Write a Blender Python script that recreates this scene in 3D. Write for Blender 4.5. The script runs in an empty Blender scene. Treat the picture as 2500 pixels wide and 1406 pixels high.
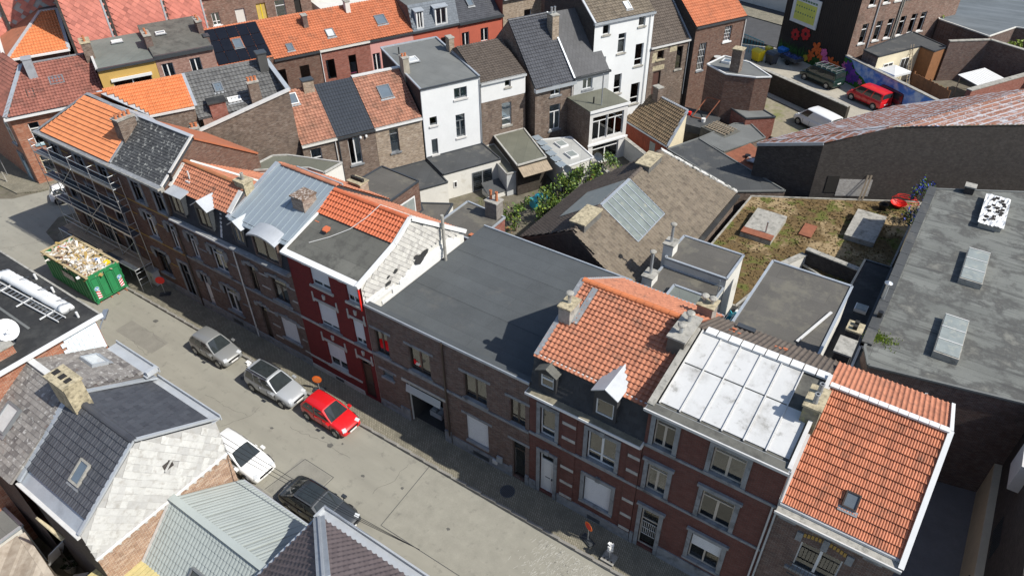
import bpy, math, random
from mathutils import Vector, Matrix
random.seed(11)
S = bpy.context.scene
COL = S.collection
R = math.radians

# ---------------------------------------------------------------- camera
def cam_basis(pitch, roll, yaw):
    cp, sp = math.cos(pitch), math.sin(pitch)
    fw = Vector((math.sin(yaw)*cp, math.cos(yaw)*cp, -sp))
    r = Vector((math.cos(yaw), -math.sin(yaw), 0))
    u = r.cross(fw)
    return (math.cos(roll)*r+math.sin(roll)*u, -math.sin(roll)*r+math.cos(roll)*u, fw)
CAMLOC = Vector((0, -20.4, 33.0))
cr, cu, cf = cam_basis(R(38.133), R(-0.7514), R(-34.669))
cd = bpy.data.cameras.new('camera')
cd.sensor_width = 36; cd.lens = 36*1740/2500; cd.clip_start = .5; cd.clip_end = 1000
cam = bpy.data.objects.new('camera', cd); COL.objects.link(cam)
m = Matrix((cr, cu, -cf)).transposed().to_4x4(); m.translation = CAMLOC
cam.matrix_world = m
S.camera = cam

# ---------------------------------------------------------------- sky, sun, exposure
w = bpy.data.worlds.new('World'); S.world = w; w.use_nodes = True
nt = w.node_tree; bg = nt.nodes['Background']
sky = nt.nodes.new('ShaderNodeTexSky'); sky.sky_type = 'NISHITA'; sky.sun_disc = False
SUNV = Vector((.93, .14, 1.0)).normalized()
sky.sun_elevation = math.asin(SUNV.z); sky.sun_rotation = math.atan2(SUNV.x, SUNV.y)
nt.links.new(sky.outputs[0], bg.inputs[0]); bg.inputs[1].default_value = .115
sl = bpy.data.lights.new('sun', 'SUN'); sl.energy = 4.5; sl.angle = R(.53); sl.color = (1, .96, .88)
so = bpy.data.objects.new('sun', sl); COL.objects.link(so); so.location = (30, 10, 60)
so.rotation_euler = SUNV.to_track_quat('Z', 'Y').to_euler()
S.view_settings.view_transform = 'Standard'; S.view_settings.look = 'None'
S.view_settings.exposure = 0.33; S.view_settings.gamma = 1
S.render.engine = 'CYCLES'
S.cycles.max_bounces = 6; S.cycles.transparent_max_bounces = 8

# ---------------------------------------------------------------- materials
MATS = {}
def newmat(name):
    m = bpy.data.materials.new(name); m.use_nodes = True
    MATS[name] = m
    return m, m.node_tree, m.node_tree.nodes['Principled BSDF']
def rgb(c): return (c[0], c[1], c[2], 1)
def mixc(nt, fac, a, b, mode='MIX'):
    n = nt.nodes.new('ShaderNodeMix'); n.data_type = 'RGBA'; n.blend_type = mode
    for sock, v in ((0, fac), (6, a), (7, b)):
        if hasattr(v, 'is_linked') or isinstance(v, bpy.types.NodeSocket): nt.links.new(v, n.inputs[sock])
        else: n.inputs[sock].default_value = v
    return n.outputs[2]
def math_n(nt, op, a, b=0.0, c=None):
    n = nt.nodes.new('ShaderNodeMath'); n.operation = op
    for i, v in enumerate((a, b, c)):
        if v is None: continue
        if isinstance(v, bpy.types.NodeSocket): nt.links.new(v, n.inputs[i])
        else: n.inputs[i].default_value = v
    return n.outputs[0]
def noise(nt, vec, scale, detail=5, rough=.6):
    n = nt.nodes.new('ShaderNodeTexNoise'); n.inputs['Scale'].default_value = scale
    n.inputs['Detail'].default_value = detail; n.inputs['Roughness'].default_value = rough
    nt.links.new(vec, n.inputs['Vector']); return n.outputs[0]
def ramp(nt, v, a, b):
    n = nt.nodes.new('ShaderNodeMapRange'); n.clamp = True
    nt.links.new(v, n.inputs[0]); n.inputs[1].default_value = a; n.inputs[2].default_value = b
    return n.outputs[0]
def pos(nt): return nt.nodes.new('ShaderNodeNewGeometry').outputs['Position']
def wallvec(nt):
    tc = nt.nodes.new('ShaderNodeTexCoord'); s = nt.nodes.new('ShaderNodeSeparateXYZ')
    nt.links.new(tc.outputs['Object'], s.inputs[0])
    c = nt.nodes.new('ShaderNodeCombineXYZ')
    nt.links.new(math_n(nt, 'ADD', s.outputs[0], s.outputs[1]), c.inputs[0]); nt.links.new(s.outputs[2], c.inputs[1])
    return c.outputs[0]
def flatvec(nt, rot=0, sx=1, sy=1):
    mp = nt.nodes.new('ShaderNodeMapping'); mp.inputs['Rotation'].default_value[2] = rot
    mp.inputs['Scale'].default_value = (sx, sy, 1)
    nt.links.new(pos(nt), mp.inputs[0]); return mp.outputs[0]
def bumpn(nt, h, strength, dist, bs):
    b = nt.nodes.new('ShaderNodeBump'); b.inputs['Strength'].default_value = strength
    b.inputs['Distance'].default_value = dist; nt.links.new(h, b.inputs['Height'])
    nt.links.new(b.outputs[0], bs.inputs['Normal'])
def plain(name, c, rough=.8, var=.2, ns=1.2, metal=0, bump=.15, bs=30, rnd=0, stain=None, coat=0, island=True, streak=None, spec=.5):
    """colour with large and small noise, optional per-piece variation and stains (colour, lo, hi, scale)"""
    m, nt, b = newmat(name)
    p = pos(nt)
    n1 = noise(nt, p, ns, 6); n2 = noise(nt, p, ns*9, 4)
    f = math_n(nt, 'ADD', math_n(nt, 'MULTIPLY', n1, .65), math_n(nt, 'MULTIPLY', n2, .35))
    lo = tuple(x*(1-var) for x in c); hi = tuple(min(1, x*(1+var)) for x in c)
    col = mixc(nt, ramp(nt, f, .33, .67), rgb(lo), rgb(hi))
    if rnd:
        o = nt.nodes.new('ShaderNodeObjectInfo').outputs['Random']
        g = nt.nodes.new('ShaderNodeNewGeometry').outputs['Random Per Island']
        r = math_n(nt, 'FRACT', math_n(nt, 'ADD', math_n(nt, 'MULTIPLY', o, 7.31), g))
        col = mixc(nt, math_n(nt, 'MULTIPLY', math_n(nt, 'POWER', r, 2.0), rnd), col, rgb((c[0]*.35, c[1]*.33, c[2]*.36)))
        r2 = math_n(nt, 'FRACT', math_n(nt, 'MULTIPLY', r, 17.7))
        col = mixc(nt, math_n(nt, 'MULTIPLY', r2, rnd*.55), col, rgb(tuple(min(1, x*1.45+.02) for x in c)))
    if stain:
        for (sc, lo_, hi_, ss) in (stain if isinstance(stain, list) else [stain]):
            col = mixc(nt, ramp(nt, noise(nt, p, ss, 7, .65), lo_, hi_), col, rgb(sc))
    if streak:
        sc, sx, sy, lo_, hi_, rot = streak
        col = mixc(nt, ramp(nt, noise(nt, flatvec(nt, rot, sx, sy), 1.0, 5, .6), lo_, hi_), col, rgb(sc))
    nt.links.new(col, b.inputs['Base Color'])
    b.inputs['Roughness'].default_value = rough; b.inputs['Metallic'].default_value = metal
    b.inputs['Coat Weight'].default_value = coat; b.inputs['Specular IOR Level'].default_value = spec
    if bump: bumpn(nt, noise(nt, p, bs, 4), bump, .02, b)
    return m
def brick(name, c1, c2, mortar, w=.215, h=.068, mort=.012, grime=(.03, .025, .02), gl=.55, gh=.85, rough=.9, ms=1.0, gs=.5, sp=.3):
    m, nt, b = newmat(name)
    v = wallvec(nt); p = pos(nt)
    t = nt.nodes.new('ShaderNodeTexBrick'); nt.links.new(v, t.inputs['Vector'])
    t.inputs['Color1'].default_value = rgb(c1); t.inputs['Color2'].default_value = rgb(c2)
    t.inputs['Mortar'].default_value = rgb(mortar)
    t.inputs['Scale'].default_value = 1; t.inputs['Mortar Size'].default_value = mort; t.inputs['Mortar Smooth'].default_value = .3
    t.inputs['Brick Width'].default_value = w; t.inputs['Row Height'].default_value = h; t.inputs['Bias'].default_value = 0
    col = t.outputs[0]
    n1 = noise(nt, p, 2.5, 6)
    col = mixc(nt, math_n(nt, 'MULTIPLY', ramp(nt, n1, .4, .65), .5), col, rgb(tuple(x*.55 for x in c1)))
    mp = nt.nodes.new('ShaderNodeMapping'); mp.inputs['Scale'].default_value = (1/w, 1/h, 1); nt.links.new(v, mp.inputs[0])
    wn = nt.nodes.new('ShaderNodeTexWhiteNoise'); wn.noise_dimensions = '2D'
    fl = nt.nodes.new('ShaderNodeVectorMath'); fl.operation = 'FLOOR'; nt.links.new(mp.outputs[0], fl.inputs[0]); nt.links.new(fl.outputs[0], wn.inputs[0])
    col = mixc(nt, math_n(nt, 'MULTIPLY', ramp(nt, wn.outputs[0], .7, .97), sp), col, rgb(tuple(min(1, x*1.25+.02) for x in mortar)))
    col = mixc(nt, math_n(nt, 'MULTIPLY', ramp(nt, wn.outputs[0], .3, .1), sp), col, rgb(tuple(x*.4 for x in c2)))
    col = mixc(nt, math_n(nt, 'MULTIPLY', ramp(nt, noise(nt, p, gs, 5), gl, gh), .7), col, rgb(grime))
    nt.links.new(col, b.inputs['Base Color']); b.inputs['Roughness'].default_value = rough
    bumpn(nt, math_n(nt, 'ADD', math_n(nt, 'MULTIPLY', math_n(nt, 'SUBTRACT', 1, t.outputs[1]), 1.0), math_n(nt, 'MULTIPLY', noise(nt, p, 40, 3), .4)), .5, .012, b)
    return m
def felt(name, c, seam=None, sw=1.0, sl=8.0, rot=0, patch=None, patch2=None, rough=.85, var=.18, ns=.5, streak=None):
    """roofing felt: strips with thin lapped seams, weather patches"""
    m, nt, b = newmat(name)
    p = pos(nt)
    n1 = noise(nt, p, ns, 6); n2 = noise(nt, p, 14, 4)
    f = math_n(nt, 'ADD', math_n(nt, 'MULTIPLY', n1, .6), math_n(nt, 'MULTIPLY', n2, .4))
    col = mixc(nt, ramp(nt, f, .34, .66), rgb(tuple(x*(1-var) for x in c)), rgb(tuple(x*(1+var) for x in c)))
    t = nt.nodes.new('ShaderNodeTexBrick'); nt.links.new(flatvec(nt, rot), t.inputs['Vector'])
    t.inputs['Color1'].default_value = (.86, .86, .86, 1); t.inputs['Color2'].default_value = (1.1, 1.1, 1.1, 1); t.inputs['Mortar'].default_value = (.55, .55, .55, 1)
    t.inputs['Scale'].default_value = 1; t.inputs['Mortar Size'].default_value = .014; t.inputs['Brick Width'].default_value = sl; t.inputs['Row Height'].default_value = sw
    col = mixc(nt, 1.0 if seam is None else seam, col, t.outputs[0], 'MULTIPLY')
    for pt in (patch, patch2):
        if pt:
            pc, lo, hi, ss = pt
            col = mixc(nt, ramp(nt, noise(nt, p, ss, 8, .68), lo-.03, hi-.08), col, rgb(pc))
    if streak:
        sc, sx, sy, lo_, hi_, srot = streak
        col = mixc(nt, ramp(nt, noise(nt, flatvec(nt, srot, sx, sy), 1.0, 6, .65), lo_, hi_), col, rgb(sc))
    nt.links.new(col, b.inputs['Base Color']); b.inputs['Roughness'].default_value = rough
    bumpn(nt, math_n(nt, 'ADD', n2, math_n(nt, 'MULTIPLY', t.outputs[1], -1.0)), .25, .01, b)
    return m
def glassmat(name, tint=(.75, .8, .82), rough=.02, refl=.12):
    m, nt, b = newmat(name)
    nt.nodes.remove(b)
    out = nt.nodes['Material Output']
    tr = nt.nodes.new('ShaderNodeBsdfTransparent'); tr.inputs[0].default_value = rgb(tint)
    gl = nt.nodes.new('ShaderNodeBsdfGlossy'); gl.inputs['Roughness'].default_value = rough; gl.inputs[0].default_value = (.9, .93, .95, 1)
    lw = nt.nodes.new('ShaderNodeFresnel'); lw.inputs[0].default_value = 1.5
    f = math_n(nt, 'ADD', lw.outputs[0], refl)
    mx = nt.nodes.new('ShaderNodeMixShader')
    nt.links.new(f, mx.inputs[0]); nt.links.new(tr.outputs[0], mx.inputs[1]); nt.links.new(gl.outputs[0], mx.inputs[2])
    nt.links.new(mx.outputs[0], out.inputs[0])
    return m

BR_DARK = brick('brick_brown_dark', (.15, .075, .055), (.08, .046, .04), (.2, .18, .16), gl=.6, sp=.2)
BR_RED = brick('brick_red', (.15, .042, .032), (.1, .03, .024), (.12, .08, .066), gl=.6, sp=.12)
BR_PAINT = brick('brick_painted_red', (.19, .016, .016), (.15, .012, .013), (.11, .008, .009), gl=.62, gh=.95, sp=.06)
BR_BROWN = brick('brick_brown', (.165, .105, .074), (.095, .06, .046), (.27, .23, .19), gl=.5)
BR_BROWN2 = brick('brick_chestnut', (.17, .075, .047), (.11, .047, .033), (.16, .135, .11))
BR_TAN = brick('brick_tan', (.33, .24, .16), (.2, .14, .1), (.45, .4, .33), gl=.62)
BR_BLACK = brick('brick_soot', (.05, .041, .037), (.028, .023, .022), (.085, .075, .066), gl=.55, sp=.2)
BR_ORANGE = brick('brick_orange', (.42, .13, .06), (.3, .09, .045), (.36, .27, .2), gl=.65, gh=1)
BR_BRIGHT = brick('brick_rose', (.3, .09, .06), (.22, .065, .045), (.25, .15, .12), gl=.65, gh=1)
BR_PINK = brick('brick_pink', (.33, .17, .13), (.27, .13, .1), (.33, .25, .21), gl=.7, gh=1)
BR_PINKISH = brick('brick_weathered_pink', (.24, .12, .085), (.16, .085, .06), (.27, .23, .19), gl=.5)
BR_WALL = brick('brick_gable_orange', (.42, .23, .13), (.26, .13, .08), (.5, .44, .36), gl=.66, gh=1)
BR_MOSSY = brick('brick_mossy', (.06, .04, .03), (.035, .026, .02), (.06, .055, .045), grime=(.02, .025, .012), gl=.4, gh=.8)
STONE = plain('bluestone', (.22, .23, .24), .75, .25, 2.5, stain=((.045, .05, .055), .52, .75, 1.6))
STONE_L = plain('pale_stone', (.4, .39, .36), .8, .2, 2.5, stain=((.13, .125, .115), .55, .8, 1.6))
CONC = plain('concrete', (.33, .315, .28), .9, .25, 2, stain=((.1, .1, .085), .5, .75, 3.0), bump=.3)
CONC_Y = plain('concrete_lichen', (.42, .36, .24), .95, .3, 3, stain=((.14, .12, .08), .45, .7, 5.0), bump=.4)
WHITE = plain('white_paint', (.66, .66, .65), .5, .05, 2, bump=.02)
WHITE_W = plain('white_weathered', (.56, .55, .53), .6, .12, 2, stain=((.3, .28, .25), .6, .82, 2.0), bump=.05)
RENDER_W = plain('white_render', (.66, .67, .67), .85, .05, .7, bump=.06)
RENDER_D = plain('white_render_dirty', (.6, .585, .54), .9, .08, 1, stain=((.36, .32, .25), .58, .85, .9), bump=.12)
RENDER_G = plain('grey_render', (.45, .46, .46), .9, .12, 1)
YELLOW = plain('ochre_render', (.5, .32, .09), .85, .08, 1)
TERRA = plain('terracotta_render', (.42, .1, .06), .85, .1, 1)
ROSE = plain('rose_render', (.55, .27, .24), .85, .08, 1)
CREAM = plain('cream_render', (.6, .53, .38), .85, .1, 1)
BROWNF = plain('brown_frame', (.05, .035, .027), .4, .15, 3, bump=.02)
BEIGEF = plain('beige_frame', (.45, .4, .34), .4, .1, 3, bump=.02)
GREYF = plain('grey_frame', (.16, .17, .18), .4, .1, 3, bump=.02)
ANTHF = plain('anthracite_trim', (.045, .05, .056), .45, .15, 3, bump=.03)
ZINC = plain('zinc', (.42, .45, .48), .45, .12, 1.5, metal=.35, bump=.04, stain=((.25, .27, .29), .55, .85, 1.1))
ZINC_W = plain('zinc_bright', (.46, .48, .5), .42, .1, 1.5, metal=.25, bump=.04, stain=((.35, .36, .37), .6, .85, 1.7))
ZINC_P = plain('zinc_sheet_blue', (.27, .315, .35), .5, .06, .8, metal=.2, bump=.02)
LEAD = plain('lead_flashing', (.28, .29, .3), .55, .25, 2.5, metal=.3, stain=((.55, .56, .57), .55, .75, 4))
STEEL = plain('galvanised_steel', (.5, .52, .54), .4, .15, 6, metal=.75, bump=0)
STEEL_D = plain('dark_steel', (.09, .1, .115), .5, .2, 4, metal=.4, bump=.05)
BLACKP = plain('black_plastic', (.012, .012, .013), .45, .2, 5, bump=.02)
SHUTTER = plain('roller_shutter', (.62, .63, .64), .5, .04, 2, bump=.02)
CURTAIN = plain('net_curtain', (.62, .62, .6), .9, .12, 6, bump=.1)
CURT_T = plain('tan_blind', (.42, .33, .22), .9, .1, 3, bump=.05)
CURT_B = plain('blue_curtain', (.06, .12, .22), .9, .2, 6)
RED_C = plain('red_cloth', (.75, .02, .025), .8, .08, 6)
DARKROOM = plain('dark_interior', (.02, .018, .016), .9, .2, 1)
GLASS = glassmat('window_glass')
GLASS_D = glassmat('window_glass_dark', (.35, .38, .4), .02, .06)
GLASS_M = plain('frosted_glass', (.24, .265, .255), .45, .15, 2, bump=.02, stain=((.38, .38, .32), .52, .75, 3))
GLASS_CAR = glassmat('car_glass', (.25, .28, .28), .01, .04)
ORANGE_T = plain('tile_orange_new', (.6, .21, .08), .65, .1, .8, rnd=.22)
ORANGE_W = plain('tile_orange_worn', (.44, .145, .066), .8, .16, .7, rnd=.3, stain=((.22, .1, .06), .55, .8, .9))
TERRA_T = plain('tile_terracotta', (.42, .165, .092), .8, .15, 1.2, rnd=.4, stain=((.12, .075, .055), .56, .78, 1.3))
TERRA_M = plain('tile_terracotta_mixed', (.5, .18, .092), .75, .18, 1.2, rnd=.5, stain=((.16, .08, .05), .56, .78, 1.6))
RED_T = plain('tile_red_old', (.26, .1, .073), .85, .2, .8, rnd=.45, stain=((.1, .05, .04), .52, .8, .7))
REDBR_T = plain('tile_redbrown', (.33, .155, .1), .85, .2, .8, rnd=.5, stain=((.13, .08, .055), .5, .78, 1.2))
BROWN_T = plain('tile_brown_mossy', (.165, .135, .1), .92, .25, .8, rnd=.55, stain=[((.07, .06, .045), .52, .75, 1.6), ((.26, .23, .17), .6, .78, 5)])
BROWN_D = plain('tile_brown_dark', (.1, .08, .065), .9, .2, .8, rnd=.4)
GREY_T = plain('tile_grey_cement', (.12, .12, .118), .9, .2, .8, rnd=.4, stain=((.06, .06, .06), .5, .75, 1.3))
MOSSBR_T = plain('tile_brown_yellowed', (.2, .14, .08), .9, .25, .8, rnd=.55, stain=((.1, .085, .05), .5, .75, 2.2))
ANTH_T = plain('tile_anthracite', (.06, .063, .072), .5, .12, 1, rnd=.4)
ANTH_B = plain('tile_metal_dark', (.035, .04, .048), .4, .1, 1, rnd=.1, bump=.03)
PURPLE_T = plain('tile_purple_brown', (.1, .08, .082), .6, .15, 1, rnd=.3)
SLATE_D = plain('slate_dark', (.062, .063, .064), .75, .25, 2, rnd=.6, stain=((.3, .3, .28), .56, .62, 3.4))
SLATE_M = plain('slate_mansard', (.032, .033, .036), .7, .2, 2, rnd=.5)
SLATE_G = plain('slate_grey_lichen', (.2, .185, .17), .9, .25, 2, rnd=.85, stain=[((.42, .41, .39), .56, .66, 5.5), ((.12, .05, .03), .6, .72, 1.1)])
SLATE_BL = plain('slate_blue', (.13, .15, .175), .7, .15, 2, rnd=.3)
ASB_W = plain('shingle_white', (.52, .515, .49), .85, .1, 2, rnd=.32, stain=((.36, .34, .31), .5, .72, 3.5))
ASB_C = plain('shingle_cream', (.47, .455, .42), .85, .12, 2, rnd=.55, stain=((.3, .28, .24), .55, .8, 2.0))
ASB_R = plain('shingle_red', (.56, .2, .15), .85, .15, 1, rnd=.6)
GREEN_T = plain('roof_sage_green', (.35, .385, .37), .55, .06, 1, rnd=.08, bump=.03)
YELLOWSH = plain('corrugated_yellowed', (.5, .43, .2), .7, .15, 1.5)
FELT_BLUE = felt('felt_blue_grey', (.066, .073, .077), .55, 1.0, 9, 0.0, patch=((.1, .098, .092), .62, .84, .33))
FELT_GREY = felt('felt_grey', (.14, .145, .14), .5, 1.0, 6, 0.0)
FELT_OLD = felt('felt_weathered', (.115, .113, .098), .7, .9, 6, .0, patch=((.07, .068, .06), .5, .7, 1.2))
FELT_GREEN = felt('felt_green_grey', (.145, .16, .145), .5, 1.0, 5, R(63.5))
FELT_BROWN = felt('felt_brown_grey', (.095, .088, .077), .5, 1.0, 6, 0.0, patch=((.135, .125, .1), .55, .72, .7))
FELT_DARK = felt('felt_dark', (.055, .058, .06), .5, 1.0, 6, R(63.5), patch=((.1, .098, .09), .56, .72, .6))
FELT_FACT = felt('felt_factory', (.15, .155, .142), 1.0, .95, 30, 0.0, patch=((.075, .075, .07), .5, .64, .6), patch2=((.18, .178, .155), .6, .78, .6), streak=((.06, .06, .057), .22, 2.0, .52, .66, 0))
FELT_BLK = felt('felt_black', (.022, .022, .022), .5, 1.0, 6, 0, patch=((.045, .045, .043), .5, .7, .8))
FELT_LIGHT = felt('felt_light', (.36, .36, .34), .4, 1.0, 6, R(63.5))
FELT_OLIVE = felt('felt_olive', (.125, .125, .095), .5, 1.0, 6, R(63.5))
MOSS = plain('roof_moss', (.12, .078, .03), .97, .55, 3.0, bump=.8, bs=14, stain=[((.3, .22, .12), .5, .6, .3), ((.1, .105, .02), .53, .6, .8)])
ROOF_WHITE = plain('white_coated_panel', (.55, .55, .54), .6, .05, 1.2, bump=.04, stain=[((.36, .35, .33), .5, .74, 1.1), ((.22, .215, .195), .6, .75, 2.2)])
def rusty():
    m, nt, b = newmat('rusty_corrugated'); p = pos(nt); v = flatvec(nt, R(-60))
    t = nt.nodes.new('ShaderNodeTexBrick'); nt.links.new(v, t.inputs['Vector'])
    for k_, c_ in (('Color1', (.19, .075, .042)), ('Color2', (.25, .11, .07)), ('Mortar', (.36, .37, .4))): t.inputs[k_].default_value = rgb(c_)
    t.inputs['Scale'].default_value = 1; t.inputs['Mortar Size'].default_value = .12; t.inputs['Mortar Smooth'].default_value = 1.0; t.inputs['Brick Width'].default_value = 3.1; t.inputs['Row Height'].default_value = .6
    col = mixc(nt, ramp(nt, noise(nt, p, .45, 6, .65), .55, .66), t.outputs[0], rgb((.36, .37, .4)))
    col = mixc(nt, ramp(nt, noise(nt, p, 2.2, 7, .75), .54, .62), col, rgb((.36, .37, .4)))
    col = mixc(nt, ramp(nt, noise(nt, p, 1.4, 5, .7), .6, .66), col, rgb((.1, .1, .11)))
    nt.links.new(col, b.inputs['Base Color']); b.inputs['Roughness'].default_value = .75; return m
RUST = rusty()
RUST2 = plain('rusty_sheet', (.24, .085, .045), .85, .3, 2.0, bump=.2)
def asphalt():
    m, nt, b = newmat('asphalt_worn')
    p = pos(nt)
    n1 = noise(nt, flatvec(nt, 0, .12, .8), 1.2, 6); n2 = noise(nt, p, 60, 3); n3 = noise(nt, p, .6, 6)
    f = math_n(nt, 'ADD', math_n(nt, 'ADD', math_n(nt, 'MULTIPLY', n1, .5), math_n(nt, 'MULTIPLY', n2, .22)), math_n(nt, 'MULTIPLY', n3, .28))
    col = mixc(nt, ramp(nt, f, .3, .7), rgb((.215, .206, .174)), rgb((.312, .3, .252)))
    col = mixc(nt, ramp(nt, noise(nt, p, 1.6, 8, .72), .56, .72), col, rgb((.175, .167, .144)))
    nt.links.new(col, b.inputs['Base Color']); b.inputs['Roughness'].default_value = .92
    bumpn(nt, n2, .3, .01, b)
    return m
ASPHALT = asphalt()
ASPHALT_D = plain('asphalt_dark', (.06, .06, .062), .9, .2, 1.2, bump=.3, bs=60)
def paving():
    m, nt, b = newmat('small_block_paving')
    p = pos(nt)
    t = nt.nodes.new('ShaderNodeTexBrick'); nt.links.new(flatvec(nt, R(45)), t.inputs['Vector'])
    t.inputs['Color1'].default_value = rgb((.2, .18, .14)); t.inputs['Color2'].default_value = rgb((.27, .24, .19)); t.inputs['Mortar'].default_value = rgb((.1, .1, .06))
    t.inputs['Scale'].default_value = 1; t.inputs['Mortar Size'].default_value = .012; t.inputs['Brick Width'].default_value = .2; t.inputs['Row Height'].default_value = .1
    col = mixc(nt, ramp(nt, noise(nt, p, 1.1, 6), .45, .75), t.outputs[0], rgb((.13, .12, .09)))
    nt.links.new(col, b.inputs['Base Color']); b.inputs['Roughness'].default_value = .92
    bumpn(nt, math_n(nt, 'MULTIPLY', t.outputs[1], -1), .5, .01, b)
    return m
PAVING = paving()
EARTH = plain('yard_earth', (.13, .115, .085), .95, .35, 1.5, bump=.4, stain=((.08, .09, .03), .55, .72, .8))
COBBLE = plain('cobbled_yard', (.24, .21, .15), .95, .25, 2.5, bump=.6, bs=18, stain=((.13, .15, .03), .5, .7, .45))
LOT = plain('concrete_lot', (.36, .33, .27), .95, .15, 1.2, bump=.2)
KERB = plain('kerb_stone', (.24, .23, .21), .85, .2, 2.5)
WOOD = plain('weathered_wood', (.3, .24, .17), .85, .25, 3, bump=.2)
WOOD_B = plain('brown_wood', (.24, .105, .04), .75, .25, 3, bump=.2, rnd=.35)
WOOD_R = plain('red_wood', (.27, .055, .025), .7, .25, 2, bump=.15, rnd=.3)
LEAF = plain('leaf_green', (.08, .15, .022), .6, .35, 3, bump=0, rnd=.6)
LEAF_L = plain('leaf_bright', (.2, .27, .03), .6, .3, 3, bump=0, rnd=.5)
LEAF_D = plain('leaf_dark', (.02, .04, .012), .7, .35, 3, bump=0, rnd=.5)
LEAF_R = plain('leaf_russet', (.2, .1, .035), .7, .35, 3, bump=0, rnd=.6)
GRASS = plain('grass_dry', (.2, .19, .07), .9, .3, 3, bump=0, rnd=.6)
GREENC = plain('container_green', (.022, .21, .075), .5, .12, 1.5, bump=.05, stain=((.05, .12, .06), .58, .8, 1.6))
TAN = plain('container_inner', (.42, .34, .2), .85, .25, 2)
ORANGE_P = plain('orange_plastic', (.85, .16, .01), .5, .05, 3, bump=0)
REDP = plain('red_plastic', (.75, .02, .012), .5, .05, 3, bump=0)
BLUEP = plain('blue_plastic', (.02, .16, .5), .5, .1, 3, bump=0)
TURQ = plain('turquoise_tarp', (.04, .35, .42), .5, .3, 3, bump=.2)
NAVY = plain('navy_tarp', (.012, .03, .14), .5, .3, 3, bump=.2)
YELP = plain('yellow_plastic', (.72, .55, .02), .5, .06, 3, bump=0)
POT = plain('clay_pot', (.45, .16, .07), .8, .15, 4)

# ---------------------------------------------------------------- mesh helpers
class MB:
    def __init__(s): s.v = []; s.f = []; s.mi = []; s.cur = 0
    def add(s, vs, fs):
        o = len(s.v); s.v += [tuple(p) for p in vs]; s.f += [tuple(i+o for i in f) for f in fs]; s.mi += [s.cur]*len(fs); return s
    def poly(s, *pts): return s.add(pts, [tuple(range(len(pts)))])
    def box(s, x0, x1, y0, y1, z0, z1):
        return s.add([(x0,y0,z0),(x1,y0,z0),(x1,y1,z0),(x0,y1,z0),(x0,y0,z1),(x1,y0,z1),(x1,y1,z1),(x0,y1,z1)],
                     [(0,3,2,1),(4,5,6,7),(0,1,5,4),(1,2,6,5),(2,3,7,6),(3,0,4,7)])
    def obox(s, c, ax, ay, az, hx, hy, hz):
        c = Vector(c); ax, ay, az = Vector(ax)*hx, Vector(ay)*hy, Vector(az)*hz
        P = [c+ax*i+ay*j+az*k for k in (-1, 1) for j in (-1, 1) for i in (-1, 1)]
        return s.add(P, [(0,2,3,1),(4,5,7,6),(0,1,5,4),(1,3,7,5),(3,2,6,7),(2,0,4,6)])
    def bar(s, p, q, w, h=None, up=(0,0,1)):
        p, q = Vector(p), Vector(q); d = (q-p); L = d.length
        if L < 1e-6: return s
        d /= L; upv = Vector(up)
        if abs(d.dot(upv)) > .98: upv = Vector((1,0,0))
        a = d.cross(upv).normalized(); b = a.cross(d)
        return s.obox((p+q)/2, d, a, b, L/2, w/2, (h or w)/2)
    def tube(s, p, q, r, n=8, r2=None, cap=True):
        p, q = Vector(p), Vector(q); d = (q-p).normalized()
        a = d.cross(Vector((0,0,1)) if abs(d.z) < .9 else Vector((1,0,0))).normalized(); b = d.cross(a)
        r2 = r if r2 is None else r2
        vs = []
        for c, rr in ((p, r), (q, r2)):
            for i in range(n):
                t = 2*math.pi*i/n; vs.append(c+a*math.cos(t)*rr+b*math.sin(t)*rr)
        fs = [(i, (i+1) % n, n+(i+1) % n, n+i) for i in range(n)]
        if cap: fs += [tuple(range(n))[::-1], tuple(range(n, 2*n))]
        return s.add(vs, fs)
    def lathe(s, c, prof, n=14):
        c = Vector(c); vs = []; fs = []
        for r, z in prof:
            for i in range(n):
                t = 2*math.pi*i/n; vs.append(c+Vector((r*math.cos(t), r*math.sin(t), z)))
        for k in range(len(prof)-1):
            for i in range(n):
                j = (i+1) % n; fs.append((k*n+i, k*n+j, (k+1)*n+j, (k+1)*n+i))
        fs.append(tuple(range((len(prof)-1)*n, len(prof)*n))); fs.append(tuple(range(n))[::-1])
        return s.add(vs, fs)
    def prism(s, pts, ext):
        n = len(pts); e = Vector(ext); P = [Vector(p) for p in pts]
        return s.add(P+[p+e for p in P], [tuple(range(n)), tuple(range(2*n-1, n-1, -1))]+[(i, n+i, n+(i+1) % n, (i+1) % n) for i in range(n)])
    def mesh(s, name, mats, smooth=False):
        me = bpy.data.meshes.new(name); me.from_pydata(s.v, [], s.f)
        for mt in (mats if isinstance(mats, (list, tuple)) else [mats]): me.materials.append(mt)
        if any(s.mi): me.polygons.foreach_set('material_index', s.mi)
        if smooth: me.polygons.foreach_set('use_smooth', [True]*len(me.polygons))
        me.update(); return me
    def build(s, name, mats, parent=None, label=None, kind=None, smooth=False, cat=None, group=None):
        o = bpy.data.objects.new(name, s.mesh(name, mats, smooth)); COL.objects.link(o)
        if parent: o.parent = parent
        return tag(o, label, cat, group, kind)
def tag(o, label=None, cat=None, group=None, kind=None):
    if label: o['label'] = label
    if cat: o['category'] = cat
    if group: o['group'] = group
    if kind: o['kind'] = kind
    return o
def thing(name, label, cat, loc=(0,0,0), rz=0, group=None):
    o = bpy.data.objects.new(name, None); COL.objects.link(o); o.location = loc; o.rotation_euler = (0,0,rz); o.empty_display_size = .2
    return tag(o, label, cat, group)
def box(name, mat, parent, *b, **k): return MB().box(*b).build(name, mat, parent, **k)

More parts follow.
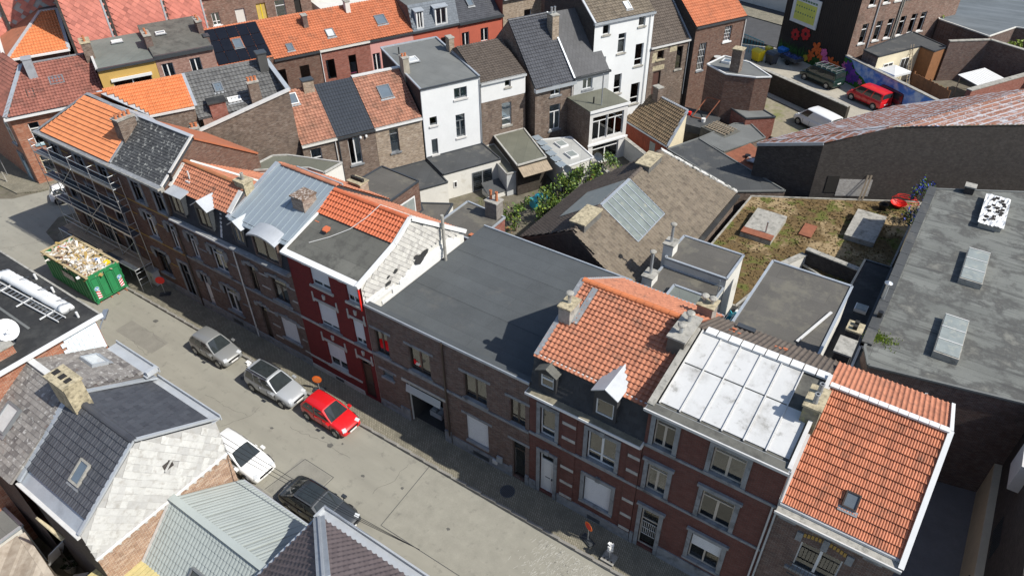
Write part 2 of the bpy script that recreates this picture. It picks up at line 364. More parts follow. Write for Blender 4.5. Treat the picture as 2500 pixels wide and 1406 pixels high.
def slab(pts, th):
    """closed sheet: polygon with thickness below it"""
    P = [Vector(p) for p in pts]; n = (P[1]-P[0]).cross(P[2]-P[0]).normalized()
    if n.z < 0: P = P[::-1]; n = -n
    return MB().prism(P, -n*th)

# ---------------------------------------------------------------- roof tiles / shingles
TILE_MESH = {}
def tile_proto(kind, a, b, mat):
    key = (kind, round(a, 3), round(b, 3), mat.name)
    if key in TILE_MESH: return TILE_MESH[key]
    vs, fs = [], []
    L = b*1.12 if b < 1 else b
    if kind == 'pan':
        xs = [-.5, -.3, -.1, .12, .32, .5]; zs = [.18, .05, .0, .06, .23, .2]
        row = [(x*a, zz*a*1.05) for x, zz in zip(xs, zs)]
    elif kind == 'roman':
        row = [(-.5*a, .02), (-.42*a, .05), (-.1*a, .05), (.0, .02), (.08*a, .05), (.42*a, .05), (.5*a, .02)]
    elif kind == 'double':
        row = [(-.5*a, .0), (-.4*a, .045), (-.14*a, .05), (-.03*a, .0), (.03*a, .0), (.14*a, .05), (.4*a, .045), (.5*a, .0)]
    elif kind == 'wave':
        row = [(-.5*a, 0), (-.25*a, .02), (0, .03), (.25*a, .02), (.5*a, 0)]
    else:
        row = [(-.485*a, .0), (.485*a, .0)]
    t0, t1 = {'slate': (.045, .006), 'wave': (.045, .012), 'double': (.085, .012)}.get(kind, (.085, .014))
    if kind == 'diamond':
        vs = [(0, 0, .052), (.52*a, .5*b, .03), (0, b*1.04, .006), (-.52*a, .5*b, .03), (0, 0, .0), (.52*a, .5*b, .0), (-.52*a, .5*b, .0)]
        fs = [(0, 1, 2, 3), (4, 5, 1, 0), (4, 0, 3, 6)]
    else:
        n = len(row)
        for x, z in row: vs.append((x, 0, z+t0))
        for x, z in row: vs.append((x, L, z+t1))
        for x, z in row: vs.append((x, .004, z+t0-.085 if kind not in ('slate',) else 0.0))
        for x, z in row: vs.append((x, 0, z+t0))
        for i in range(n-1):
            fs.append((i, i+1, n+i+1, n+i)); fs.append((2*n+i, 2*n+i+1, 3*n+i+1, 3*n+i))
    me = bpy.data.meshes.new('roof_tile'); me.from_pydata(vs, [], fs); me.materials.append(mat)
    if kind in ('pan', 'wave', 'double', 'roman'): me.polygons.foreach_set('use_smooth', [True]*len(fs))
    TILE_MESH[key] = (me, vs, fs); return TILE_MESH[key]
def inpoly(x, y, P):
    c = False; n = len(P); j = n-1
    for i in range(n):
        if (P[i][1] > y) != (P[j][1] > y) and x < (P[j][0]-P[i][0])*(y-P[i][1])/(P[j][1]-P[i][1])+P[i][0]: c = not c
        j = i
    return c
def tile_field(parent, A, B, D, tw, th, mat, kind='pan', indiv=0, name='roof_tile', clip=None, skip=None, lift=.0, jit=.006, holes=()):
    """courses of tiles on the plane A (low left), B (low right), D (high left); the nearest `indiv` are objects of their own"""
    A, B, D = Vector(A), Vector(B), Vector(D)
    U = B-A; eu = U.normalized(); n = eu.cross(D-A).normalized()
    ev = n.cross(eu); V = (D-A).dot(ev)
    nu = max(1, round(U.length/tw)); nv = max(1, round(V/th)); a = U.length/nu; b = V/nv
    if kind == 'diamond': b2 = b; 
    me, vs, fs = tile_proto(kind, a, b if kind != 'diamond' else 2*b, mat)
    base = Matrix((eu, ev, n)).transposed()
    spots = []
    for j in range(nv+(1 if kind == 'diamond' else 0)):
        off = .5 if (kind in ('slate', 'diamond', 'flatbond') and j % 2) else 0
        for i in range(nu):
            x = (i+.5+off)*a; y = j*b
            if off and kind != 'diamond' and i == nu-1: x = (i+.5)*a
            if kind == 'diamond' and (x > U.length+.3*a): continue
            cx, cy = x, y+b*.5
            if clip and not inpoly(cx, cy, clip): continue
            if any(h[0] < cx < h[1] and h[2] < cy < h[3] for h in holes): continue
            if skip and random.random() < skip: continue
            spots.append(A+eu*x+ev*(y-(b*.9 if kind == 'diamond' else b*.0))+n*lift)
    mw = parent.matrix_basis if parent else Matrix.Identity(4)
    spots.sort(key=lambda p: (mw @ p-CAMLOC).length)
    def mat4(p):
        rt = Matrix.Rotation(random.uniform(-jit, jit)*2, 3, 'Z') @ Matrix.Rotation(random.uniform(-jit, jit), 3, 'X')
        m = (base @ rt).to_4x4(); m.translation = p+n*random.uniform(0, .006); return m
    for p in spots[:indiv]:
        o = bpy.data.objects.new(name, me); COL.objects.link(o); o.parent = parent; o.matrix_basis = mat4(p)
    rest = spots[indiv:]
    if rest:
        V2, F2 = [], []; nvv = len(vs); vv = [Vector(q) for q in vs]
        for p in rest:
            mm = mat4(p); o = len(V2)
            V2 += [tuple(mm @ q) for q in vv]; F2 += [tuple(i+o for i in f) for f in fs]
        m2 = bpy.data.meshes.new(name+'s'); m2.from_pydata(V2, [], F2); m2.materials.append(mat)
        if kind in ('pan', 'wave', 'double', 'roman'): m2.polygons.foreach_set('use_smooth', [True]*len(F2))
        o = bpy.data.objects.new(name+'s', m2); COL.objects.link(o); o.parent = parent; o['kind'] = 'stuff'
def ridge_caps(parent, p, q, mat, r=.13, step=.36, name='ridge_tile', indiv=True):
    p, q = Vector(p), Vector(q); L = (q-p).length; n = max(1, round(L/step)); d = (q-p)/n
    a = d.normalized().cross(Vector((0,0,1))).normalized(); up = a.cross(d.normalized())
    b = MB()
    k = 7
    def cap(c0, c1, r0, r1):
        vs = []
        for c, rr in ((c0, r0), (c1, r1)):
            for i in range(k):
                t = math.pi*(-.08+1.16*i/(k-1)); vs.append(c+a*math.cos(t)*rr+up*(math.sin(t)*rr*.8))
        fs = [(i, i+1, k+i+1, k+i) for i in range(k-1)]+[tuple(range(k))[::-1], tuple(range(k, 2*k))]
        return vs, fs
    if indiv:
        vs, fs = cap(Vector((0,0,0)), d*1.12, r*1.08, r*.94)
        me = bpy.data.meshes.new(name); me.from_pydata([tuple(v) for v in vs], [], fs); me.materials.append(mat)
        for i in range(n):
            o = bpy.data.objects.new(name, me); COL.objects.link(o); o.parent = parent; o.location = p+d*i+Vector((0,0,random.uniform(0,.012)))
    else:
        for i in range(n): b.add(*cap(p+d*i, p+d*(i+1.1), r*1.08, r*.94))
        b.build(name+'s', mat, parent, kind='stuff')

# ---------------------------------------------------------------- walls, windows, doors
def wall_sheet(mb, x0, x1, y, z0, z1, holes, depth=.22):
    xs = sorted({x0, x1, *[h[0] for h in holes], *[h[1] for h in holes]}); zs = sorted({z0, z1, *[h[2] for h in holes], *[h[3] for h in holes]})
    xs = [x for x in xs if x0 <= x <= x1]; zs = [z for z in zs if z0 <= z <= z1]
    for i in range(len(xs)-1):
        for j in range(len(zs)-1):
            cx, cz = (xs[i]+xs[i+1])/2, (zs[j]+zs[j+1])/2
            if any(h[0] < cx < h[1] and h[2] < cz < h[3] for h in holes): continue
            mb.poly((xs[i], y, zs[j]), (xs[i+1], y, zs[j]), (xs[i+1], y, zs[j+1]), (xs[i], y, zs[j+1]))
    for h in holes:
        a, b, c, d = h; e = y+depth
        mb.poly((a, y, c), (a, y, d), (a, e, d), (a, e, c)); mb.poly((b, y, c), (b, e, c), (b, e, d), (b, y, d))
        mb.poly((a, y, d), (b, y, d), (b, e, d), (a, e, d)); mb.poly((a, y, c), (a, e, c), (b, e, c), (b, y, c))
def opening(h, kind, x0, x1, z0, z1, y=0, f=None, cur=None, sur=None, sill=None, lint=None, key=False, tr=.28, part=.5, glass=None, rec=.13, sillm=None, label=None, hide=True, mull=None):
    """window, door or shutter set in a wall opening; the frame is the part, panes etc. are its sub-parts"""
    f = f or WHITE; g = glass or GLASS
    yf = y+rec; t = .06; b = MB(); panes = []
    nm = 'door' if kind in ('door', 'doorg') else ('garage_door' if kind == 'garage' else 'window')
    def rail(a0, a1, c0, c1, d=.07): b.box(a0, a1, yf, yf+d, c0, c1)
    rail(x0, x0+t, z0, z1); rail(x1-t, x1, z0, z1); rail(x0+t, x1-t, z1-t, z1); rail(x0+t, x1-t, z0, z0+t)
    xa, xb, za, zb = x0+t, x1-t, z0+t, z1-t; mid = (x0+x1)/2 if mull is None else x0+(x1-x0)*mull
    if kind in ('w2', 'w2t', 'w2b'):
        lo, hi = za, zb
        if kind == 'w2t':
            hi = zb-(zb-za)*tr; rail(xa, xb, hi-.035, hi+.035); panes.append((xa, xb, hi+.035, zb)); hi -= .035
        if kind == 'w2b':
            lo = za+(zb-za)*tr; rail(xa, xb, lo-.035, lo+.035); panes += [(xa, mid-.05, za, lo-.035), (mid+.05, xb, za, lo-.035)]; rail(mid-.05, mid+.05, za, lo-.035); lo += .035
        rail(mid-.055, mid+.055, lo, hi)
        panes += [(xa, mid-.055, lo, hi), (mid+.055, xb, lo, hi)]
    elif kind == 'w1': panes.append((xa, xb, za, zb))
    elif kind == 'w1b':
        lo = za+(zb-za)*tr; rail(xa, xb, lo-.04, lo+.04); panes += [(xa, xb, za, lo-.04), (xa, xb, lo+.04, zb)]
    elif kind == 'w1t':
        hi = zb-(zb-za)*tr; rail(xa, xb, hi-.04, hi+.04); panes += [(xa, xb, za, hi-.04), (xa, xb, hi+.04, zb)]
    elif kind == 'grid':
        for i in range(1, 4): rail(xa+(xb-xa)*i/4-.015, xa+(xb-xa)*i/4+.015, za, zb, .05)
        for j in range(1, 4): b.box(xa, xb, yf+.005, yf+.045, za+(zb-za)*j/4-.015, za+(zb-za)*j/4+.015)
        panes.append((xa, xb, za, zb))
    elif kind == 'shp':
        lo = z0+(z1-z0)*part; panes += [(xa, mid-.04, za, lo+.05), (mid+.04, xb, za, lo+.05)]; rail(mid-.04, mid+.04, za, zb)
    elif kind == 'door':
        hi = zb-(zb-za)*tr; rail(xa, xb, hi-.04, hi+.04); panes.append((xa, xb, hi+.04, zb))
    elif kind == 'doorg':
        hi = zb-(zb-za)*tr; rail(xa, xb, hi-.04, hi+.04); panes += [(xa, xb, hi+.04, zb), (xa+.06, xb-.06, za, hi-.04)]
    if kind == 'sh': b = MB().box(x0, x0+.04, yf-.03, yf+.05, z0, z1).box(x1-.04, x1, yf-.03, yf+.05, z0, z1)
    o = b.build(nm, f, h, label)
    for (a, c, d, e) in panes: MB().box(a, c, yf+.03, yf+.04, d, e).build('pane', g, o)
    def slats(za_, zb_):
        s = MB(); n = max(2, int((zb_-za_)/.11)); hh = (zb_-za_)/n
        for i in range(n):
            q = za_+i*hh
            s.add([(x0+.03, yf-.035, q), (x1-.03, yf-.035, q), (x1-.03, yf-.05, q+hh*.5), (x0+.03, yf-.05, q+hh*.5), (x1-.03, yf-.035, q+hh*.96), (x0+.03, yf-.035, q+hh*.96)], [(0, 1, 2, 3), (3, 2, 4, 5)])
        s.build('roller_shutter', SHUTTER, o)
    if kind == 'sh': slats(z0, z1)
    if kind == 'shp': slats(z0+(z1-z0)*part, z1)
    if kind == 'door':
        hi = zb-(zb-za)*tr-.04
        d = MB().box(xa, xb, yf+.015, yf+.055, za, hi); W = xb-xa
        for (pa, pb) in ((.06, .34), (.38, .94)):
            d.box(xa+W*.16, xb-W*.16, yf-.0, yf+.012, za+(hi-za)*pa, za+(hi-za)*pb)
        dd = d.build('door_leaf', part if not isinstance(part, float) else f, o)
        MB().box(xa+W*.82, xa+W*.9, yf-.05, yf+.0, za+(hi-za)*.42, za+(hi-za)*.47).box(xa+W*.3, xa+W*.7, yf-.006, yf-.0005, za+(hi-za)*.44, za+(hi-za)*.47).build('handle', STEEL_D, o)
    if cur:
        cm = {'net': CURTAIN, 'tan': CURT_T, 'blue': CURT_B, 'red': RED_C, 'dark': DARKROOM}[cur[0]]
        c = MB()
        for (ca, cb) in cur[1]:
            n = max(4, int((cb-ca)*(x1-x0)/.07)); xs_ = [x0+(x1-x0)*(ca+(cb-ca)*i/n) for i in range(n+1)]
            zl = z0+(z1-z0)*(cur[2] if len(cur) > 2 else 0.0); zt_ = z1-(z1-z0)*(cur[3] if len(cur) > 3 else 0.0)
            for i in range(n):
                c.poly((xs_[i], yf+.1+.03*(i % 2), zl), (xs_[i+1], yf+.1+.03*((i+1) % 2), zl), (xs_[i+1], yf+.1+.03*((i+1) % 2), zt_), (xs_[i], yf+.1+.03*(i % 2), zt_))
        c.build('curtain', cm, o)
    if not hide:
        box('unlit_room_sheet', DARKROOM, o, x0-.02, x1+.02, yf+.42, yf+.45, z0, z1)  # near-black sheet painted as the darkness behind the panes
    sm = sillm or STONE
    if sill is not None: MB().box(x0-sill, x1+sill, y-.1, y+rec+.01, z0-.14, z0+.003).build('sill', sm, o)
    if lint == 'flat': MB().box(x0-.22, x1+.22, y-.05, y+.1, z1+.004, z1+.2).build('lintel', sm, o)
    if lint == 'hood': MB().box(x0-.28, x1+.28, y-.14, y+.1, z1+.17, z1+.32).box(x0-.25, x1+.25, y-.09, y+.1, z1+.11, z1+.168).build('hood_mould', sm, o)
    if lint == 'eared':
        q = MB().box(x0-.25, x1+.25, y-.05, y+.1, z1+.004, z1+.17)
        for e in (x0-.25, x1+.13): q.box(e, e+.12, y-.052, y+.1, z1-.1, z1+.003).box(e, e+.09, y-.048, y+.1, z1+.172, z1+.6)
        q.build('lintel', STONE_L, o)
        MB().prism([((x0+x1)/2-.1, y-.09, z1+.75), ((x0+x1)/2+.1, y-.09, z1+.75), ((x0+x1)/2+.06, y-.09, z1+.42), ((x0+x1)/2-.06, y-.09, z1+.42)], (0, .15, 0)).build('keystone', STONE_L, o)
    if lint == 'stepped':
        q = MB().box(x0-.12, x1+.12, y-.05, y+.1, z1+.004, z1+.2)
        for e in (x0-.38, x1+.121): q.box(e, e+.259, y-.05, y+.1, z1-.2, z1+.1)
        q.box((x0+x1)/2-.11, (x0+x1)/2+.11, y-.09, y+.1, z1+.01, z1+.32); q.build('lintel', STONE, o)
    if lint == 'brick':
        q = MB(); n = int((x1-x0+.5)/.085); W = x1-x0+.5
        for i in range(n):
            t = (i+.5)/n; xx = x0-.25+W*t; zz = z1+.2+.16*(1-(2*t-1)**2)
            q.box(xx-.033, xx+.033, y-.012, y+.05, zz, zz+.24)
        q.build('brick_arch', BR_DARK, o)
        MB().box(x0-.28, x1+.28, y-.03, y+.1, z1+.004, z1+.17).build('lintel', STONE, o)
    if sur == 'stone':
        q = MB().box(x0-.2, x0, y-.06, y+.1, z0-.14, z1).box(x1, x1+.2, y-.06, y+.1, z0-.14, z1).box(x0-.2, x1+.2, y-.06, y+.1, z1, z1+.22)
        if key: q.box((x0+x1)/2-.12, (x0+x1)/2+.12, y-.12, y+.1, z1+.02, z1+.34)
        q.build('surround', STONE, o)
    if sur == 'eared':
        q = MB().box(x0-.14, x1+.14, y-.06, y+.1, z1, z1+.2)
        for s_, e in ((-1, x0-.38), (1, x1)): q.box(e, e+.38, y-.06, y+.1, z1-.55, z1+.06).box(e if s_ > 0 else e+.2, e+.18 if s_ > 0 else e+.38, y-.06, y+.1, z1-.75, z1-.55)
        q.box((x0+x1)/2-.1, (x0+x1)/2+.1, y-.1, y+.1, z1+.02, z1+.3); q.build('surround', STONE, o)
    return o

def house(name, label, x0, x1, prof, wm, ops=(), roof=(), loc=(0,0,0), rz=0, z0=0., side=None, ov=(0., 0.), cat='house', group=None, front=True, inset=.01, rear=True, holes_depth=.22, th=.12):
    """house shell in its own frame: x along the front, y into the house.  prof: roof line (y, z) from front to back.
    ops: openings of the front wall; roof: one spec per roof segment"""
    h = thing(name, label, cat, loc, rz, group)
    h['_'] = 0; del h['_']
    X0, X1 = x0+inset, x1-inset; y0, zt = prof[0]
    if front:
        mb = MB(); wall_sheet(mb, X0, X1, y0, z0, zt-.02, [tuple(o[1:5]) for o in ops], holes_depth)
        mb.build('front_wall', wm, h)
    sm = side or wm
    for X in (X0, X1):
        P = [(X, y0, z0)]+[(X, y, z-.02) for y, z in prof]+[(X, prof[-1][0], z0)]
        MB().poly(*P).build('side_wall', sm, h)
    if rear:
        yb, zb = prof[-1]; MB().poly((X0, yb, z0), (X1, yb, z0), (X1, yb, zb-.02), (X0, yb, zb-.02)).build('rear_wall', sm, h)
    for o in ops: opening(h, *o[:5], y=y0, **(o[5] if len(o) > 5 else {}))
    for i, r in enumerate(roof):
        if r is None: continue
        (ya, za), (yb, zb) = prof[i], prof[i+1]
        roof_seg(h, x0-ov[0], x1+ov[1], ya, za, yb, zb, th=th, **r)
    return h
def roof_seg(h, xa, xb, ya, za, yb, zb, mat, kind=None, tw=.3, tl=.3, n=0, base=None, eave=0., th=.12, lift=.02, tname='roof_tile', clip=None, skip=None, holes=()):
    d = Vector((0, yb-ya, zb-za)); d.normalize()
    if zb >= za: a0 = Vector((0, ya, za))-d*eave; a1 = Vector((0, yb, zb))
    else: a0 = Vector((0, ya, za)); a1 = Vector((0, yb, zb))+d*eave
    pts = [(xa, a0.y, a0.z), (xb, a0.y, a0.z), (xb, a1.y, a1.z), (xa, a1.y, a1.z)]
    bm = base or (mat if kind is None else ANTHF)
    slab(pts, th).build('roof_sheet' if kind is None else 'roof_deck', bm, h)
    if kind:
        if zb >= za: A, B, D = Vector(pts[0]), Vector(pts[1]), Vector(pts[3])
        else: A, B, D = Vector(pts[2]), Vector(pts[3]), Vector(pts[1])
        tile_field(h, A, B, D, tw, tl, mat, kind, n, tname, clip=clip, skip=skip, lift=.004, holes=holes)
def gutter(h, x0, x1, y, z, mat=None, w=.22, hh=.16, name='gutter'):
    b = MB().box(x0, x1, y-w, y-w+.025, z-hh, z+.03).box(x0, x1, y-w+.025, y, z-hh, z-hh+.03).box(x0, x1, y, y+.02, z-hh, z+.03)
    b.box(x0-.02, x0, y-w, y+.02, z-hh, z+.03).box(x1, x1+.02, y-w, y+.02, z-hh, z+.03)
    return b.build(name, mat or WHITE_W, h)
def cornice(h, x0, x1, y, z, d=.4, hh=.3, mat=None, top=None):
    o = MB().box(x0, x1, y-d, y+.02, z-hh*.45, z).box(x0, x1, y-d*.55, y+.02, z-hh, z-hh*.45-.002).build('cornice', mat or WHITE_W, h)
    if top: MB().box(x0+.04, x1-.04, y-d+.05, y-.02, z, z+.012).build('gutter_lining', top, o)
    return o
def downpipe(h, x, y, z0, z1, mat=None, r=.045):
    MB().tube((x, y-.09, z0), (x, y-.09, z1), r, 8).build('downpipe', mat or ZINC, h, smooth=False)
def chimney(h, x0, x1, y0, y1, z0, z1, mat, pots=0, cap=None, potmat=None, cowl=False, along='x', hood=False, name='chimney', poth=.3):
    o = MB().box(x0, x1, y0, y1, z0, z1).build(name, mat, h)
    MB().box(x0-.06, x1+.06, y0-.06, y1+.06, z1, z1+.09).build('chimney_cap', cap or CONC, o)
    for i in range(pots):
        t = (i+.5)/pots; cx = x0+(x1-x0)*t if along == 'x' else (x0+x1)/2; cy = (y0+y1)/2 if along == 'x' else y0+(y1-y0)*t
        if cowl:
            MB().tube((cx, cy, z1+.09), (cx, cy, z1+.09+poth), .09, 10).build('flue', STEEL, o)
            MB().lathe((cx, cy, z1+.09+poth), [(.2, .03), (.21, .08), (.16, .13), (.03, .16)], 12).build('flue_cowl', CONC, o)
        elif hood:
            MB().box(cx-.1, cx+.1, cy-.1, cy+.1, z1+.09, z1+.3).build('flue', DARKROOM, o)
        else:
            MB().lathe((cx, cy, z1+.09), [(.11, 0), (.09, poth*.8), (.11, poth*.82), (.11, poth), (.07, poth), (.07, poth*.5)], 10).build('chimney_pot', potmat or POT, o)
    return o
SKYG = plain('skylight_glass', (.12, .15, .18), .08, .15, 1.2, bump=0, coat=.4); SKYW = plain('skylight_blind', (.5, .52, .52), .12, .12, 1.5, bump=0, coat=.4)
def skylight(h, x, y, w, l, seg, up=True, tilt=0, frame=None, pane=None, fr=.08, lift=.17, label=None):
    """roof window lying on the slope seg = ((ya,za),(yb,zb)); y = centre"""
    (ya, za), (yb, zb) = seg; d = Vector((0, yb-ya, zb-za)).normalized(); n = Vector((1, 0, 0)).cross(d)
    if n.z < 0: n = -n
    z = za+(zb-za)*(y-ya)/(yb-ya); c = Vector((x, y, z)); X = Vector((1, 0, 0))
    b = MB()
    for sx in (-1, 1): b.obox(c+X*sx*(w/2)+n*lift/2, X, d, n, fr/2, l/2+fr/2, lift/2+.05)
    for sy in (-1, 1): b.obox(c+d*sy*(l/2)+n*lift/2, X, d, n, w/2-fr/2, fr/2, lift/2+.05)
    o = b.build('roof_window', frame or GREYF, h, label)
    MB().obox(c+n*(lift*.95), X, d, n, w/2-fr/2, l/2-fr/2, .006).build('pane', pane or (SKYW if (int(abs(x)*7+abs(y)*3) % 3 == 0) else SKYG), o)
    lo = -1 if d.z > 0 else 1
    MB().obox(c+d*lo*(l/2+.12)+n*.12, X, d, n, w/2+.12, .1, .012).build('flashing', LEAD, o)
    return o
def dormer(h, x0, x1, z0, z1, y0, y1, kind='gable', wallm=None, roofm=None, win=None, rise=.55, frame=None, over=.14, cur=None, wk='w2', back=.45, wtop=None):
    wallm = wallm or ANTHF; roofm = roofm or ZINC_W
    mb = MB(); fw = .13; wt = wtop or z1-.06
    wall_sheet(mb, x0, x1, y0, z0, z1, [(x0+fw, x1-fw, z0+.14, wt)], .1)
    for X in (x0, x1): mb.poly((X, y0, z0), (X, y1, z0), (X, y1, z1), (X, y0, z1))
    mid = (x0+x1)/2
    if kind == 'gable': mb.poly((x0, y0, z1), (x1, y0, z1), (mid, y0, z1+rise))
    o = mb.build('dormer', wallm, h)
    opening(o, wk, x0+fw, x1-fw, z0+.14, wt, y=y0, f=frame or WHITE, rec=.04, cur=cur, hide=True)
    MB().box(x0+.02, x1-.02, y0+.35, y0+.37, z0, z1-.05).build('unlit_room_sheet', DARKROOM, o)  # near-black sheet stands in for the unlit room inside the dormer
    if kind == 'gable':
        for s in (-1, 1):
            X = x0-over if s < 0 else x1+over; ze = z1-over*rise/((x1-x0)/2)
            slab([(X, y0-.18, ze), (mid, y0-.18, z1+rise+.01), (mid, y1+back, z1+rise+.01), (X, y1-.15, ze)] if s < 0 else [(mid, y0-.18, z1+rise+.01), (X, y0-.18, ze), (X, y1-.15, ze), (mid, y1+back, z1+rise+.01)], .05).build('dormer_roof', roofm, o)
    elif kind == 'flat':
        slab([(x0-over, y0-.12, z1), (x1+over, y0-.12, z1), (x1+over, y1, z1+.2), (x0-over, y1, z1+.2)], .08).build('dormer_roof', roofm, o)
    elif kind == 'arch':
        n = 12; b = MB()
        P = [(x0-over+(x1-x0+2*over)*i/n, z1+rise*math.sin(math.pi*i/n)**.8) for i in range(n+1)]
        for i in range(n):
            (a, c), (e, f_) = P[i], P[i+1]
            b.poly((a, y0-.2, c), (e, y0-.2, f_), (e, y1, f_+.25), (a, y1, c+.25))
            b.poly((a, y0-.2, c-.12), (e, y0-.2, f_-.12), (e, y0-.2, f_), (a, y0-.2, c))
            b.poly((a, y0, z1-.02), (e, y0, z1-.02), (e, y0, f_-.0), (a, y0, c-.0))
        b.build('dormer_roof', roofm, o, smooth=False)
    return o
# ================================================================ ground, streets
def sheet(name, pts, z, mat, kind='structure'):
    return MB().poly(*[(x, y, z) for x, y in pts]).build(name, mat, kind=kind)
A63 = R(63.5); A65 = R(65.5)
uB = Vector((math.cos(A63), math.sin(A63), 0)); nB = Vector((-math.sin(A63), math.cos(A63), 0)); OB = Vector((-39.16, 22.95, 0))
uC = Vector((math.cos(A65), math.sin(A65), 0)); nC = Vector((-math.sin(A65), math.cos(A65), 0)); OC = Vector((-59.71, 23.89, 0))
def Bp(s, d, z=0): return OB+uB*s+nB*d+Vector((0, 0, z))
def Cp(s, d, z=0): return OC+uC*s+nC*d+Vector((0, 0, z))
sheet('ground', [(-260, -220), (220, -220), (220, 320), (-260, 320)], -.02, EARTH)
road = MB()
road.poly((-72, -8.5, 0), (60, -8.5, 0), (60, -1.95, 0), (-57, -1.95, 0), (-61, -1.2, 0), (-63, 1.5, 0), (-67.2, 1.5, 0), (-69, 0, 0), (-72, -2, 0))
c = [Cp(-22.5, -1.6), Cp(90, -1.6), Bp(90, 11.2), Bp(-31.5, 6.6)]
road.build('road', ASPHALT, kind='structure')
MB().poly(*[(p.x, p.y, -.004) for p in (Cp(-26, -1.5), Cp(95, -1.5), Cp(95, -7.2), Cp(-26, -7.2))]).build('side_road', ASPHALT, kind='structure')
MB().poly((-130, -8.5, -.008), (-70, -8.5, -.008), (-70, -1, -.008), (-130, 8, -.008)).build('side_road', ASPHALT, kind='structure')
# pavements with kerbs
def pavement(pts, z=.12, kerb=None):
    o = MB().prism([(x, y, z) for x, y in pts], (0, 0, -.3)).build('pavement', PAVING, kind='structure')
    if kerb:
        (a, b) = kerb; a, b = Vector((*a, z)), Vector((*b, z)); n = int((b-a).length/1.0); d = (b-a)/n
        me = MB().bar((0.006, 0, -.09), d-d.normalized()*.012, .15, .2).mesh('kerb_stone', KERB)
        for i in range(n):
            k = bpy.data.objects.new('kerb_stone', me); COL.objects.link(k); k.parent = o; k.location = a+d*i+Vector((0, 0, random.uniform(.002, .01)))
    return o
pavement([(-57, -1.86), (60, -1.86), (60, .35), (-57, .35)], kerb=((-57, -1.95), (22, -1.95)))
pavement([(-57, .35), (-57, -1.86), (-59.6, -.9), (-60.2, .6), (-52.6, 15), (-52, 14)], .118)
pavement([(-60, -10.2), (60, -10.2), (60, -8.6), (-60, -8.6)], kerb=((-45, -8.52), (20, -8.52)))
cw = [Cp(-23.6, 0), Cp(-23.5, -1.45), Cp(95, -1.45), Cp(95, .3)]
pavement([(p.x, p.y) for p in cw], .122)
MB().prism([(-72.5, .6, .119), (-69.4, .7, .119), (-68.0, 2.2, .119), (-69.3, 4.2, .119), (-71, 4.5, .119), (-90, 5.5, .119), (-90, 3.0, .119)], (0, 0, -.3)).build('pavement', PAVING, kind='structure')
# road repairs: saw cuts, patches, covers, chalk-white plaster smears
ln = MB()
for P in ([(-18.6, -1.95), (-18.3, -6.4)], [(-18.3, -6.4), (-11.6, -6.35)], [(-11.0, -6.3), (-4.5, -6.1)], [(-25.2, -8.3), (-24.9, -5.6)], [(-24.9, -5.6), (-22.6, -5.6)], [(-22.6, -5.6), (-22.6, -8.2)]):
    ln.bar((*P[0], .0045), (*P[1], .0045), .035, .003)
ln.tube((-11.3, -6.05, .003), (-11.3, -6.05, .0052), .48, 32)
ln.build('road_joint', ASPHALT_D, kind='structure')
for i, P in enumerate(((-18.25, -11.6, -6.35, -2.0), (-25.1, -22.7, -8.3, -5.65), (-44.5, -40.2, -5.2, -3.9), (-4.0, 2.0, -5.0, -2.4))):
    MB().box(P[0], P[1], P[2], P[3], -.02, .0028).build('road_patch', plain('asphalt_patch_%d' % i, ((.265, .255, .215), (.225, .217, .188), (.21, .2, .172), (.25, .238, .2))[i], .92, .14, 1.4, bump=.3, bs=60, stain=((.17, .162, .14), .58, .75, 1.8)), kind='structure')
st_ = MB()
for (x, y, r_) in ((-25.2, -3.9, .12), (-24.4, -4.1, .2), (-23.9, -3.6, .09), (-30.2, -2.9, .3), (-36.2, -2.8, .3), (-33.2, -3.3, .2), (-21.3, -4.6, .13), (-18.9, -4.0, .1), (-15.2, -4.6, .12), (-43.0, -3.0, .22), (-28.3, -5.1, .12), (-9.5, -5.2, .1), (-13.0, -7.4, .2), (-45.0, -6.4, .18), (-40.0, -6.0, .12)):
    st_.poly(*[(x+r_*random.uniform(.6, 1.2)*math.cos(k*.628), y+r_*random.uniform(.5, 1.0)*math.sin(k*.628), .0052) for k in range(10)])
st_.build('oil_stain', plain('oil_stain', (.1, .097, .088), .8, .35, 6, bump=0), kind='structure')
ck = MB()
for (x, y, a, L) in ((-47, -7.2, .1, 5), (-40.5, -7.4, -.05, 6), (-34, -5.6, .2, 4), (-31, -6.8, 1.3, 2.5), (-27.5, -4.4, .05, 5), (-20, -5.2, 1.5, 3), (-16, -7.6, .1, 6), (-8, -6.9, .2, 5), (-52, -6.5, .4, 4), (-62, -5, .9, 5), (-43, -5.3, 0.02, 3), (-43, -3.9, .02, 3)):
    p_ = Vector((x, y, .0035))
    for k in range(int(L/.25)):
        q_ = p_+Vector((math.cos(a+random.gauss(0, .35)), math.sin(a+random.gauss(0, .35)), 0))*.25; ck.bar(p_, q_, random.uniform(.008, .022), .003); p_ = q_
ck.build('road_crack', plain('crack_dark', (.11, .105, .09), .95), kind='structure')
MB().tube((-11.3, -6.05, .003), (-11.3, -6.05, .0068), .445, 32).build('manhole_cover', ASPHALT, kind='structure')
def cover(x, y, z, r, label):
    t = thing('drain_cover', label, 'drain cover', (x, y, z))
    MB().tube((0, 0, -.02), (0, 0, .004), r, 28).build('rim', STEEL_D, t)
    g = MB()
    for i in range(-4, 5):
        q = math.sqrt(max(0, (r*.9)**2-(i*r*.2)**2)); g.box(i*r*.2-.02, i*r*.2+.02, -q, q, .004, .012)
    g.build('grating', ASPHALT_D, t)
cover(-13.9, -1.0, .124, .42, 'round dark iron cover in the shaded pavement by the grey glazed door')
sm = MB()
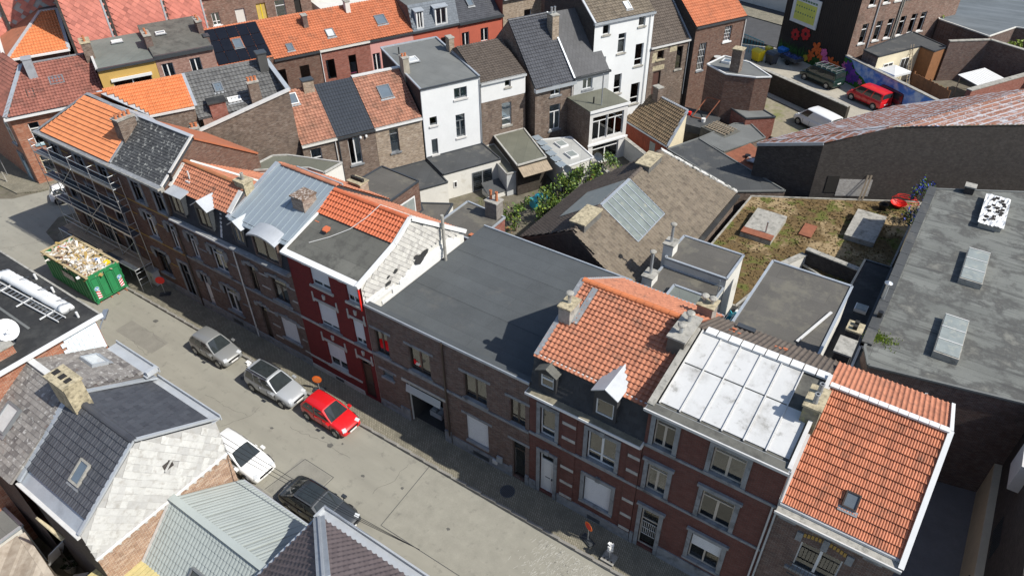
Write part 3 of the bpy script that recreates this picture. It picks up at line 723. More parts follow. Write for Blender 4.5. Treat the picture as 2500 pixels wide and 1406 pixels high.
for i in range(900):
    t = random.random(); x = -10.7+4.2*t+random.gauss(0, .4); y = -2.25-random.random()**1.7*3.4; L = random.uniform(.03, .45)**1.2; a = R(100)+random.gauss(0, .2)
    sm.bar((x, y, .003), (x+math.cos(a)*L, y-math.sin(a)*L*.8, .003), random.uniform(.004, .028), .004)
sm.build('plaster_smears', plain('plaster_dust', (.4, .39, .35), .95, .2, 4, bump=0), label='white plaster dust smeared across the sunny road', kind='stuff')

# ================================================================ front row, far (left) to near (right)
xAB = -41.4
STR = dict(cur=None)
# --- A1 corner house with scaffolding
hA = thing('corner_house', 'brown brick corner house with orange tiled hip roof behind scaffolding', 'house', (0, 0, 0))
mb = MB(); opsA = []
for xx in (-55.4, -52.3, -49.3):
    opsA += [('w1t', xx, xx+1.0, 7.7, 9.3, dict(f=GREYF, sill=.12, sur='stone')), ('w1t', xx, xx+1.0, 4.75, 6.8, dict(f=GREYF, sill=.12, sur='stone'))]
opsA += [('w2t', -55.3, -54.0, 1.3, 3.4, dict(f=GREYF, sill=.1)), ('w2t', -52.9, -50.7, 1.3, 3.4, dict(f=BEIGEF, sill=.1, cur=('tan', [(0, 1)], .3))), ('door', -49.4, -48.4, .12, 3.3, dict(f=GREYF, sur='stone'))]
XL = -56.4
wall_sheet(mb, XL, -47.22, 0, 0, 9.95, [o[1:5] for o in opsA]); mb.build('front_wall', BR_BROWN2, hA)
for o in opsA: opening(hA, *o[:5], **o[5])
eL = Vector((XL, 0, 0)); e2 = eL+uB*11.2
MB().poly((XL, 0, 0), (e2.x, e2.y, 0), (e2.x, e2.y, 9.95), (XL, 0, 9.95)).build('side_wall', BR_BROWN2, hA)
bp = Bp(-17.65, 1.5); bq = Bp(-20.8, 1.5)
MB().poly((bp.x, bp.y, 0), (bq.x, bq.y, 0), (bq.x, bq.y, 10.85), (bp.x, bp.y, 10.85)).poly((e2.x, e2.y, 0), (bp.x, bp.y, 0), (bp.x, bp.y, 10.85), (e2.x, e2.y, 10.85)).poly((-47.22, 0, 0), (bq.x, bq.y, 0), (bq.x, bq.y, 9.9), (-47.22, 0, 9.9)).build('rear_wall', BR_BROWN, hA)
# string courses with yellow brick bands
def band(h, x0, x1, z, hh, mat, y=0, d=.03, name='string_course'):
    return MB().box(x0, x1, y-d, y+.02, z, z+hh).build(name, mat, h)
YBAND = plain('yellow_glazed_brick', (.36, .22, .05), .6, .2, 6)
for z in (4.45, 7.35): band(hA, XL, -47.25, z, .09, YBAND)
for z in (2.9, 6.2, 9.0):
    for (a, b_) in ((XL, -55.7), (-54.1, -53.2), (-50.6, -49.6), (-48.2, -47.25)): band(hA, a, b_, z, .07, YBAND)
# hip roof
apex = Vector((-53.95, 3.2, 12.2)); r1 = Vector((-47.2, 2.9, 12.2))
cornice(hA, XL-.3, -47.22, 0, 10.02, .42, .34, CONC, top=LEAD)
slab([(XL, -.05, 10.03), (-47.22, -.05, 10.03), (r1.x, r1.y, r1.z), (apex.x, apex.y, apex.z)], .1).build('roof_deck', ANTHF, hA)
sl_ = math.hypot(3.0, 2.17)
tile_field(hA, (XL, -.05, 10.05), (-47.25, -.05, 10.05), (XL, 2.9, 12.22), .23, .34, ORANGE_T, 'double', 300, clip=[(.35, .0), (9.15, 0), (9.0, sl_), (2.75, sl_)])
o2L, o2R = Bp(-23.7, 4.75, 12.2), Bp(-17.6, 4.9, 12.2); oeL, oeR = Bp(-20.75, 1.5, 10.87), Bp(-17.6, 1.5, 10.85)
slab([oeL, oeR, o2R, o2L], .1).build('roof_deck', ZINC_W, hA)
o0 = Bp(-23.7, 1.5, 10.85)
tile_field(hA, o0+Vector((0, 0, .03)), oeR+Vector((0, 0, .03)), Bp(-23.7, 4.8, 12.23), .23, .34, ORANGE_T, 'double', 300, clip=[(3.15, 0), (6.1, 0), (6.1, 3.7), (.2, 3.7)])
slab([eL+Vector((0, 0, 10.03)), apex, o2R, Bp(-17.6, 5.9, 10.0)], .1).build('roof_deck', ORANGE_W, hA)
slab([apex-Vector((0, 0, .02)), r1-Vector((0, 0, .02)), Vector((bq.x+2.5, bq.y-.5, 10.9)), oeL], .06).build('valley_lining', ZINC_W, hA)
fl = MB(); fl.bar((XL, -.02, 10.12), apex+Vector((0, 0, .08)), .42, .05); fl.build('hip_flashing', LEAD, hA)
MB().bar(apex+Vector((0, 0, .06)), r1+Vector((0, 0, .06)), .3, .08).build('ridge_flashing', LEAD, hA)
MB().bar(o2R+Vector((0, 0, .06)), oeR+Vector((0, 0, .06)), .45, .05).build('verge_flashing', ZINC, hA)
MB().bar(oeL+Vector((0, 0, -.03))-nB*.08, oeR+Vector((0, 0, -.03))-nB*.08, .14, .14).build('gutter', WHITE_W, hA)
chimney(hA, -47.65, -46.9, 1.3, 2.55, 10.5, 12.55, BR_BROWN, 4, CONC, along='y')

# --- A2 slate house
opsA2 = [('w1t', -45.4, -44.35, 7.7, 9.3, dict(f=GREYF, sill=.15, sur='stone')), ('w1t', -42.85, -41.9, 7.7, 9.3, dict(f=GREYF, sill=.15, sur='stone')),
         ('w2t', -45.35, -44.25, 4.75, 6.85, dict(f=WHITE, sill=.15, sur='eared', cur=('net', [(.5, 1)]))), ('w2t', -42.65, -41.85, 4.75, 6.8, dict(f=WHITE, sill=.1, sur='eared', label='narrow window with a green curtain')),
         ('w2t', -45.75, -44.35, 1.45, 3.5, dict(f=BROWNF, sill=.1, sur='eared', glass=GLASS_D)), ('doorg', -42.8, -41.9, .15, 3.5, dict(f=GREYF, sur='stone', cur=('net', [(0, 1)])))]
hA2 = house('terraced_house', 'brown brick house with patchy black slate roof beside the scaffolding', -47.2, xAB, [(0, 10.0), (3.0, 12.25), (7.5, 9.2)], BR_BROWN2, opsA2,
            [dict(mat=SLATE_D, kind='slate', tw=.26, tl=.2, n=300, tname='slate'), dict(mat=ORANGE_W)], ov=(0, .1))
MB().box(-42.2, -41.99, .26, .28, 4.9, 6.2).build('curtain', plain('green_curtain', (.03, .35, .08), .8), hA2)
cornice(hA2, -47.2, xAB+.1, 0, 10.02, .42, .34, CONC, top=LEAD)
for z in (4.45, 7.35): band(hA2, -47.18, xAB-.02, z, .09, YBAND)
for z in (2.85, 6.25):
    for (a, b_) in ((-47.18, -46.2), (-44.0, -43.1)): band(hA2, a, b_, z, .07, YBAND)
MB().box(-47.18, xAB-.02, -.05, .02, .12, .75).build('plinth', STONE, hA2)
MB().bar((xAB+.02, -.1, 10.05), (xAB+.02, 3.05, 12.4), .16, .1).build('verge_board', WHITE_W, hA2)
MB().bar((-47.15, 3.0, 12.3), (xAB, 3.0, 12.3), .3, .06).build('ridge_flashing', ZINC_W, hA2)
MB().bar((-47.15, -.05, 10.1), (-47.15, 2.95, 12.28), .14, .1).build('verge_flashing', LEAD, hA2)
downpipe(hA2, xAB+.05, 0, .2, 9.6, BROWNF)
# --- B mansard with red tiles, two dormers
xBC = -35.25
opsB = [('w2t', -40.4, -39.65, 4.85, 6.85, dict(sill=.15, sur='eared')), ('w2t', -38.1, -36.7, 4.8, 6.7, dict(sill=.2, sur='eared', cur=('tan', [(0, .45), (.5, 1)]))),
        ('door', -40.45, -39.75, .2, 3.5, dict(sur='eared', f=WHITE)), ('w2t', -38.0, -36.65, 1.35, 3.5, dict(sill=.2, sur='eared', cur=('net', [(.5, 1)])))]
hB = house('terraced_house', 'brown brick house with red tiled mansard and two zinc dormers', xAB, xBC, [(0, 7.75), (.5, 9.8), (1.95, 10.95), (8.5, 6.8)], BR_DARK, opsB,
           [dict(mat=SLATE_M, kind='slate', tw=.3, tl=.25, n=0), dict(mat=TERRA_T, kind='pan', tw=.21, tl=.27, n=300, eave=.1), dict(mat=TERRA_T, kind='pan', tw=.21, tl=.27, n=0)])
cornice(hB, xAB+.02, xBC-.02, 0, 7.8, .38, .3, WHITE_W, top=LEAD)
band(hB, xAB+.02, xBC-.02, 4.5, .14, STONE, d=.07)
for (a, b_) in ((-39.5, -38.6), (-36.2, xBC)): band(hB, a, b_-.02, 5.9, .09, STONE)
for (a, b_) in ((-39.5, -38.5), (-36.2, xBC)): band(hB, a, b_-.02, 2.6, .09, STONE)
MB().box(xAB+.1, xBC-.02, -.06, .02, .12, .85).build('plinth', STONE, hB)
MB().box(-37.9, -36.9, -.075, -.03, .3, .62).build('cellar_grille', ANTHF, hB)
dormer(hB, -40.95, -39.6, 8.25, 9.8, -.05, .6, 'flat', ANTHF, ZINC_W, cur=('net', [(.45, 1)]), frame=BROWNF)
dormer(hB, -38.25, -36.85, 8.2, 9.85, -.05, .7, 'gable', ANTHF, ZINC_W, rise=.46, back=.6, wtop=9.6, frame=BROWNF, cur=('net', [(.1, .9)]))
MB().bar((-36.3, .05, 7.95), (-36.3, .55, 9.85), .18, .12).build('party_flashing', WHITE_W, hB)
ridge_caps(hB, (xAB+.1, 1.95, 11.0), (xBC-.2, 1.95, 11.0), plain('ridge_mossy', (.38, .14, .06), .85, .25, 2, stain=((.16, .13, .05), .5, .7, 2)), .15, .42)
MB().bar((xBC-.1, .4, 9.9), (xBC-.1, 1.6, 10.85), .34, .08).build('verge_flashing', WHITE_W, hB)
MB().bar((xAB+.15, .4, 9.9), (xAB+.15, 1.9, 11.0), .24, .08).build('verge_mortar', RENDER_D, hB)
MB().bar((xAB+.3, 2.2, 10.95), (xBC-1.2, 4.6, 9.45), .2, .12).build('verge_mortar', RENDER_D, hB)
chimney(hB, -36.05, -35.15, 1.75, 2.45, 10.2, 11.25, CONC_Y, 1, CONC_Y, potmat=CONC, poth=.45)
MB().tube((-40.0, 1.2, 10.3), (-40.0, 1.2, 11.0), .05, 8).box(-40.2, -39.8, .95, 1.35, 10.25, 10.36).build('vent_pipe', WHITE_W, hB)
MB().tube((xAB+.05, .7, 9.6), (xAB+.05, .7, 10.7), .11, 10).build('flue', BLACKP, hB)
downpipe(hB, xBC-.08, 0, .2, 7.5, WHITE_W)
# --- C zinc roof
xCD = -30.02
opsC = [('w2t', -34.45, -33.7, 4.6, 6.7, dict(f=BROWNF, sill=.15, lint='stepped', cur=('tan', [(.2, .9)], .35, .3))), ('w2t', -32.3, -30.85, 4.8, 6.65, dict(f=BROWNF, sill=.15, lint='stepped', cur=('net', [(0, 1)], .1, .3))),
        ('door', -34.4, -33.7, .2, 3.45, dict(f=BROWNF, lint='stepped', tr=.2)), ('sh', -32.4, -30.85, 1.55, 3.4, dict(sill=.15, lint='stepped'))]
hC = house('terraced_house', 'brown brick house with grey standing seam zinc roof and arched dormer', xBC, xCD, [(0, 7.75), (.35, 9.75), (4.6, 11.45), (8.8, 8.3)], BR_DARK, opsC,
           [dict(mat=SLATE_M, kind='slate', tw=.3, tl=.25, n=0), dict(mat=ZINC_P, eave=.25), dict(mat=TERRA_T, kind='pan', tw=.21, tl=.3, n=0)])
d = Vector((0, 4.25, 1.7)).normalized()
for i in range(11):
    x = xBC+.2+i*.49
    MB().bar(Vector((x, .13, 9.68)), Vector((x, 4.58, 11.46)), .03, .05).build('standing_seam', ZINC_P, hC)
MB().bar((xBC+.0, .15, 9.72), (xBC+.0, 4.6, 11.5), .3, .1).build('verge_flashing', ZINC, hC)
cornice(hC, xBC+.02, xCD-.02, 0, 7.82, .38, .3, STONE, top=LEAD)
band(hC, xBC+.02, xCD-.02, 4.42, .14, STONE, d=.07)
for z in (5.4, 6.4): 
    for (a, b_) in ((-33.3, -32.5), (-30.5, xCD-.03)): band(hC, a, b_, z, .09, STONE_L)
for z in (1.2, 2.2, 3.3):
    for (a, b_) in ((-33.3, -32.6), (-30.5, xCD-.03)): band(hC, a, b_, z, .09, STONE_L)
MB().box(xBC+.02, xCD-.02, -.06, .02, .12, .7).build('plinth', STONE, hC)
dormer(hC, -34.85, -33.8, 8.15, 9.6, .0, .5, 'gable', ANTHF, ZINC_W, rise=.36, back=.5, wtop=9.4, frame=GREYF, cur=('net', [(.2, .8)]))
dormer(hC, -32.95, -30.7, 7.95, 9.55, -.08, .7, 'arch', BR_DARK, ZINC_W, rise=.32, frame=BROWNF, cur=('net', [(.05, .45), (.55, .95)], .25))
ridge_caps(hC, (xBC+.5, 4.62, 11.48), (xCD, 4.62, 11.48), TERRA_T, .15, .42)
chimney(hC, -31.55, -30.55, 2.3, 3.35, 9.9, 11.35, brick('brick_flaking', (.3, .2, .15), (.16, .1, .075), (.42, .38, .33), gl=.6), 0, plain('chimney_top', (.14, .09, .06), .95, .4, 6, stain=((.45, .4, .36), .5, .6, 7)))
chimney(hC, -32.4, -31.3, 7.55, 8.3, 7.8, 9.6, BR_TAN, 4, CONC_Y, hood=True)
MB().box(xBC+1.1, xCD-.1, 5.1, 5.2, 11.05, 11.3).build('party_flashing', ZINC, hC)
# --- D red painted house
xDE = -24.05
opsD = [('shp', -28.2, -26.65, 7.72, 9.3, dict(sill=.18, part=.22, sillm=STONE_L)), ('shp', -25.35, -24.42, 7.75, 9.3, dict(sill=.15, part=.3, sillm=STONE_L)),
        ('shp', -28.2, -26.62, 4.65, 6.5, dict(sill=.18, part=.16, lint='eared')), ('shp', -25.35, -24.45, 4.6, 6.5, dict(sill=.1, part=.22, lint='eared')),
        ('shp', -28.2, -26.6, 1.3, 3.35, dict(sill=.18, part=.34, lint='eared', sillm=STONE_L)), ('door', -25.3, -24.42, .2, 3.4, dict(f=BROWNF, lint='eared', tr=.15))]
hD = house('terraced_house', 'red painted brick house with white roller shutters and stepped tile roof', xCD, xDE, [(0, 9.5), (2.84, 10.44), (4.31, 11.32), (9.04, 7.86)], BR_PAINT, opsD,
           [dict(mat=FELT_OLD, eave=.3), dict(mat=TERRA_M if False else plain('tile_orange_glazed', (.52, .135, .055), .45, .1, 1, rnd=.25), kind='pan', tw=.22, tl=.34, n=200), dict(mat=TERRA_T, kind='pan', tw=.22, tl=.34)], side=RENDER_D, ov=(0, .05))
cornice(hD, xCD+.02, xDE+.02, 0, 9.56, .4, .3, WHITE)
band(hD, xCD+.02, xDE-.02, 4.4, .13, STONE_L, d=.07); band(hD, xCD+.02, xDE-1.4, 1.15, .12, STONE_L, d=.06)
MB().box(xCD+.02, -25.4, -.06, .02, .12, .45).build('plinth', STONE_L, hD)
MB().box(-27.9, -27.2, -.075, -.03, .2, .42).build('cellar_grille', ANTHF, hD)
for xx in (-28.5, -26.35, -25.6): MB().box(xx-.16, xx+.16, -.12, .02, 9.05, 9.24).build('console', STONE_L, hD)
ridge_caps(hD, (xCD+.1, 4.31, 11.36), (xDE-.1, 4.31, 11.36), MATS['tile_orange_glazed'], .16, .4)
MB().bar((xCD+.35, 2.86, 10.46), (xDE-.05, 2.86, 10.46), .1, .12).build('step_flashing', ANTHF, hD)
MB().bar((xCD+.05, -.35, 9.5), (xCD+.05, 2.8, 10.5), .14, .1).build('verge_board', WHITE, hD)
# white verge boards on the gable
for a, b_ in (((-.38, 9.5), (2.84, 10.5)), ((2.84, 10.5), (4.31, 11.42)), ((4.31, 11.42), (9.15, 7.85))):
    MB().bar((xDE+.06, a[0], a[1]), (xDE+.06, b_[0], b_[1]), .18, .26).build('verge_board', WHITE, hD)
# diamond cladding on the gable, worn away at the bottom
P0 = Vector((xDE+.02, 0.05, 7.2))
cl = [(0.1, .9), (2.6, .75), (4.5, 1.35), (6.7, 1.45), (7.9, 1.0), (8.9, .75), (4.31, 4.0), (2.84, 3.1), (0.1, 2.15)]
tile_field(hD, P0, P0+Vector((0, 9, 0)), P0+Vector((0, 0, 4.2)), .36, .18, ASB_C, 'diamond', 300, 'shingle', clip=cl, jit=.02)
sh = MB()
for i, (a, b_, zz) in enumerate(((1.3, 8.6, 7.2), (2.2, 8.5, 7.45), (2.8, 8.2, 7.7), (3.4, 7.9, 7.95), (.2, 2.4, 7.75), (.1, 1.6, 8.05))):
    sh.box(xDE+.01, xDE+.05+.03*(i % 3), a, b_, zz, zz+.22)
sh.build('gable_boards', WHITE, hD)
tp = MB()
for (y, z, s_) in ((4.7, 8.35, .5), (5.1, 8.55, .42), (4.4, 8.7, .22), (1.9, 8.35, .25), (2.0, 8.75, .15), (2.6, 8.8, .2)):
    P = [(xDE+.09+random.uniform(0, .04), y+s_*math.cos(t)*random.uniform(.7, 1.2), z+s_*.6*math.sin(t)*random.uniform(.7, 1.2)) for t in [i*math.pi/4 for i in range(8)]]
    tp.poly(*P)
tp.build('torn_membrane', plain('membrane_black', (.03, .03, .03), .8, .3, 8, bump=.5), hD)
MB().tube((xDE+.3, 6.75, 6.95), (xDE+.3, 6.75, 10.4), .1, 10).build('flue_pipe', CONC, hD)
for i in range(4): MB().box(-28.9+.1*i+(0 if i else -.9), -28.55+.1*i+(0 if i else -.9), 2.1-.12*i+(.2 if i == 0 else 0), 2.4-.12*i+(.2 if i == 0 else 0), 10.2+.03*i, 10.28+.03*i).build('loose_tile', MATS['tile_orange_glazed'], hD)
cb = MB(); pts = [Vector((-28.9, .9, 9.85)), Vector((-28.0, 1.7, 10.12)), Vector((-27.2, 2.6, 10.45)), Vector((-26.6, 3.5, 11.0)), Vector((-26.2, 4.3, 11.55)), Vector((-25.2, 5.3, 10.75)), Vector((-24.6, 6.3, 10.0))]
for a, b_ in zip(pts, pts[1:]): cb.tube(a, b_, .022, 6)
cb.build('cable', WHITE_W, hD)
MB().tube((-24.2, -.1, 7.6), (-24.2, -.1, 9.3), .05, 8).build('downpipe', REDP, hD)
# --- E flat roofed double house with garage
xEF = -13.15
LD = dict(sill=.1, lint='brick')
opsE = [('w2', -23.65, -22.65, 4.68, 6.5, dict(f=BROWNF, cur=('red', [(.35, .6), (.75, 1)], .3, .25), **LD)), ('w2b', -21.1, -19.6, 4.72, 6.55, dict(f=BROWNF, tr=.12, cur=('red', [(.08, .45), (.55, .72)], .2, .35), **LD)),
        ('w2b', -17.3, -15.82, 4.75, 6.58, dict(f=BROWNF, tr=.2, cur=('tan', [(0, 1)], .2), **LD)), ('w2b', -14.35, -13.4, 4.6, 6.42, dict(f=BROWNF, tr=.25, cur=('tan', [(0, 1)], .25), **LD)),
        ('w1', -23.45, -22.65, 2.9, 3.4, dict(f=GREYF, glass=GLASS_M, **LD)), ('sh', -17.33, -15.82, 1.3, 3.35, dict(lint='brick', sill=.02)), ('doorg', -14.22, -13.4, .25, 3.25, dict(f=BROWNF, lint='brick', tr=.22, cur=('net', [(0, 1)]))),
        ('garage', -21.6, -18.95, .0, 3.42, dict(f=WHITE_W))]
hE = house('flat_roofed_house', 'long dark brick house with blue grey flat roof and open garage', xDE, xEF, [(0, 8.1), (.3, 8.1)], BR_DARK, opsE, front=True, rear=False)
hE.children[0].name = 'front_wall'
MB().poly((xDE+.01, .3, 7.0), (xEF-.01, .3, 7.0), (xEF-.01, .3, 8.08), (xDE+.01, .3, 8.08)).build('parapet', FELT_BLUE, hE)
MB().box(xDE, xEF, -.01, .33, 8.1, 8.14).build('parapet_coping', FELT_BLUE, hE); MB().box(xDE, xEF, -.07, -.012, 8.0, 8.15).build('coping_edge', ZINC, hE)
MB().box(xDE+.02, xEF-.02, .31, 11.15, 6.9, 7.12).build('roof_sheet', FELT_BLUE, hE)
MB().box(xDE+.02, xEF-.02, 11.15, 11.25, 6.88, 7.2).build('roof_edge', ZINC, hE)
for X in (xDE+.01, xEF-.01): MB().poly((X, .3, 0), (X, 11.2, 0), (X, 11.2, 7.1), (X, .3, 7.1)).build('side_wall', BR_BROWN, hE)
MB().poly((xDE+.01, 11.2, 0), (xEF-.01, 11.2, 0), (xEF-.01, 11.2, 7.0), (xDE+.01, 11.2, 7.0)).build('rear_wall', BR_BROWN, hE)
lip = MB()
for yy in (4.05, 8.1): lip.box(xDE+.1, xEF-.1, yy, yy+.08, 7.121, 7.132)
lip.build('felt_lap', FELT_BLUE, hE)
band(hE, xDE+.02, xEF-.02, 4.42, .16, STONE, d=.07)
downpipe(hE, -18.56, 0, .8, 8.05, BROWNF, .06)
for b_ in ((-18.4, -14.4, -.06, .02, .12, .85), (-14.4, -14.24, -.08, .02, .12, 1.0), (-13.38, xEF-.02, -.08, .02, .12, .9), (-22.3, -21.62, -.09, .02, .12, 1.05), (-18.93, -18.5, -.09, .02, .12, 1.05), (-23.95, -22.32, -.05, .02, .12, .7)): MB().box(*b_).build('plinth', STONE, hE)
MB().box(-16.9, -15.8, -.075, -.03, .3, .62).build('cellar_grille', ANTHF, hE)
g = MB()
for i in range(5):
    g.add([(-21.55, -.1-.02*i, 3.4-.11*i), (-19.0, -.1-.02*i, 3.4-.11*i), (-19.0, -.12-.02*i, 3.4-.11*i-.108), (-21.55, -.12-.02*i, 3.4-.11*i-.108)], [(0, 1, 2, 3)])
gd = g.build('tilted_garage_door', plain('garage_door_grey', (.36, .4, .42), .5, .1, 2), hE)
MB().box(-21.95, -18.7, -.05, .06, 3.424, 3.62).build('garage_lintel', STONE_L, hE)
MB().box(-21.6, -18.95, .23, 6, .02, .05).box(-21.6, -21.55, .23, 6, .05, 3.4).box(-18.98, -18.93, .23, 6, .05, 3.4).box(-21.6, -18.95, 6, 6.05, .05, 3.4).box(-21.6, -18.95, .23, 6, 3.42, 3.45).build('garage_interior', plain('garage_wall', (.05, .048, .045), .9), hE)
q = MB()
for i in range(26):
    t = (i+.5)/26; xx = -21.85+3.1*t; q.box(xx-.035, xx+.035, -.012, .05, 3.63, 3.87)
q.build('brick_arch', BR_DARK, hE)
t = thing('storage_crate', 'white crate of odds and ends inside the open garage', 'crate', (-21.0, 1.0, .05))
MB().box(0, .9, 0, .6, 0, .06).box(0, .04, 0, .6, .06, .4).box(.86, .9, 0, .6, .06, .4).box(.04, .86, 0, .04, .06, .4).box(.04, .86, .56, .6, .06, .4).build('crate_body', WHITE_W, t); MB().box(.1, .4, .1, .5, .06, .5).box(.5, .8, .1, .45, .06, .36).build('contents', RENDER_G, t)
MB().box(-15.2, -14.85, -.16, -.06, .9, 1.35).build('letter_box', ZINC, hE)
MB().box(-15.5, -15.2, -.16, -.06, .55, .85).build('letter_box', WHITE_W, hE)
# --- F mansard with terracotta tiles
xFG = -7.05
SU = dict(sill=.2, sur='stone', key=True)
opsF = [('w1b', -12.5, -11.62, 4.85, 6.9, dict(tr=.22, cur=('net', [(0, 1)]), **SU)), ('w2b', -9.82, -8.3, 4.85, 6.9, dict(tr=.25, cur=('net', [(0, .62)]), **SU)),
        ('door', -12.47, -11.62, .3, 3.5, dict(sur='stone', key=True, tr=.2, part=WHITE)), ('sh', -9.82, -8.3, 1.43, 3.48, SU)]
profF = [(0, 7.75), (.47, 9.62), (4.75, 11.33), (9.39, 8.45)]
hF = house('terraced_house', 'red brick house with terracotta pantile mansard and two dormers', xEF, xFG, profF, BR_RED, opsF,
           [dict(mat=SLATE_M, kind='slate', tw=.32, tl=.26, n=220, tname='slate'), dict(mat=TERRA_T, kind='pan', tw=.225, tl=.27, n=300, eave=.12), dict(mat=TERRA_T, kind='pan', tw=.225, tl=.27, n=0)], side=SLATE_M)
cornice(hF, xEF-.02, xFG+.02, 0, 7.85, .42, .32, WHITE, top=plain('gutter_debris', (.2, .18, .13), .9, .4, 3))
band(hF, xEF+.02, xFG-.02, 4.55, .16, STONE, d=.07)
for xx, ww in ((-11.2, .75), (-7.68, .6)):
    MB().box(xx-.02, xx+ww+.02, -.05, .02, .8, 4.54).box(xx-.02, xx+ww+.02, -.05, .02, 4.72, 7.5).build('pilaster_or_shadow_band', BR_RED, hF)
    for z in (1.0, 2.1, 3.3, 5.55, 6.6): MB().box(xx, xx+ww, -.07, -.04, z-.12, z+.08).build('stone_band', STONE_L, hF)
for b_ in ((-11.35, xFG-.02, -.06, .02, .12, .8), (xEF+.02, -12.7, -.06, .02, .12, .8)): MB().box(*b_).build('plinth', STONE, hF)
MB().box(-9.45, -8.7, -.075, -.03, .2, .5).build('cellar_grille', STEEL_D, hF)
dormer(hF, -12.65, -11.68, 8.2, 9.42, .0, .52, 'gable', SLATE_M, FELT_OLD, rise=.28, over=.12, back=.12, wtop=9.12, wk='w1t')
dormer(hF, -9.66, -8.5, 8.15, 9.86, -.05, 1.15, 'gable', SLATE_M, ZINC_W, rise=.34, over=.1, wk='w1', back=.7, wtop=9.28)
MB().bar((xEF+.02, .5, 9.66), (xFG-.1, .5, 9.66), .07, .09).build('break_flashing', WHITE_W, hF)
MB().bar((xEF+.08, .45, 9.68), (xEF+.08, 4.75, 11.42), .26, .1).build('verge_flashing', LEAD, hF)
MB().bar((xEF+.08, 4.75, 11.42), (xEF+.08, 9.4, 8.55), .2, .1).build('verge_flashing', ZINC_W, hF)
MB().bar((-12.25, 2.5, 10.55), (-12.25, 4.5, 11.36), .3, .03).build('soaker_strip', LEAD, hF)
ridge_caps(hF, (xEF+.1, 4.75, 11.38), (xFG-.1, 4.75, 11.38), plain('ridge_terracotta', (.52, .16, .06), .75, .12, 1.5), .17, .42)
chimney(hF, -13.02, -12.4, 2.3, 3.25, 10.0, 11.35, CONC, 1, CONC_Y, cowl=True, poth=.5)
chimney(hF, -7.75, -6.95, 3.0, 4.9, 10.0, 11.55, plain('chimney_render_dark', (.11, .1, .085), .9, .3, 2), 2, CONC, cowl=True, along='y', poth=.4)
chimney(hF, -7.9, -7.1, 7.1, 7.9, 8.6, 10.5, plain('chimney_render', (.28, .25, .22), .9, .3, 2), 2, CONC_Y, cowl=True, poth=.25)
MB().bar((xEF+.1, 9.45, 8.46), (xFG, 9.45, 8.46), .14, .12).build('gutter', ZINC_W, hF)
# --- G white panel roof
xGH = -1.05
SG = dict(sill=.22, sur='stone', f=BEIGEF)
opsG = [('w2t', -6.66, -5.72, 7.95, 9.68, dict(cur=None, tr=.2, glass=GLASS_D, **SG)), ('w2t', -4.02, -2.62, 7.95, 9.65, dict(cur=('net', [(0, 1)]), tr=.2, **SG)),
        ('w2t', -6.66, -5.7, 4.78, 6.68, dict(cur=('net', [(0, 1)]), tr=.22, lint='hood', **SG)), ('w2t', -4.04, -2.58, 4.75, 6.7, dict(tr=.22, glass=GLASS_D, lint='hood', **SG)),
        ('doorg', -6.6, -5.7, .3, 3.35, dict(sur='stone', f=BEIGEF, tr=.3, lint='hood')), ('shp', -4.04, -2.58, 1.4, 3.42, dict(part=.52, lint='hood', sill=.22, sur='stone', f=BEIGEF))]
profG = [(0, 10.35), (4.65, 11.2), (8.2, 9.25)]
hG = house('terraced_house', 'tall red brick house with white panelled roof and bluestone window surrounds', xFG, xGH, profG, BR_RED, opsG,
           [dict(mat=FELT_OLD), dict(mat=BROWN_D, kind='pan', tw=.24, tl=.3, n=0)], side=BR_RED)
sl = (11.2-10.35)/4.65
wd = (xGH-xFG-.5)/6; pn = MB()
for i in range(6):
    for (ya, yb) in ((.25, 2.55), (2.62, 4.6)):
        x0_ = xFG+.35+i*wd
        if i == 5 and ya > 2: continue
        slab([(x0_+.03, ya, 10.4+sl*ya), (x0_+wd-.03, ya, 10.4+sl*ya), (x0_+wd-.03, yb, 10.4+sl*yb), (x0_+.03, yb, 10.4+sl*yb)], .04).build('roof_panel', ROOF_WHITE, hG)
    MB().bar((xFG+.35+i*wd, .15, 10.42+sl*.15), (xFG+.35+i*wd, 4.62, 10.42+sl*4.62), .05, .08).build('batten', WHITE_W, hG)
for i in range(10):
    x0_ = xFG+.5+i*.55
    MB().bar((x0_, 4.68, 11.3), (x0_+.5, 4.68, 11.3), .42, .1).build('ridge_tile', WHITE, hG)
cornice(hG, xFG-.02, xGH+.02, 0, 10.5, .5, .42, STONE, top=FELT_OLD); MB().box(xFG-.05, xGH+.05, -.56, -.505, 10.4, 10.53).build('gutter_edge', WHITE_W, hG)
band(hG, xFG+.02, xGH-.02, 7.7, .14, STONE, d=.06); band(hG, xFG+.02, xGH-.02, 4.55, .14, STONE, d=.06)
for b_ in ((xFG+.02, -6.85, -.06, .02, .12, 1.0), (-5.48, xGH-.02, -.06, .02, .12, 1.0)): MB().box(*b_).build('plinth', STONE, hG)
gr = MB()
for i in range(8): gr.box(-6.5+.1*i, -6.48+.1*i, .1, .12, 1.2, 2.2)
for z in (1.2, 1.7, 2.2): gr.box(-6.52, -5.76, .097, .123, z-.012, z+.012)
gr.build('door_grille', WHITE_W, hG)
MB().bar((xFG+.1, -.2, 10.5), (xFG+.1, 4.5, 11.35), .3, .14).build('verge_kerb', CONC, hG)
MB().bar((xGH-.02, -.3, 10.5), (xGH-.02, 4.7, 11.4), .16, .2).build('verge_kerb', WHITE_W, hG)
chimney(hG, -1.5, -.85, 2.1, 3.4, 10.3, 11.65, plain('chimney_mossy', (.2, .18, .13), .95, .35, 3, stain=((.3, .28, .13), .55, .7, 4)), 2, CONC_Y, along='y', potmat=LEAD, poth=.5)
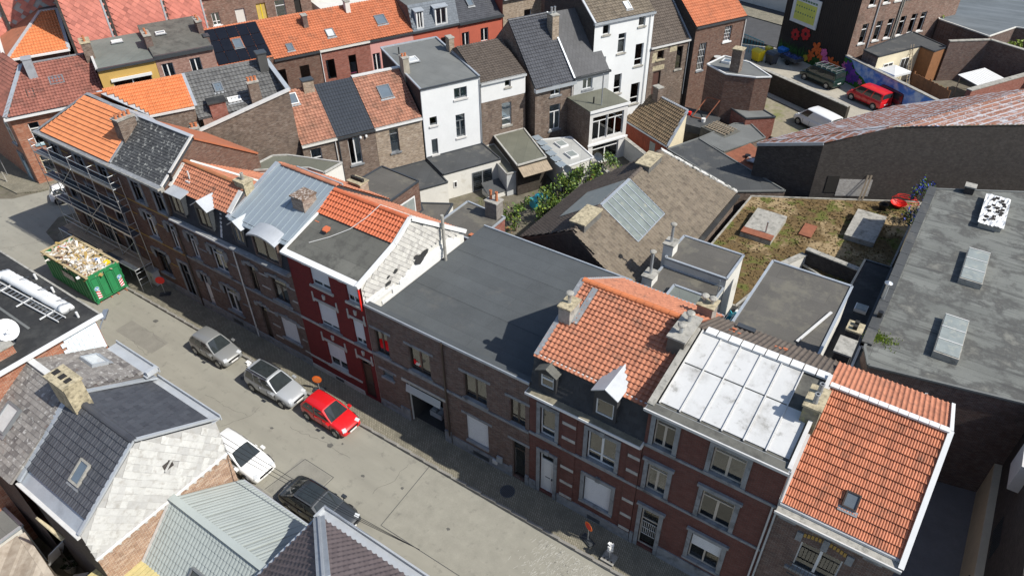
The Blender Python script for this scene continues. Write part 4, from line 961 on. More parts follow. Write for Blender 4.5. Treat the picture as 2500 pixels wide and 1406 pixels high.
chimney(hG, -1.45, -.75, 8.4, 9.6, 7.5, 9.7, BR_BLACK, 0, CONC); chimney(hG, -1.35, -.72, 9.9, 10.6, 7.5, 10.0, BR_BLACK, 2, CONC_Y, hood=True, along='y')
for xx in (-1.0,): downpipe(hG, xx, 0, .2, 10.2, ZINC); 
downpipe(hG, -1.18, 0, .2, 7.8, ZINC_W)
MB().box(-5.9, -5.0, 7.4, 7.7, 9.72, 9.9).build('planter_box', ANTHF, hG)
for (x_, y_) in ((-5.7, 6.4), (-3.5, 6.6)):
    for k in range(7): MB().obox((x_+random.uniform(-.25, .25), y_+random.uniform(-.2, .2), 11.2-(y_-4.65)*.549+.12), (1, 0, 0), (0, .876, -.48), (0, .48, .876), .1, .14, .015).build('replacement_tile', ORANGE_W, hG)
# --- H right end house
xHR = 3.62
opsH = [('w2', .28, 1.95, 4.55, 6.45, dict(sill=.25, cur=('net', [(0, .45)]))), ('w2t', .28, 1.95, 1.0, 3.2, dict(sill=.2)), ('door', 2.4, 3.3, .2, 3.2, dict(f=BROWNF))]
profH = [(0, 8.25), (4.5, 10.98), (7.3, 10.0)]
hH = house('end_terrace_house', 'end house with large orange double roll tile roof and white ridge', xGH, xHR, profH, BR_DARK, opsH,
           [dict(mat=TERRA_M, kind='double', tw=.205, tl=.39, n=300, eave=.05, holes=()), dict(mat=TERRA_T, kind='pan', tw=.2, tl=.2, n=0)], side=BR_DARK)
cornice(hH, xGH+.05, xHR+.1, 0, 8.15, .55, .35, CONC); MB().box(xGH+.08, xHR+.02, -.18, .06, 8.16, 8.28).build('gutter', ZINC_W, hH); MB().box(xGH+.0, xHR+.1, -.58, -.52, 8.08, 8.2).build('gutter_edge', WHITE_W, hH)
MB().bar((xHR+.04, -.45, 8.2), (xHR+.04, 4.5, 11.12), .2, .1).build('verge_board', WHITE, hH); MB().bar((xHR+.04, 4.5, 11.12), (xHR+.04, 7.35, 10.1), .14, .1).build('verge_board', WHITE, hH)
MB().bar((xGH+.06, -.1, 8.3), (xGH+.06, 4.5, 11.1), .14, .1).build('verge_board', WHITE_W, hH)
for i in range(12):
    x0_ = xGH+.1+i*.382; MB().bar((x0_, 4.5, 11.12), (x0_+.36, 4.5, 11.12), .26, .09).build('ridge_tile', WHITE, hH)
skylight(hH, 1.35, 1.0, .5, .62, profH[:2], frame=BROWNF, pane=plain('vent_glass', (.11, .13, .15), .2, .1, 3), fr=.06)
MB().box(xGH+.1, xHR+.05, 7.3, 7.42, 9.9, 10.02).build('gutter', WHITE_W, hH)
ar = MB()
for i in range(14):
    t = (i+.5)/14; xx = .1+2.0*t; ar.box(xx-.05, xx+.05, -.03, .03, 6.72+.25*(1-(2*t-1)**2), 6.95+.25*(1-(2*t-1)**2))
ar.build('brick_arch', YBAND, hH)
for b_ in ((.0, .25, -.06, .02, 6.45, 7.0), (1.98, 2.25, -.06, .02, 6.45, 7.0), (1.0, 1.25, -.09, .02, 6.6, 7.3)): MB().box(*b_).build('stone_trim', STONE, hH)
for xx in (-.5, 2.8): MB().box(xx-.35, xx+.35, -.2, .02, 7.45, 7.65).build('console', STONE, hH)
bl = MB()
for i in range(13): bl.box(.2+.15*i, .222+.15*i, -.35, -.33, 4.5, 5.3)
bl.box(.18, 2.05, -.36, -.32, 5.3, 5.34).box(.18, 2.05, -.36, -.32, 4.5, 4.54).build('balcony_railing', ANTHF, hH)
# ================================================================ buildings behind the front row
def flatbox(name, label, pts, z0, z1, wall, roofm, trim=ZINC, cat='annex', group=None, lip=.06, rough=None, edge=True):
    """flat roofed block on a plan polygon"""
    t = thing(name, label, cat, (pts[0][0], pts[0][1], z0), 0, group)
    ox, oy = pts[0][0], pts[0][1]; P = [(x-ox, y-oy) for x, y in pts]; n = len(P); H = z1-z0
    for i in range(n):
        a, b = P[i], P[(i+1) % n]
        MB().poly((*a, 0), (*b, 0), (*b, H-.02), (*a, H-.02)).build('wall', wall[i] if isinstance(wall, list) else wall, t)
    MB().prism([(x, y, H) for x, y in P], (0, 0, -.12)).build('roof_sheet', roofm, t)
    if edge:
        for i in range(n):
            a, b = Vector((*P[i], H+lip*.4)), Vector((*P[(i+1) % n], H+lip*.4)); MB().bar(a, b, .13, lip+.06).build('roof_edge', trim, t)
    return t
def wall_thing(name, label, a, b, z0, z1, th, mat, cap=None, z1b=None, cat='wall'):
    """free standing wall from a to b with coping"""
    L = math.hypot(b[0]-a[0], b[1]-a[1]); t = thing(name, label, cat, (a[0], a[1], z0), math.atan2(b[1]-a[1], b[0]-a[0])); h = z1-z0; hb = (z1b or z1)-z0
    MB().prism([(0, -th/2, 0), (L, -th/2, 0), (L, -th/2, hb), (0, -th/2, h)], (0, th, 0)).build('masonry', mat, t)
    if cap:
        n = max(1, int(L/.9))
        for i in range(n):
            p, q = Vector((L*i/n+.01, 0, h+(hb-h)*i/n+.04)), Vector((L*(i+1)/n-.01, 0, h+(hb-h)*(i+1)/n+.04)); MB().bar(p, q, th+.1, .08).build('coping_stone', cap, t)
    return t
# rear of C/D: dark felt lean-to with brick end
t = flatbox('rear_annex', 'dark felt roofed brick annex behind the orange ridge tiles', [(-32.7, 9.6), (-32.7, 11.7), (-32.85, 14.8), (-36.75, 15.0), (-36.8, 9.6)], 0, 6.0, BR_BROWN2, FELT_BROWN, ANTHF)
MB().box(.01, .05, 2.6, 4.4, 3.7, 5.2).build('window', WHITE, t); MB().box(.05, .06, 2.7, 4.3, 3.8, 5.1).build('window_pane', GLASS_M, t)
flatbox('low_annex', 'low dark felt roof behind the orange tile ridge', [(-32.6, 12.0), (-30.0, 12.0), (-30.6, 14.8), (-31.4, 16.9), (-33.6, 15.6), (-32.8, 14.9)], 0, 3.4, RENDER_D, FELT_BROWN, ANTHF)
t = flatbox('rear_annex', 'brown felt roofed annex with old chimney behind the big flat roof', [(-24.9, 11.3), (-24.95, 14.9), (-28.5, 15.2), (-28.5, 11.3)], 0, 5.45, BR_BRIGHT, FELT_BROWN, ZINC)
chimney(t, -1.35, -.35, 3.0, 3.8, -.2, 6.8-.1, plain('chimney_old', (.2, .18, .16), .95, .35, 4), 2, CONC, poth=.7)
for i in range(3): MB().box(-.9+.05*i, -.5+.05*i, .3, .6, 5.46+.04*i, 5.5+.04*i).build('loose_tile', ORANGE_W, t)
flatbox('grey_annex', 'grey felt roof strip behind the zinc roofed house', [(-42.0, 6.4), (-38.4, 9.3), (-36.9, 9.4), (-36.9, 11.2), (-41.2, 9.8), (-42.05, 9.1)], 0, 8.0, RENDER_D, FELT_OLIVE, STONE_L)
# rear wing of F: white walls, two felt levels, two flues
t = thing('rear_wing', 'white rear wing with two brown felt roofs and twin chimney flues', 'annex', (-12.6, 9.5, 0))
def shell(t, x0, x1, y0, y1, z0, z1, wm, rm, trim=ZINC, nm='wing'):
    b = MB(); b.poly((x0, y0, z0), (x1, y0, z0), (x1, y0, z1-.02), (x0, y0, z1-.02)).poly((x1, y0, z0), (x1, y1, z0), (x1, y1, z1-.02), (x1, y0, z1-.02)).poly((x1, y1, z0), (x0, y1, z0), (x0, y1, z1-.02), (x1, y1, z1-.02)).poly((x0, y1, z0), (x0, y0, z0), (x0, y0, z1-.02), (x0, y1, z1-.02))
    b.build('wall', wm, t); MB().box(x0, x1, y0, y1, z1-.1, z1).build('roof_sheet', rm, t)
    for a, c in (((x0, y0), (x1, y0)), ((x1, y0), (x1, y1)), ((x1, y1), (x0, y1)), ((x0, y1), (x0, y0))): MB().bar((*a, z1+.03), (*c, z1+.03), .14, .1).build('roof_edge', trim, t)
shell(t, 0, 3.95, 0.1, 5.0, 0, 6.4, RENDER_D, FELT_BROWN); shell(t, 0.05, 4.0, 5.02, 7.9, 0, 7.05, RENDER_D, FELT_BROWN)
shell(t, 1.5, 3.6, .2, 3.2, 6.41, 6.7, RENDER_G, FELT_GREEN)
chimney(t, -.35, .3, 2.6, 3.5, 4, 7.0, RENDER_D, 1, CONC, cowl=True, poth=1.5); chimney(t, -.3, .35, 5.3, 6.1, 4, 7.8, RENDER_D, 1, CONC, cowl=True, poth=1.2)
MB().tube((3.9, 4.0, 6.4), (3.9, 4.0, 7.6), .04, 6).build('vent_pipe', STEEL, t)
# rear flat roof of G
t = thing('rear_wing', 'large grey felt flat roof with white plank behind white panelled roof', 'annex', (-6.65, 9.4, 0))
shell(t, 0, 4.5, 0, 7.05, 0, 8.0, RENDER_D, FELT_BROWN, ZINC)
MB().bar((3.3, .7, 8.08), (4.15, 4.0, 8.12), .14, .05).build('plank', WHITE_W, t)
# courtyard behind G/H with skylight dome, low roofs
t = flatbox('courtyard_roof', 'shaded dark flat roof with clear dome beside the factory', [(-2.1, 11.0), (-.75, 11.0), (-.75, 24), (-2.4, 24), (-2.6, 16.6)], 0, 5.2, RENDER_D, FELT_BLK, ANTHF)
MB().box(.35, 1.05, 7.2, 7.9, 5.2, 5.4).build('dome_kerb', WHITE, t); MB().box(.4, 1.0, 7.25, 7.85, 5.4, 5.44).build('dome_pane', GLASS_M, t)
t = flatbox('low_wing', 'grey felt flat roof between the orange tiles and the factory', [(-.6, 7.5), (2.95, 7.5), (3.05, 12.6), (-.6, 14.0)], 0, 6.1, BR_DARK, FELT_GREY, ZINC_W)
t = thing('courtyard_clutter', 'blue tarpaulins and poles piled in the narrow court', 'tarpaulins', (-8.0, 12.5, 3.0))
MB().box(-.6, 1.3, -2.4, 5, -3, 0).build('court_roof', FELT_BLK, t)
def crumple(mat, cx, cy, cz, sx, sy, sz, name='tarpaulin', parent=None, n=9):
    b = MB(); g = [[(cx+sx*(i/n-.5), cy+sy*(j/n-.5), cz+sz*random.random()) for j in range(n+1)] for i in range(n+1)]
    b.add([p for r_ in g for p in r_], [(i*(n+1)+j, (i+1)*(n+1)+j, (i+1)*(n+1)+j+1, i*(n+1)+j+1) for i in range(n) for j in range(n)])
    return b.build(name, mat, parent)
crumple(TURQ, .4, 3.0, .15, 1.6, 1.6, .5, parent=t); crumple(NAVY, .2, .6, .1, 1.3, 2.4, .5, parent=t); crumple(RENDER_G, .6, 4.3, .2, 1.4, .9, .4, parent=t); crumple(BLUEP, .3, -1.0, .1, 1.1, 1.3, .4, parent=t)
for i in range(4): MB().tube((-.3+.25*i, -2, .5), (-.1+.3*i, 2.4, 1.4), .03, 6).build('pole', STEEL, t)
# ---------------------------------------------------------------- barn with brown tiles
bx, bz, ye0, ye1 = -18.5, 7.55, 13.3, 26.5
t = thing('tiled_barn', 'brown cement tiled barn with glazed strip and two chimneys', 'barn', (bx, ye0, 0))
L = ye1-ye0; eR, eL_ = 5.45, -5.3; zR, zL = 4.05, 4.0
slab([(0, 0, bz), (0, L, bz), (eR, L+3.2, zR), (eR, -1.0, zR)], .12).build('roof_deck', BROWN_D, t)
slab([(0, 0, bz), (0, L, bz), (eL_, L-2.5, zL), (eL_, 1.8, zL)], .12).build('roof_deck', BROWN_D, t)
sR = math.hypot(eR, bz-zR); 
tile_field(t, (eR, -1.0, zR+.02), (eR, L+3.2, zR+.02), (0, -1.0, bz+.02), .27, .3, BROWN_T, 'pan', 300, clip=[(.0, 0), (17.4, 0), (14.2, sR), (1.0, sR)], holes=[(4.6, 8.9, 3.0, 6.6)])
sL = math.hypot(eL_, bz-zL)
tile_field(t, (eL_, L, zL+.02), (eL_, 0, zL+.02), (0, L, bz+.02), .27, .3, BROWN_D, 'pan', 0, clip=[(2.5, 0), (L-1.8, 0), (L, sL), (0, sL)])
MB().poly((0, 0.02, bz-.1), (eR, -.98, zR-.1), (eR, -.98, 0), (0, .02, 0)).poly((0, .02, bz-.1), (0, .02, 0), (eL_, 1.82, 0), (eL_, 1.82, zL-.1)).build('gable_wall', BR_BLACK, t)
MB().poly((0, L, bz-.1), (eR, L+3.2, zR-.1), (eR, L+3.2, 0), (0, L, 0)).poly((0, L, bz-.1), (0, L, 0), (eL_, L-2.5, 0), (eL_, L-2.5, zL-.1)).build('gable_wall', BR_BROWN, t)
MB().poly((eR, -1, 0), (eR, L+3.2, 0), (eR, L+3.2, zR-.1), (eR, -1, zR-.1)).poly((eL_, 1.8, 0), (eL_, L-2.5, 0), (eL_, L-2.5, zL-.1), (eL_, 1.8, zL-.1)).build('side_wall', BR_BROWN, t)
MB().bar((0, L+.05, bz+.1), (eR, L+3.25, zR+.1), .4, .12).build('verge_mortar', plain('verge_white', (.5, .49, .46), .9, .3, 3, stain=((.06, .06, .05), .5, .6, 2.5)), t)
ridge_caps(t, (0, .3, bz+.04), (0, L-.2, bz+.04), BROWN_D, .15, .42)
chimney(t, -.5, .55, .5, 2.8, 6.6, 7.85, plain('chimney_sooty', (.12, .115, .105), .95, .35, 3), 0, CONC_Y); chimney(t, -.45, .6, 9.9, 12.1, 6.6, 7.8, MATS['chimney_sooty'], 0, CONC_Y)
# glazed strip
dR = Vector((eR, 0, zR-bz)).normalized(); nR = Vector((-dR.z, 0, dR.x))
fr = MB(); c0 = Vector((0, 0, bz))
for i in range(7):
    y = 3.6+i*.7; fr.bar(c0+dR*.0+nR*.16+Vector((0, y, 0)), c0+dR*3.5+nR*.16+Vector((0, y, 0)), .05, .07)
fr.bar(c0+dR*3.5+nR*.16+Vector((0, 3.6, 0)), c0+dR*3.5+nR*.16+Vector((0, 7.8, 0)), .07, .07).bar(c0+nR*.16+Vector((0, 3.6, 0)), c0+nR*.16+Vector((0, 7.8, 0)), .2, .09)
gl_ = fr.build('glazing_frame', ZINC, t)
for i in range(6):
    y = 3.63+i*.7; MB().obox(c0+dR*1.75+nR*.14+Vector((0, y+.32, 0)), dR, (0, 1, 0), nR, 1.72, .315, .01).build('pane', plain('glass_dirty_%d' % i, (.15, .175, .165), .5, .3, 1.5, bump=.02, stain=((.28, .28, .22), .55, .75, 2)), gl_)
MB().obox(c0-Vector((1.6, 0, 1.0))+Vector((0, 5.6, .1)), Vector((-.83, 0, -.555)), (0, 1, 0), Vector((-.555, 0, .83)), 1.8, 2.0, .03).build('lean_glazing', GLASS_M, t)
gut = MB().box(eR+.02, eR+.35, -1, L+3.2, 3.75, 3.95).build('gutter', FELT_BLK, t)
# ---------------------------------------------------------------- mossy flat roof
t = flatbox('mossy_roof_building', 'flat roof covered in brown moss with raised hatches', [(-12.5, 17.5), (-12.3, 31.6), (-3.2, 36.7), (-.8, 38.0), (-.95, 24.5), (-2.6, 22.9), (-6.2, 24.6), (-7.4, 22.5), (-8.4, 17.5)], 0, 3.0, BR_BLACK, MOSS, CONC, cat='building')
ox, oy = -12.5, 17.5
def hatch(t, x0, x1, y0, y1, z0, z1, z2, mat, nm='roof_hatch'):
    b = MB(); b.add([(x0, y0, z0), (x1, y0, z0), (x1, y1, z0), (x0, y1, z0), (x0, y0, z1), (x1, y0, z1), (x1, y1, z2), (x0, y1, z2)], [(4, 5, 6, 7), (0, 1, 5, 4), (1, 2, 6, 5), (2, 3, 7, 6), (3, 0, 4, 7)]); return b.build(nm, mat, t)
h1 = hatch(t, 1.4, 3.7, 8.1, 11.8, 3, 3.35, 3.55, CONC); MB().obox((2.55, 8.45, 3.42), (1, 0, 0), (0, 1, .05), (0, -.05, 1), 1.15, .35, .04).build('rusty_edge', RUST2, h1); MB().tube((3.0, 9.0, 3.3), (3.0, 9.0, 4.3), .06, 8).build('vent_pipe', STEEL, h1)
h2 = hatch(t, 7.9, 10.0, 11.9, 15.8, 3, 3.4, 3.6, CONC); hatch(t, 5.0, 5.9, 10.6, 12.4, 3, 3.12, 3.12, RUST2)
tuft = MB()
for i in range(5200):
    x, y = random.uniform(.2, 11.3), random.uniform(.2, 19)
    if not inpoly(x+ox, y+oy, [(-12.3, 17.6), (-12.1, 31.4), (-3.2, 36.5), (-1.1, 37.5), (-1.15, 24.7), (-2.6, 23.3), (-6.2, 25.0), (-7.6, 22.7), (-8.6, 17.6)]): continue
    if (1.3 < x < 3.8 and 8 < y < 11.9) or (7.8 < x < 10.1 and 11.8 < y < 15.9): continue
    a = random.uniform(0, 6.28); s_ = random.uniform(.04, .13); hh = random.uniform(.03, .12); c_, d_ = math.cos(a)*s_, math.sin(a)*s_
    tuft.poly((x-c_, y-d_, 3.0), (x+c_, y+d_, 3.0), (x+c_*.4-d_*.6, y+d_*.4+c_*.6, 3.0+hh))
tuft.build('moss_tufts', plain('moss_tuft', (.13, .085, .03), .95, .4, 3, bump=0, rnd=.6, stain=((.12, .12, .025), .52, .66, .8)), t, kind='stuff')
wall_thing('parapet_wall', 'dark brick parapet between mossy roof and courtyard', (-6.2, 24.9), (-1.4, 24.2), 0, 4.1, .35, BR_BLACK, CONC)
wall_thing('parapet_wall', 'short pale parapet at the corner of the mossy roof', (-6.2, 24.8), (-7.3, 22.4), 0, 3.7, .35, RENDER_D, CONC)
# ---------------------------------------------------------------- factory felt roof
t = flatbox('factory', 'long factory with streaked grey felt roof and glazed rooflights', [(-.38, 12.9), (.1, 11.6), (3.0, 12.2), (14, 14.5), (14, 40.5), (5.06, 35.6), (-.38, 32.6)], 0, 7.0, BR_DARK, FELT_FACT, FELT_GREY, cat='building')
ox, oy = -.38, 12.9
def rooflight(t, x, y, w, l, z, n=3, torn=False):
    o = MB().box(x, x+w, y, y+.08, z, z+.4).box(x, x+w, y+l-.08, y+l, z, z+.4).box(x, x+.08, y+.08, y+l-.08, z, z+.4).box(x+w-.08, x+w, y+.08, y+l-.08, z, z+.4).build('rooflight', CONC, t)
    for i in range(n):
        a, b = y+.06+(l-.12)*i/n, y+.06+(l-.12)*(i+1)/n
        MB().box(x+.04, x+w-.04, a+.03, b-.03, z+.4, z+.43).build('pane', GLASS_M, o); MB().box(x+.02, x+w-.02, b-.03, b+.03, z+.4, z+.46).build('glazing_bar', WHITE_W, o)
    return o
rooflight(t, 2.8-ox, 21.7-oy, 1.2, 3.7, 7.0); rooflight(t, 2.65-ox, 14.1-oy, 1.2, 3.6, 7.0)
o = MB().box(2.95-ox, 4.25-ox, 29-oy, 33.1-oy, 7, 7.35).build('rooflight', CONC, t)
crumple(WHITE, 3.6-ox, 31.05-oy, 7.36, 1.5, 4.4, .12, 'white_tarpaulin', o, 14)
for i in range(26): MB().box(*(lambda x, y: (x, x+.22, y, y+.12, 7.42, 7.52))(3.05-ox+random.random()*.95, 29.1-oy+random.random()*3.8)).build('brick', BR_BLACK, o)
for i in range(14):
    y0_ = 13.2-oy+i*1.4; MB().box(-.62-ox, -.1-ox, y0_, y0_+1.37, 7.02, 7.14).build('coping_slab', FELT_DARK, t)
chimney(t, 1.9, 2.5, 20.3, 20.9, 6.9, 7.5, BR_BLACK, 0, CONC)
MB().tube((-.5-ox, 17.6-oy, 6.9), (-.5-ox, 17.6-oy, 8.2), .1, 10).lathe((-.5-ox, 17.6-oy, 8.2), [(.22, 0), (.22, .06), (.04, .16)], 12).build('flue', STEEL, t)
MB().tube((-.3-ox, 15.8-oy, 6.9), (-.3-ox, 15.8-oy, 7.5), .14, 10).build('vent', BLACKP, t)
mg = MB()
for i in range(400):
    a = random.uniform(0, 6.28); r_ = abs(random.gauss(0, .35)); x, y = .5+r_*math.cos(a)*1.5, 1.2+r_*math.sin(a); z = 7.0
    mg.tube((x, y, z), (x+random.uniform(-.05, .05), y+random.uniform(-.05, .05), z+random.uniform(.05, .16)), .03, 3, .004, False)
mg.build('moss_clump', LEAF_L, t, kind='stuff')
# rubbish with creeper between moss roof and factory
t = thing('garden_clutter', 'red bowl and dark pot beside blue flowering creeper on the mossy roof', 'pots', (-1.9, 36.2, 3.0))
MB().lathe((-.3, .2, 0), [(.3, 0), (.62, .35), (.6, .36), (.28, .05)], 16).build('bowl', REDP, t); MB().lathe((-1.2, -.9, 0), [(.25, 0), (.36, .5), (.3, .5), (.22, .1)], 14).build('pot', BLACKP, t)
wr = MB()
for k in range(3): 
    for i in range(16):
        a0, a1 = i*math.pi/8, (i+1)*math.pi/8; r_ = 1.0-.15*k; wr.tube((r_*math.cos(a0)+.1, r_*.5*math.sin(a0)+.3, .6+.18*k), (r_*math.cos(a1)+.1, r_*.5*math.sin(a1)+.3, .6+.18*k), .02, 5)
wr.build('wire_hoop', REDP, t)
def leafball(name, mats, c, sx, sy, sz, n, s=.12, parent=None, label=None, cat=None, group=None, flat=False, kind=None, density=.35):
    """foliage: clumps of small leaf faces through an uneven volume"""
    b = MB(); nm = len(mats); cl = []
    for i in range(max(6, n//60)):
        while True:
            p = Vector((random.uniform(-1, 1), random.uniform(-1, 1), random.uniform(-1, 1)))
            if density < p.length < 1: break
        cl.append(p)
    for i in range(n):
        q = random.choice(cl)+Vector((random.gauss(0, .16), random.gauss(0, .16), random.gauss(0, .16)))
        p = Vector((c[0]+q.x*sx, c[1]+q.y*sy, max(c[2]-sz*.95, c[2]+q.z*sz)))
        d = Vector((random.gauss(0, 1), random.gauss(0, 1), random.gauss(0, .7)+.4)).normalized(); e = d.cross(Vector((random.random(), random.random(), random.random()))).normalized(); f_ = d.cross(e)
        k = s*random.uniform(.6, 1.35); b.cur = random.choice(range(nm))
        b.poly(p-e*k*.5, p+f_*k*.32, p+e*k*.7, p-f_*k*.32)
    o = b.build(name, mats, parent, label, kind, cat=cat, group=group); return o
def plant(name, label, cat, loc, mats, sx, sy, sz, n, s, stems=3, group=None, lift=0):
    t = thing(name, label, cat, loc, 0, group)
    for i in range(stems):
        a = random.uniform(0, 6.28); MB().tube((.1*math.cos(a), .1*math.sin(a), 0), (sx*.4*math.cos(a), sy*.4*math.sin(a), lift+sz*1.2), .035, 6, .012).build('stem', WOOD, t)
    leafball('foliage', mats, (0, 0, lift+sz*.95), sx, sy, sz, n, s, t); return t
plant('creeper', 'blue flowered creeper hanging over the factory parapet', 'plant', (-.9, 35.0, 3.0), [LEAF, LEAF_D, plain('blue_flower', (.03, .06, .4), .6, .2, 3, bump=0)], .8, 1.6, 1.7, 900, .16)
# ---------------------------------------------------------------- soot-black hall with rusty corrugated roof
t = thing('black_brick_hall', 'soot black brick hall with rust and white corrugated roof', 'building', (-8.5, 34.5, 0))
D1 = Vector((math.cos(R(31)), math.sin(R(31)), 0)); N1 = Vector((-D1.y, D1.x, 0))
def wq(b, p, q, z0, z1, z1b): b.poly((p.x, p.y, z0), (q.x, q.y, z0), (q.x, q.y, z1b), (p.x, p.y, z1))
e0 = Vector((0, 0, 0)); e1 = Vector((4.3, 2.55, 0)); eW = Vector((20.2, 12.2, 0)); eL0 = Vector((-4.9, -.05, 0)); eB = Vector((7.8, 13.6, 0))
b = MB(); wq(b, eL0, e0, 0, 6.2, 7.6); wq(b, e0, e1, 0, 7.6, 9.0); wq(b, e1, eW, 0, 9.0, 9.6); b.build('wall', BR_BLACK, t)
bb = N1*9
def corr(name, A, B, Cq, mat, period=.32, amp=.05, row=1.15):
    """corrugated sheets on the parallelogram A, B (low edge), Cq (top above A): every sheet an object"""
    A, B, Cq = Vector(A), Vector(B), Vector(Cq); U = B-A; V = Cq-A; n = U.cross(V).normalized(); n = -n if n.z < 0 else n
    nu = max(1, round(U.length/1.05)); nv = max(1, round(V.length/row))
    for j in range(nv):
        for i in range(nu):
            s = MB(); k = 7; vs = []
            for a in range(k+1):
                for c in (0, 1.04):
                    u_ = (i+a/k*1.0)/nu; v_ = (j+c)/nv; vs.append(A+U*u_+V*v_+n*(amp*math.sin(a/k*6*math.pi)+.012*(1 if c == 0 else 0)+.004*((i+j) % 2)))
            s.add(vs, [(2*a, 2*a+2, 2*a+3, 2*a+1) for a in range(k)]).build(name, mat, t)
corr('roofing_sheet', (-4.95, -.1, 6.3), (2.85, 13.5, 6.3), (e1.x, e1.y, 9.1), RUST)
slab([(-4.95, -.15, 6.28), (0, -.12, 7.66), (e1.x, e1.y, 9.06)], .05).build('roofing_sheet', RUST, t)
corr('roofing_sheet', (e1.x, e1.y-.1, 9.08), (eW.x, eW.y-.1, 9.68), (e1.x+7.8, e1.y+13.6, 9.08), RUST)
MB().bar((-4.95, -.15, 6.15), (0, -.12, 7.55), .1, .25).build('fascia', ZINC, t)
MB().poly((-4.9, -.05, 0), (2.9, 13.5, 0), (2.9, 13.5, 6.2), (-4.9, -.05, 6.2)).build('side_wall', BR_BLACK, t)
MB().obox(e0+D1*1.5-N1*.02+Vector((0, 0, 4.0)), D1, N1, (0, 0, 1), .45, .03, .75).build('dark_window', DARKROOM, t)
MB().obox(e0+D1*3.3-N1*.02+Vector((0, 0, 3.7)), D1, N1, (0, 0, 1), 1.3, .025, .75).build('whitewashed_patch', brick('brick_whitewashed', (.6, .58, .56), (.4, .38, .36), (.2, .19, .17), gl=.6), t)
for k in (0, .25): MB().bar(e0+D1*(3.6+k)-N1*.9+Vector((0, 0, 3.0)), e0+D1*(4.1+k)-N1*.1+Vector((0, 0, 4.9)), .13, .05).build('leaning_plank', WOOD, t)
# ---------------------------------------------------------------- sheds between barn and hall
t = thing('lean_to_workshop', 'workshop with yellowed brown tile roof and red board wall', 'shed', tuple(Bp(20.2, -9.1)), A63)
slab([(-.1, -.1, 2.5), (-.0, 6.6, 2.5), (2.6, 5.8, 4.9), (2.75, 1.0, 4.9)], .12).build('roof_deck', BROWN_D, t)
tile_field(t, (-.05, 6.5, 2.55), (-.05, 0, 2.55), (2.7, 6.5, 5.0), .26, .33, MOSSBR_T, 'pan', 300, clip=[(0, 0), (6.5, 0), (5.5, 3.7), (.7, 3.7)])
for i in range(27): MB().box(.0, .04, .05+i*.24, .27+i*.24, 0, 2.42).build('wall_board', WOOD_R, t)
MB().poly((.05, 0, 0), (2.75, 1.0, 0), (2.75, 1.0, 4.8), (.05, 0, 2.4)).build('end_wall', CREAM, t); MB().box(-.02, .0, 1.7, 2.5, .1, 2.0).build('door', GLASS_M, t)
for a, c in (((-.1, -.1, 2.58), (2.75, 1.0, 5.0)), ((2.75, 1.0, 5.0), (2.6, 5.8, 5.0)), ((-.1, -.1, 2.5), (-.1, 6.6, 2.5))): MB().bar(a, c, .25, .1).build('flashing', ZINC, t)
chimney(t, 2.1, 2.7, 4.6, 5.4, 4.2, 5.9, BR_BROWN, 0, CONC); MB().poly((2.75, 1, 0), (2.6, 5.8, 0), (2.6, 5.8, 4.8), (2.75, 1, 4.8)).build('rear_wall', RENDER_D, t)
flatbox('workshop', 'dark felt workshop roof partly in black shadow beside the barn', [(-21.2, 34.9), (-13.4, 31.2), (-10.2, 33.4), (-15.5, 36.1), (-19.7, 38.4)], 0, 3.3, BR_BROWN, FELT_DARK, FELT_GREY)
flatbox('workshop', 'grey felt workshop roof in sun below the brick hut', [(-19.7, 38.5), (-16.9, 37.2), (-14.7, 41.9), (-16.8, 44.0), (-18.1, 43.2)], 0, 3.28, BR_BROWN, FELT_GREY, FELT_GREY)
t = thing('rusty_lean_to', 'rust brown corrugated lean-to roof beside the black hall', 'shed', (-16.6, 36.9, 0))
slab([(0, 0, 3.3), (3.4, -1.9, 3.0), (4.4, .3, 3.5), (1.3, 2.6, 3.6)], .06).build('roof_sheet', RUST2, t); MB().box(2.0, 3.2, -.6, .4, 3.45, 3.55).build('patch_sheet', RUST, t); MB().tube((1.9, .3, 3.35), (1.9, .3, 3.6), .25, 12).build('tyre', BLACKP, t)
t = flatbox('brick_hut', 'low brick hut with grey felt lid and blocked arch', [(-17.2, 43.5), (-15.0, 45.3), (-17.2, 46.7), (-19.4, 45.1)], 0, 3.9, BR_BRIGHT, FELT_GREY, ANTHF)
t = flatbox('brick_outbuilding', 'tall sooty brick outbuilding with white fascia and big chimney', [(-17.6, 45.3), (-16.4, 46.2), (-19.3, 48.6), (-22.0, 49.0), (-22.6, 46.0), (-20.2, 44.6)], 0, 7.2, BR_BROWN2, FELT_GREY, WHITE)
chimney(t, -2.6, -1.7, .1, 1.0, 0, 9.3, BR_BROWN, 0, CONC_Y); skylight(t, -3.6, 2.2, .8, .8, ((0, 7.2), (4, 7.2)), frame=WHITE)
t = thing('ladder_stack', 'stacked weathered ladders lying on the workshop roof', 'ladders', (-20.0, 41.3, 3.32), R(-20))
MB().box(-.3, 2.6, -.6, 1.6, -3.3, -.02).build('roof_slab', FELT_OLD, t)
for k in range(3):
    for s_ in (0, .42): MB().bar((0, s_+.55*k-.4, .08+.06*k), (2.4, s_+.55*k-.3, .08+.06*k), .07, .07).build('rail', WOOD, t)
    for i in range(8): MB().bar((.2+.28*i, .55*k-.4, .09+.06*k), (.2+.28*i, .55*k+.02, .09+.06*k), .04, .04).build('rung', WOOD, t)
t = thing('yard_clutter', 'red bucket, white tubs and rusty frames against the sooty wall', 'yard clutter', (-22.5, 42.9, 0))
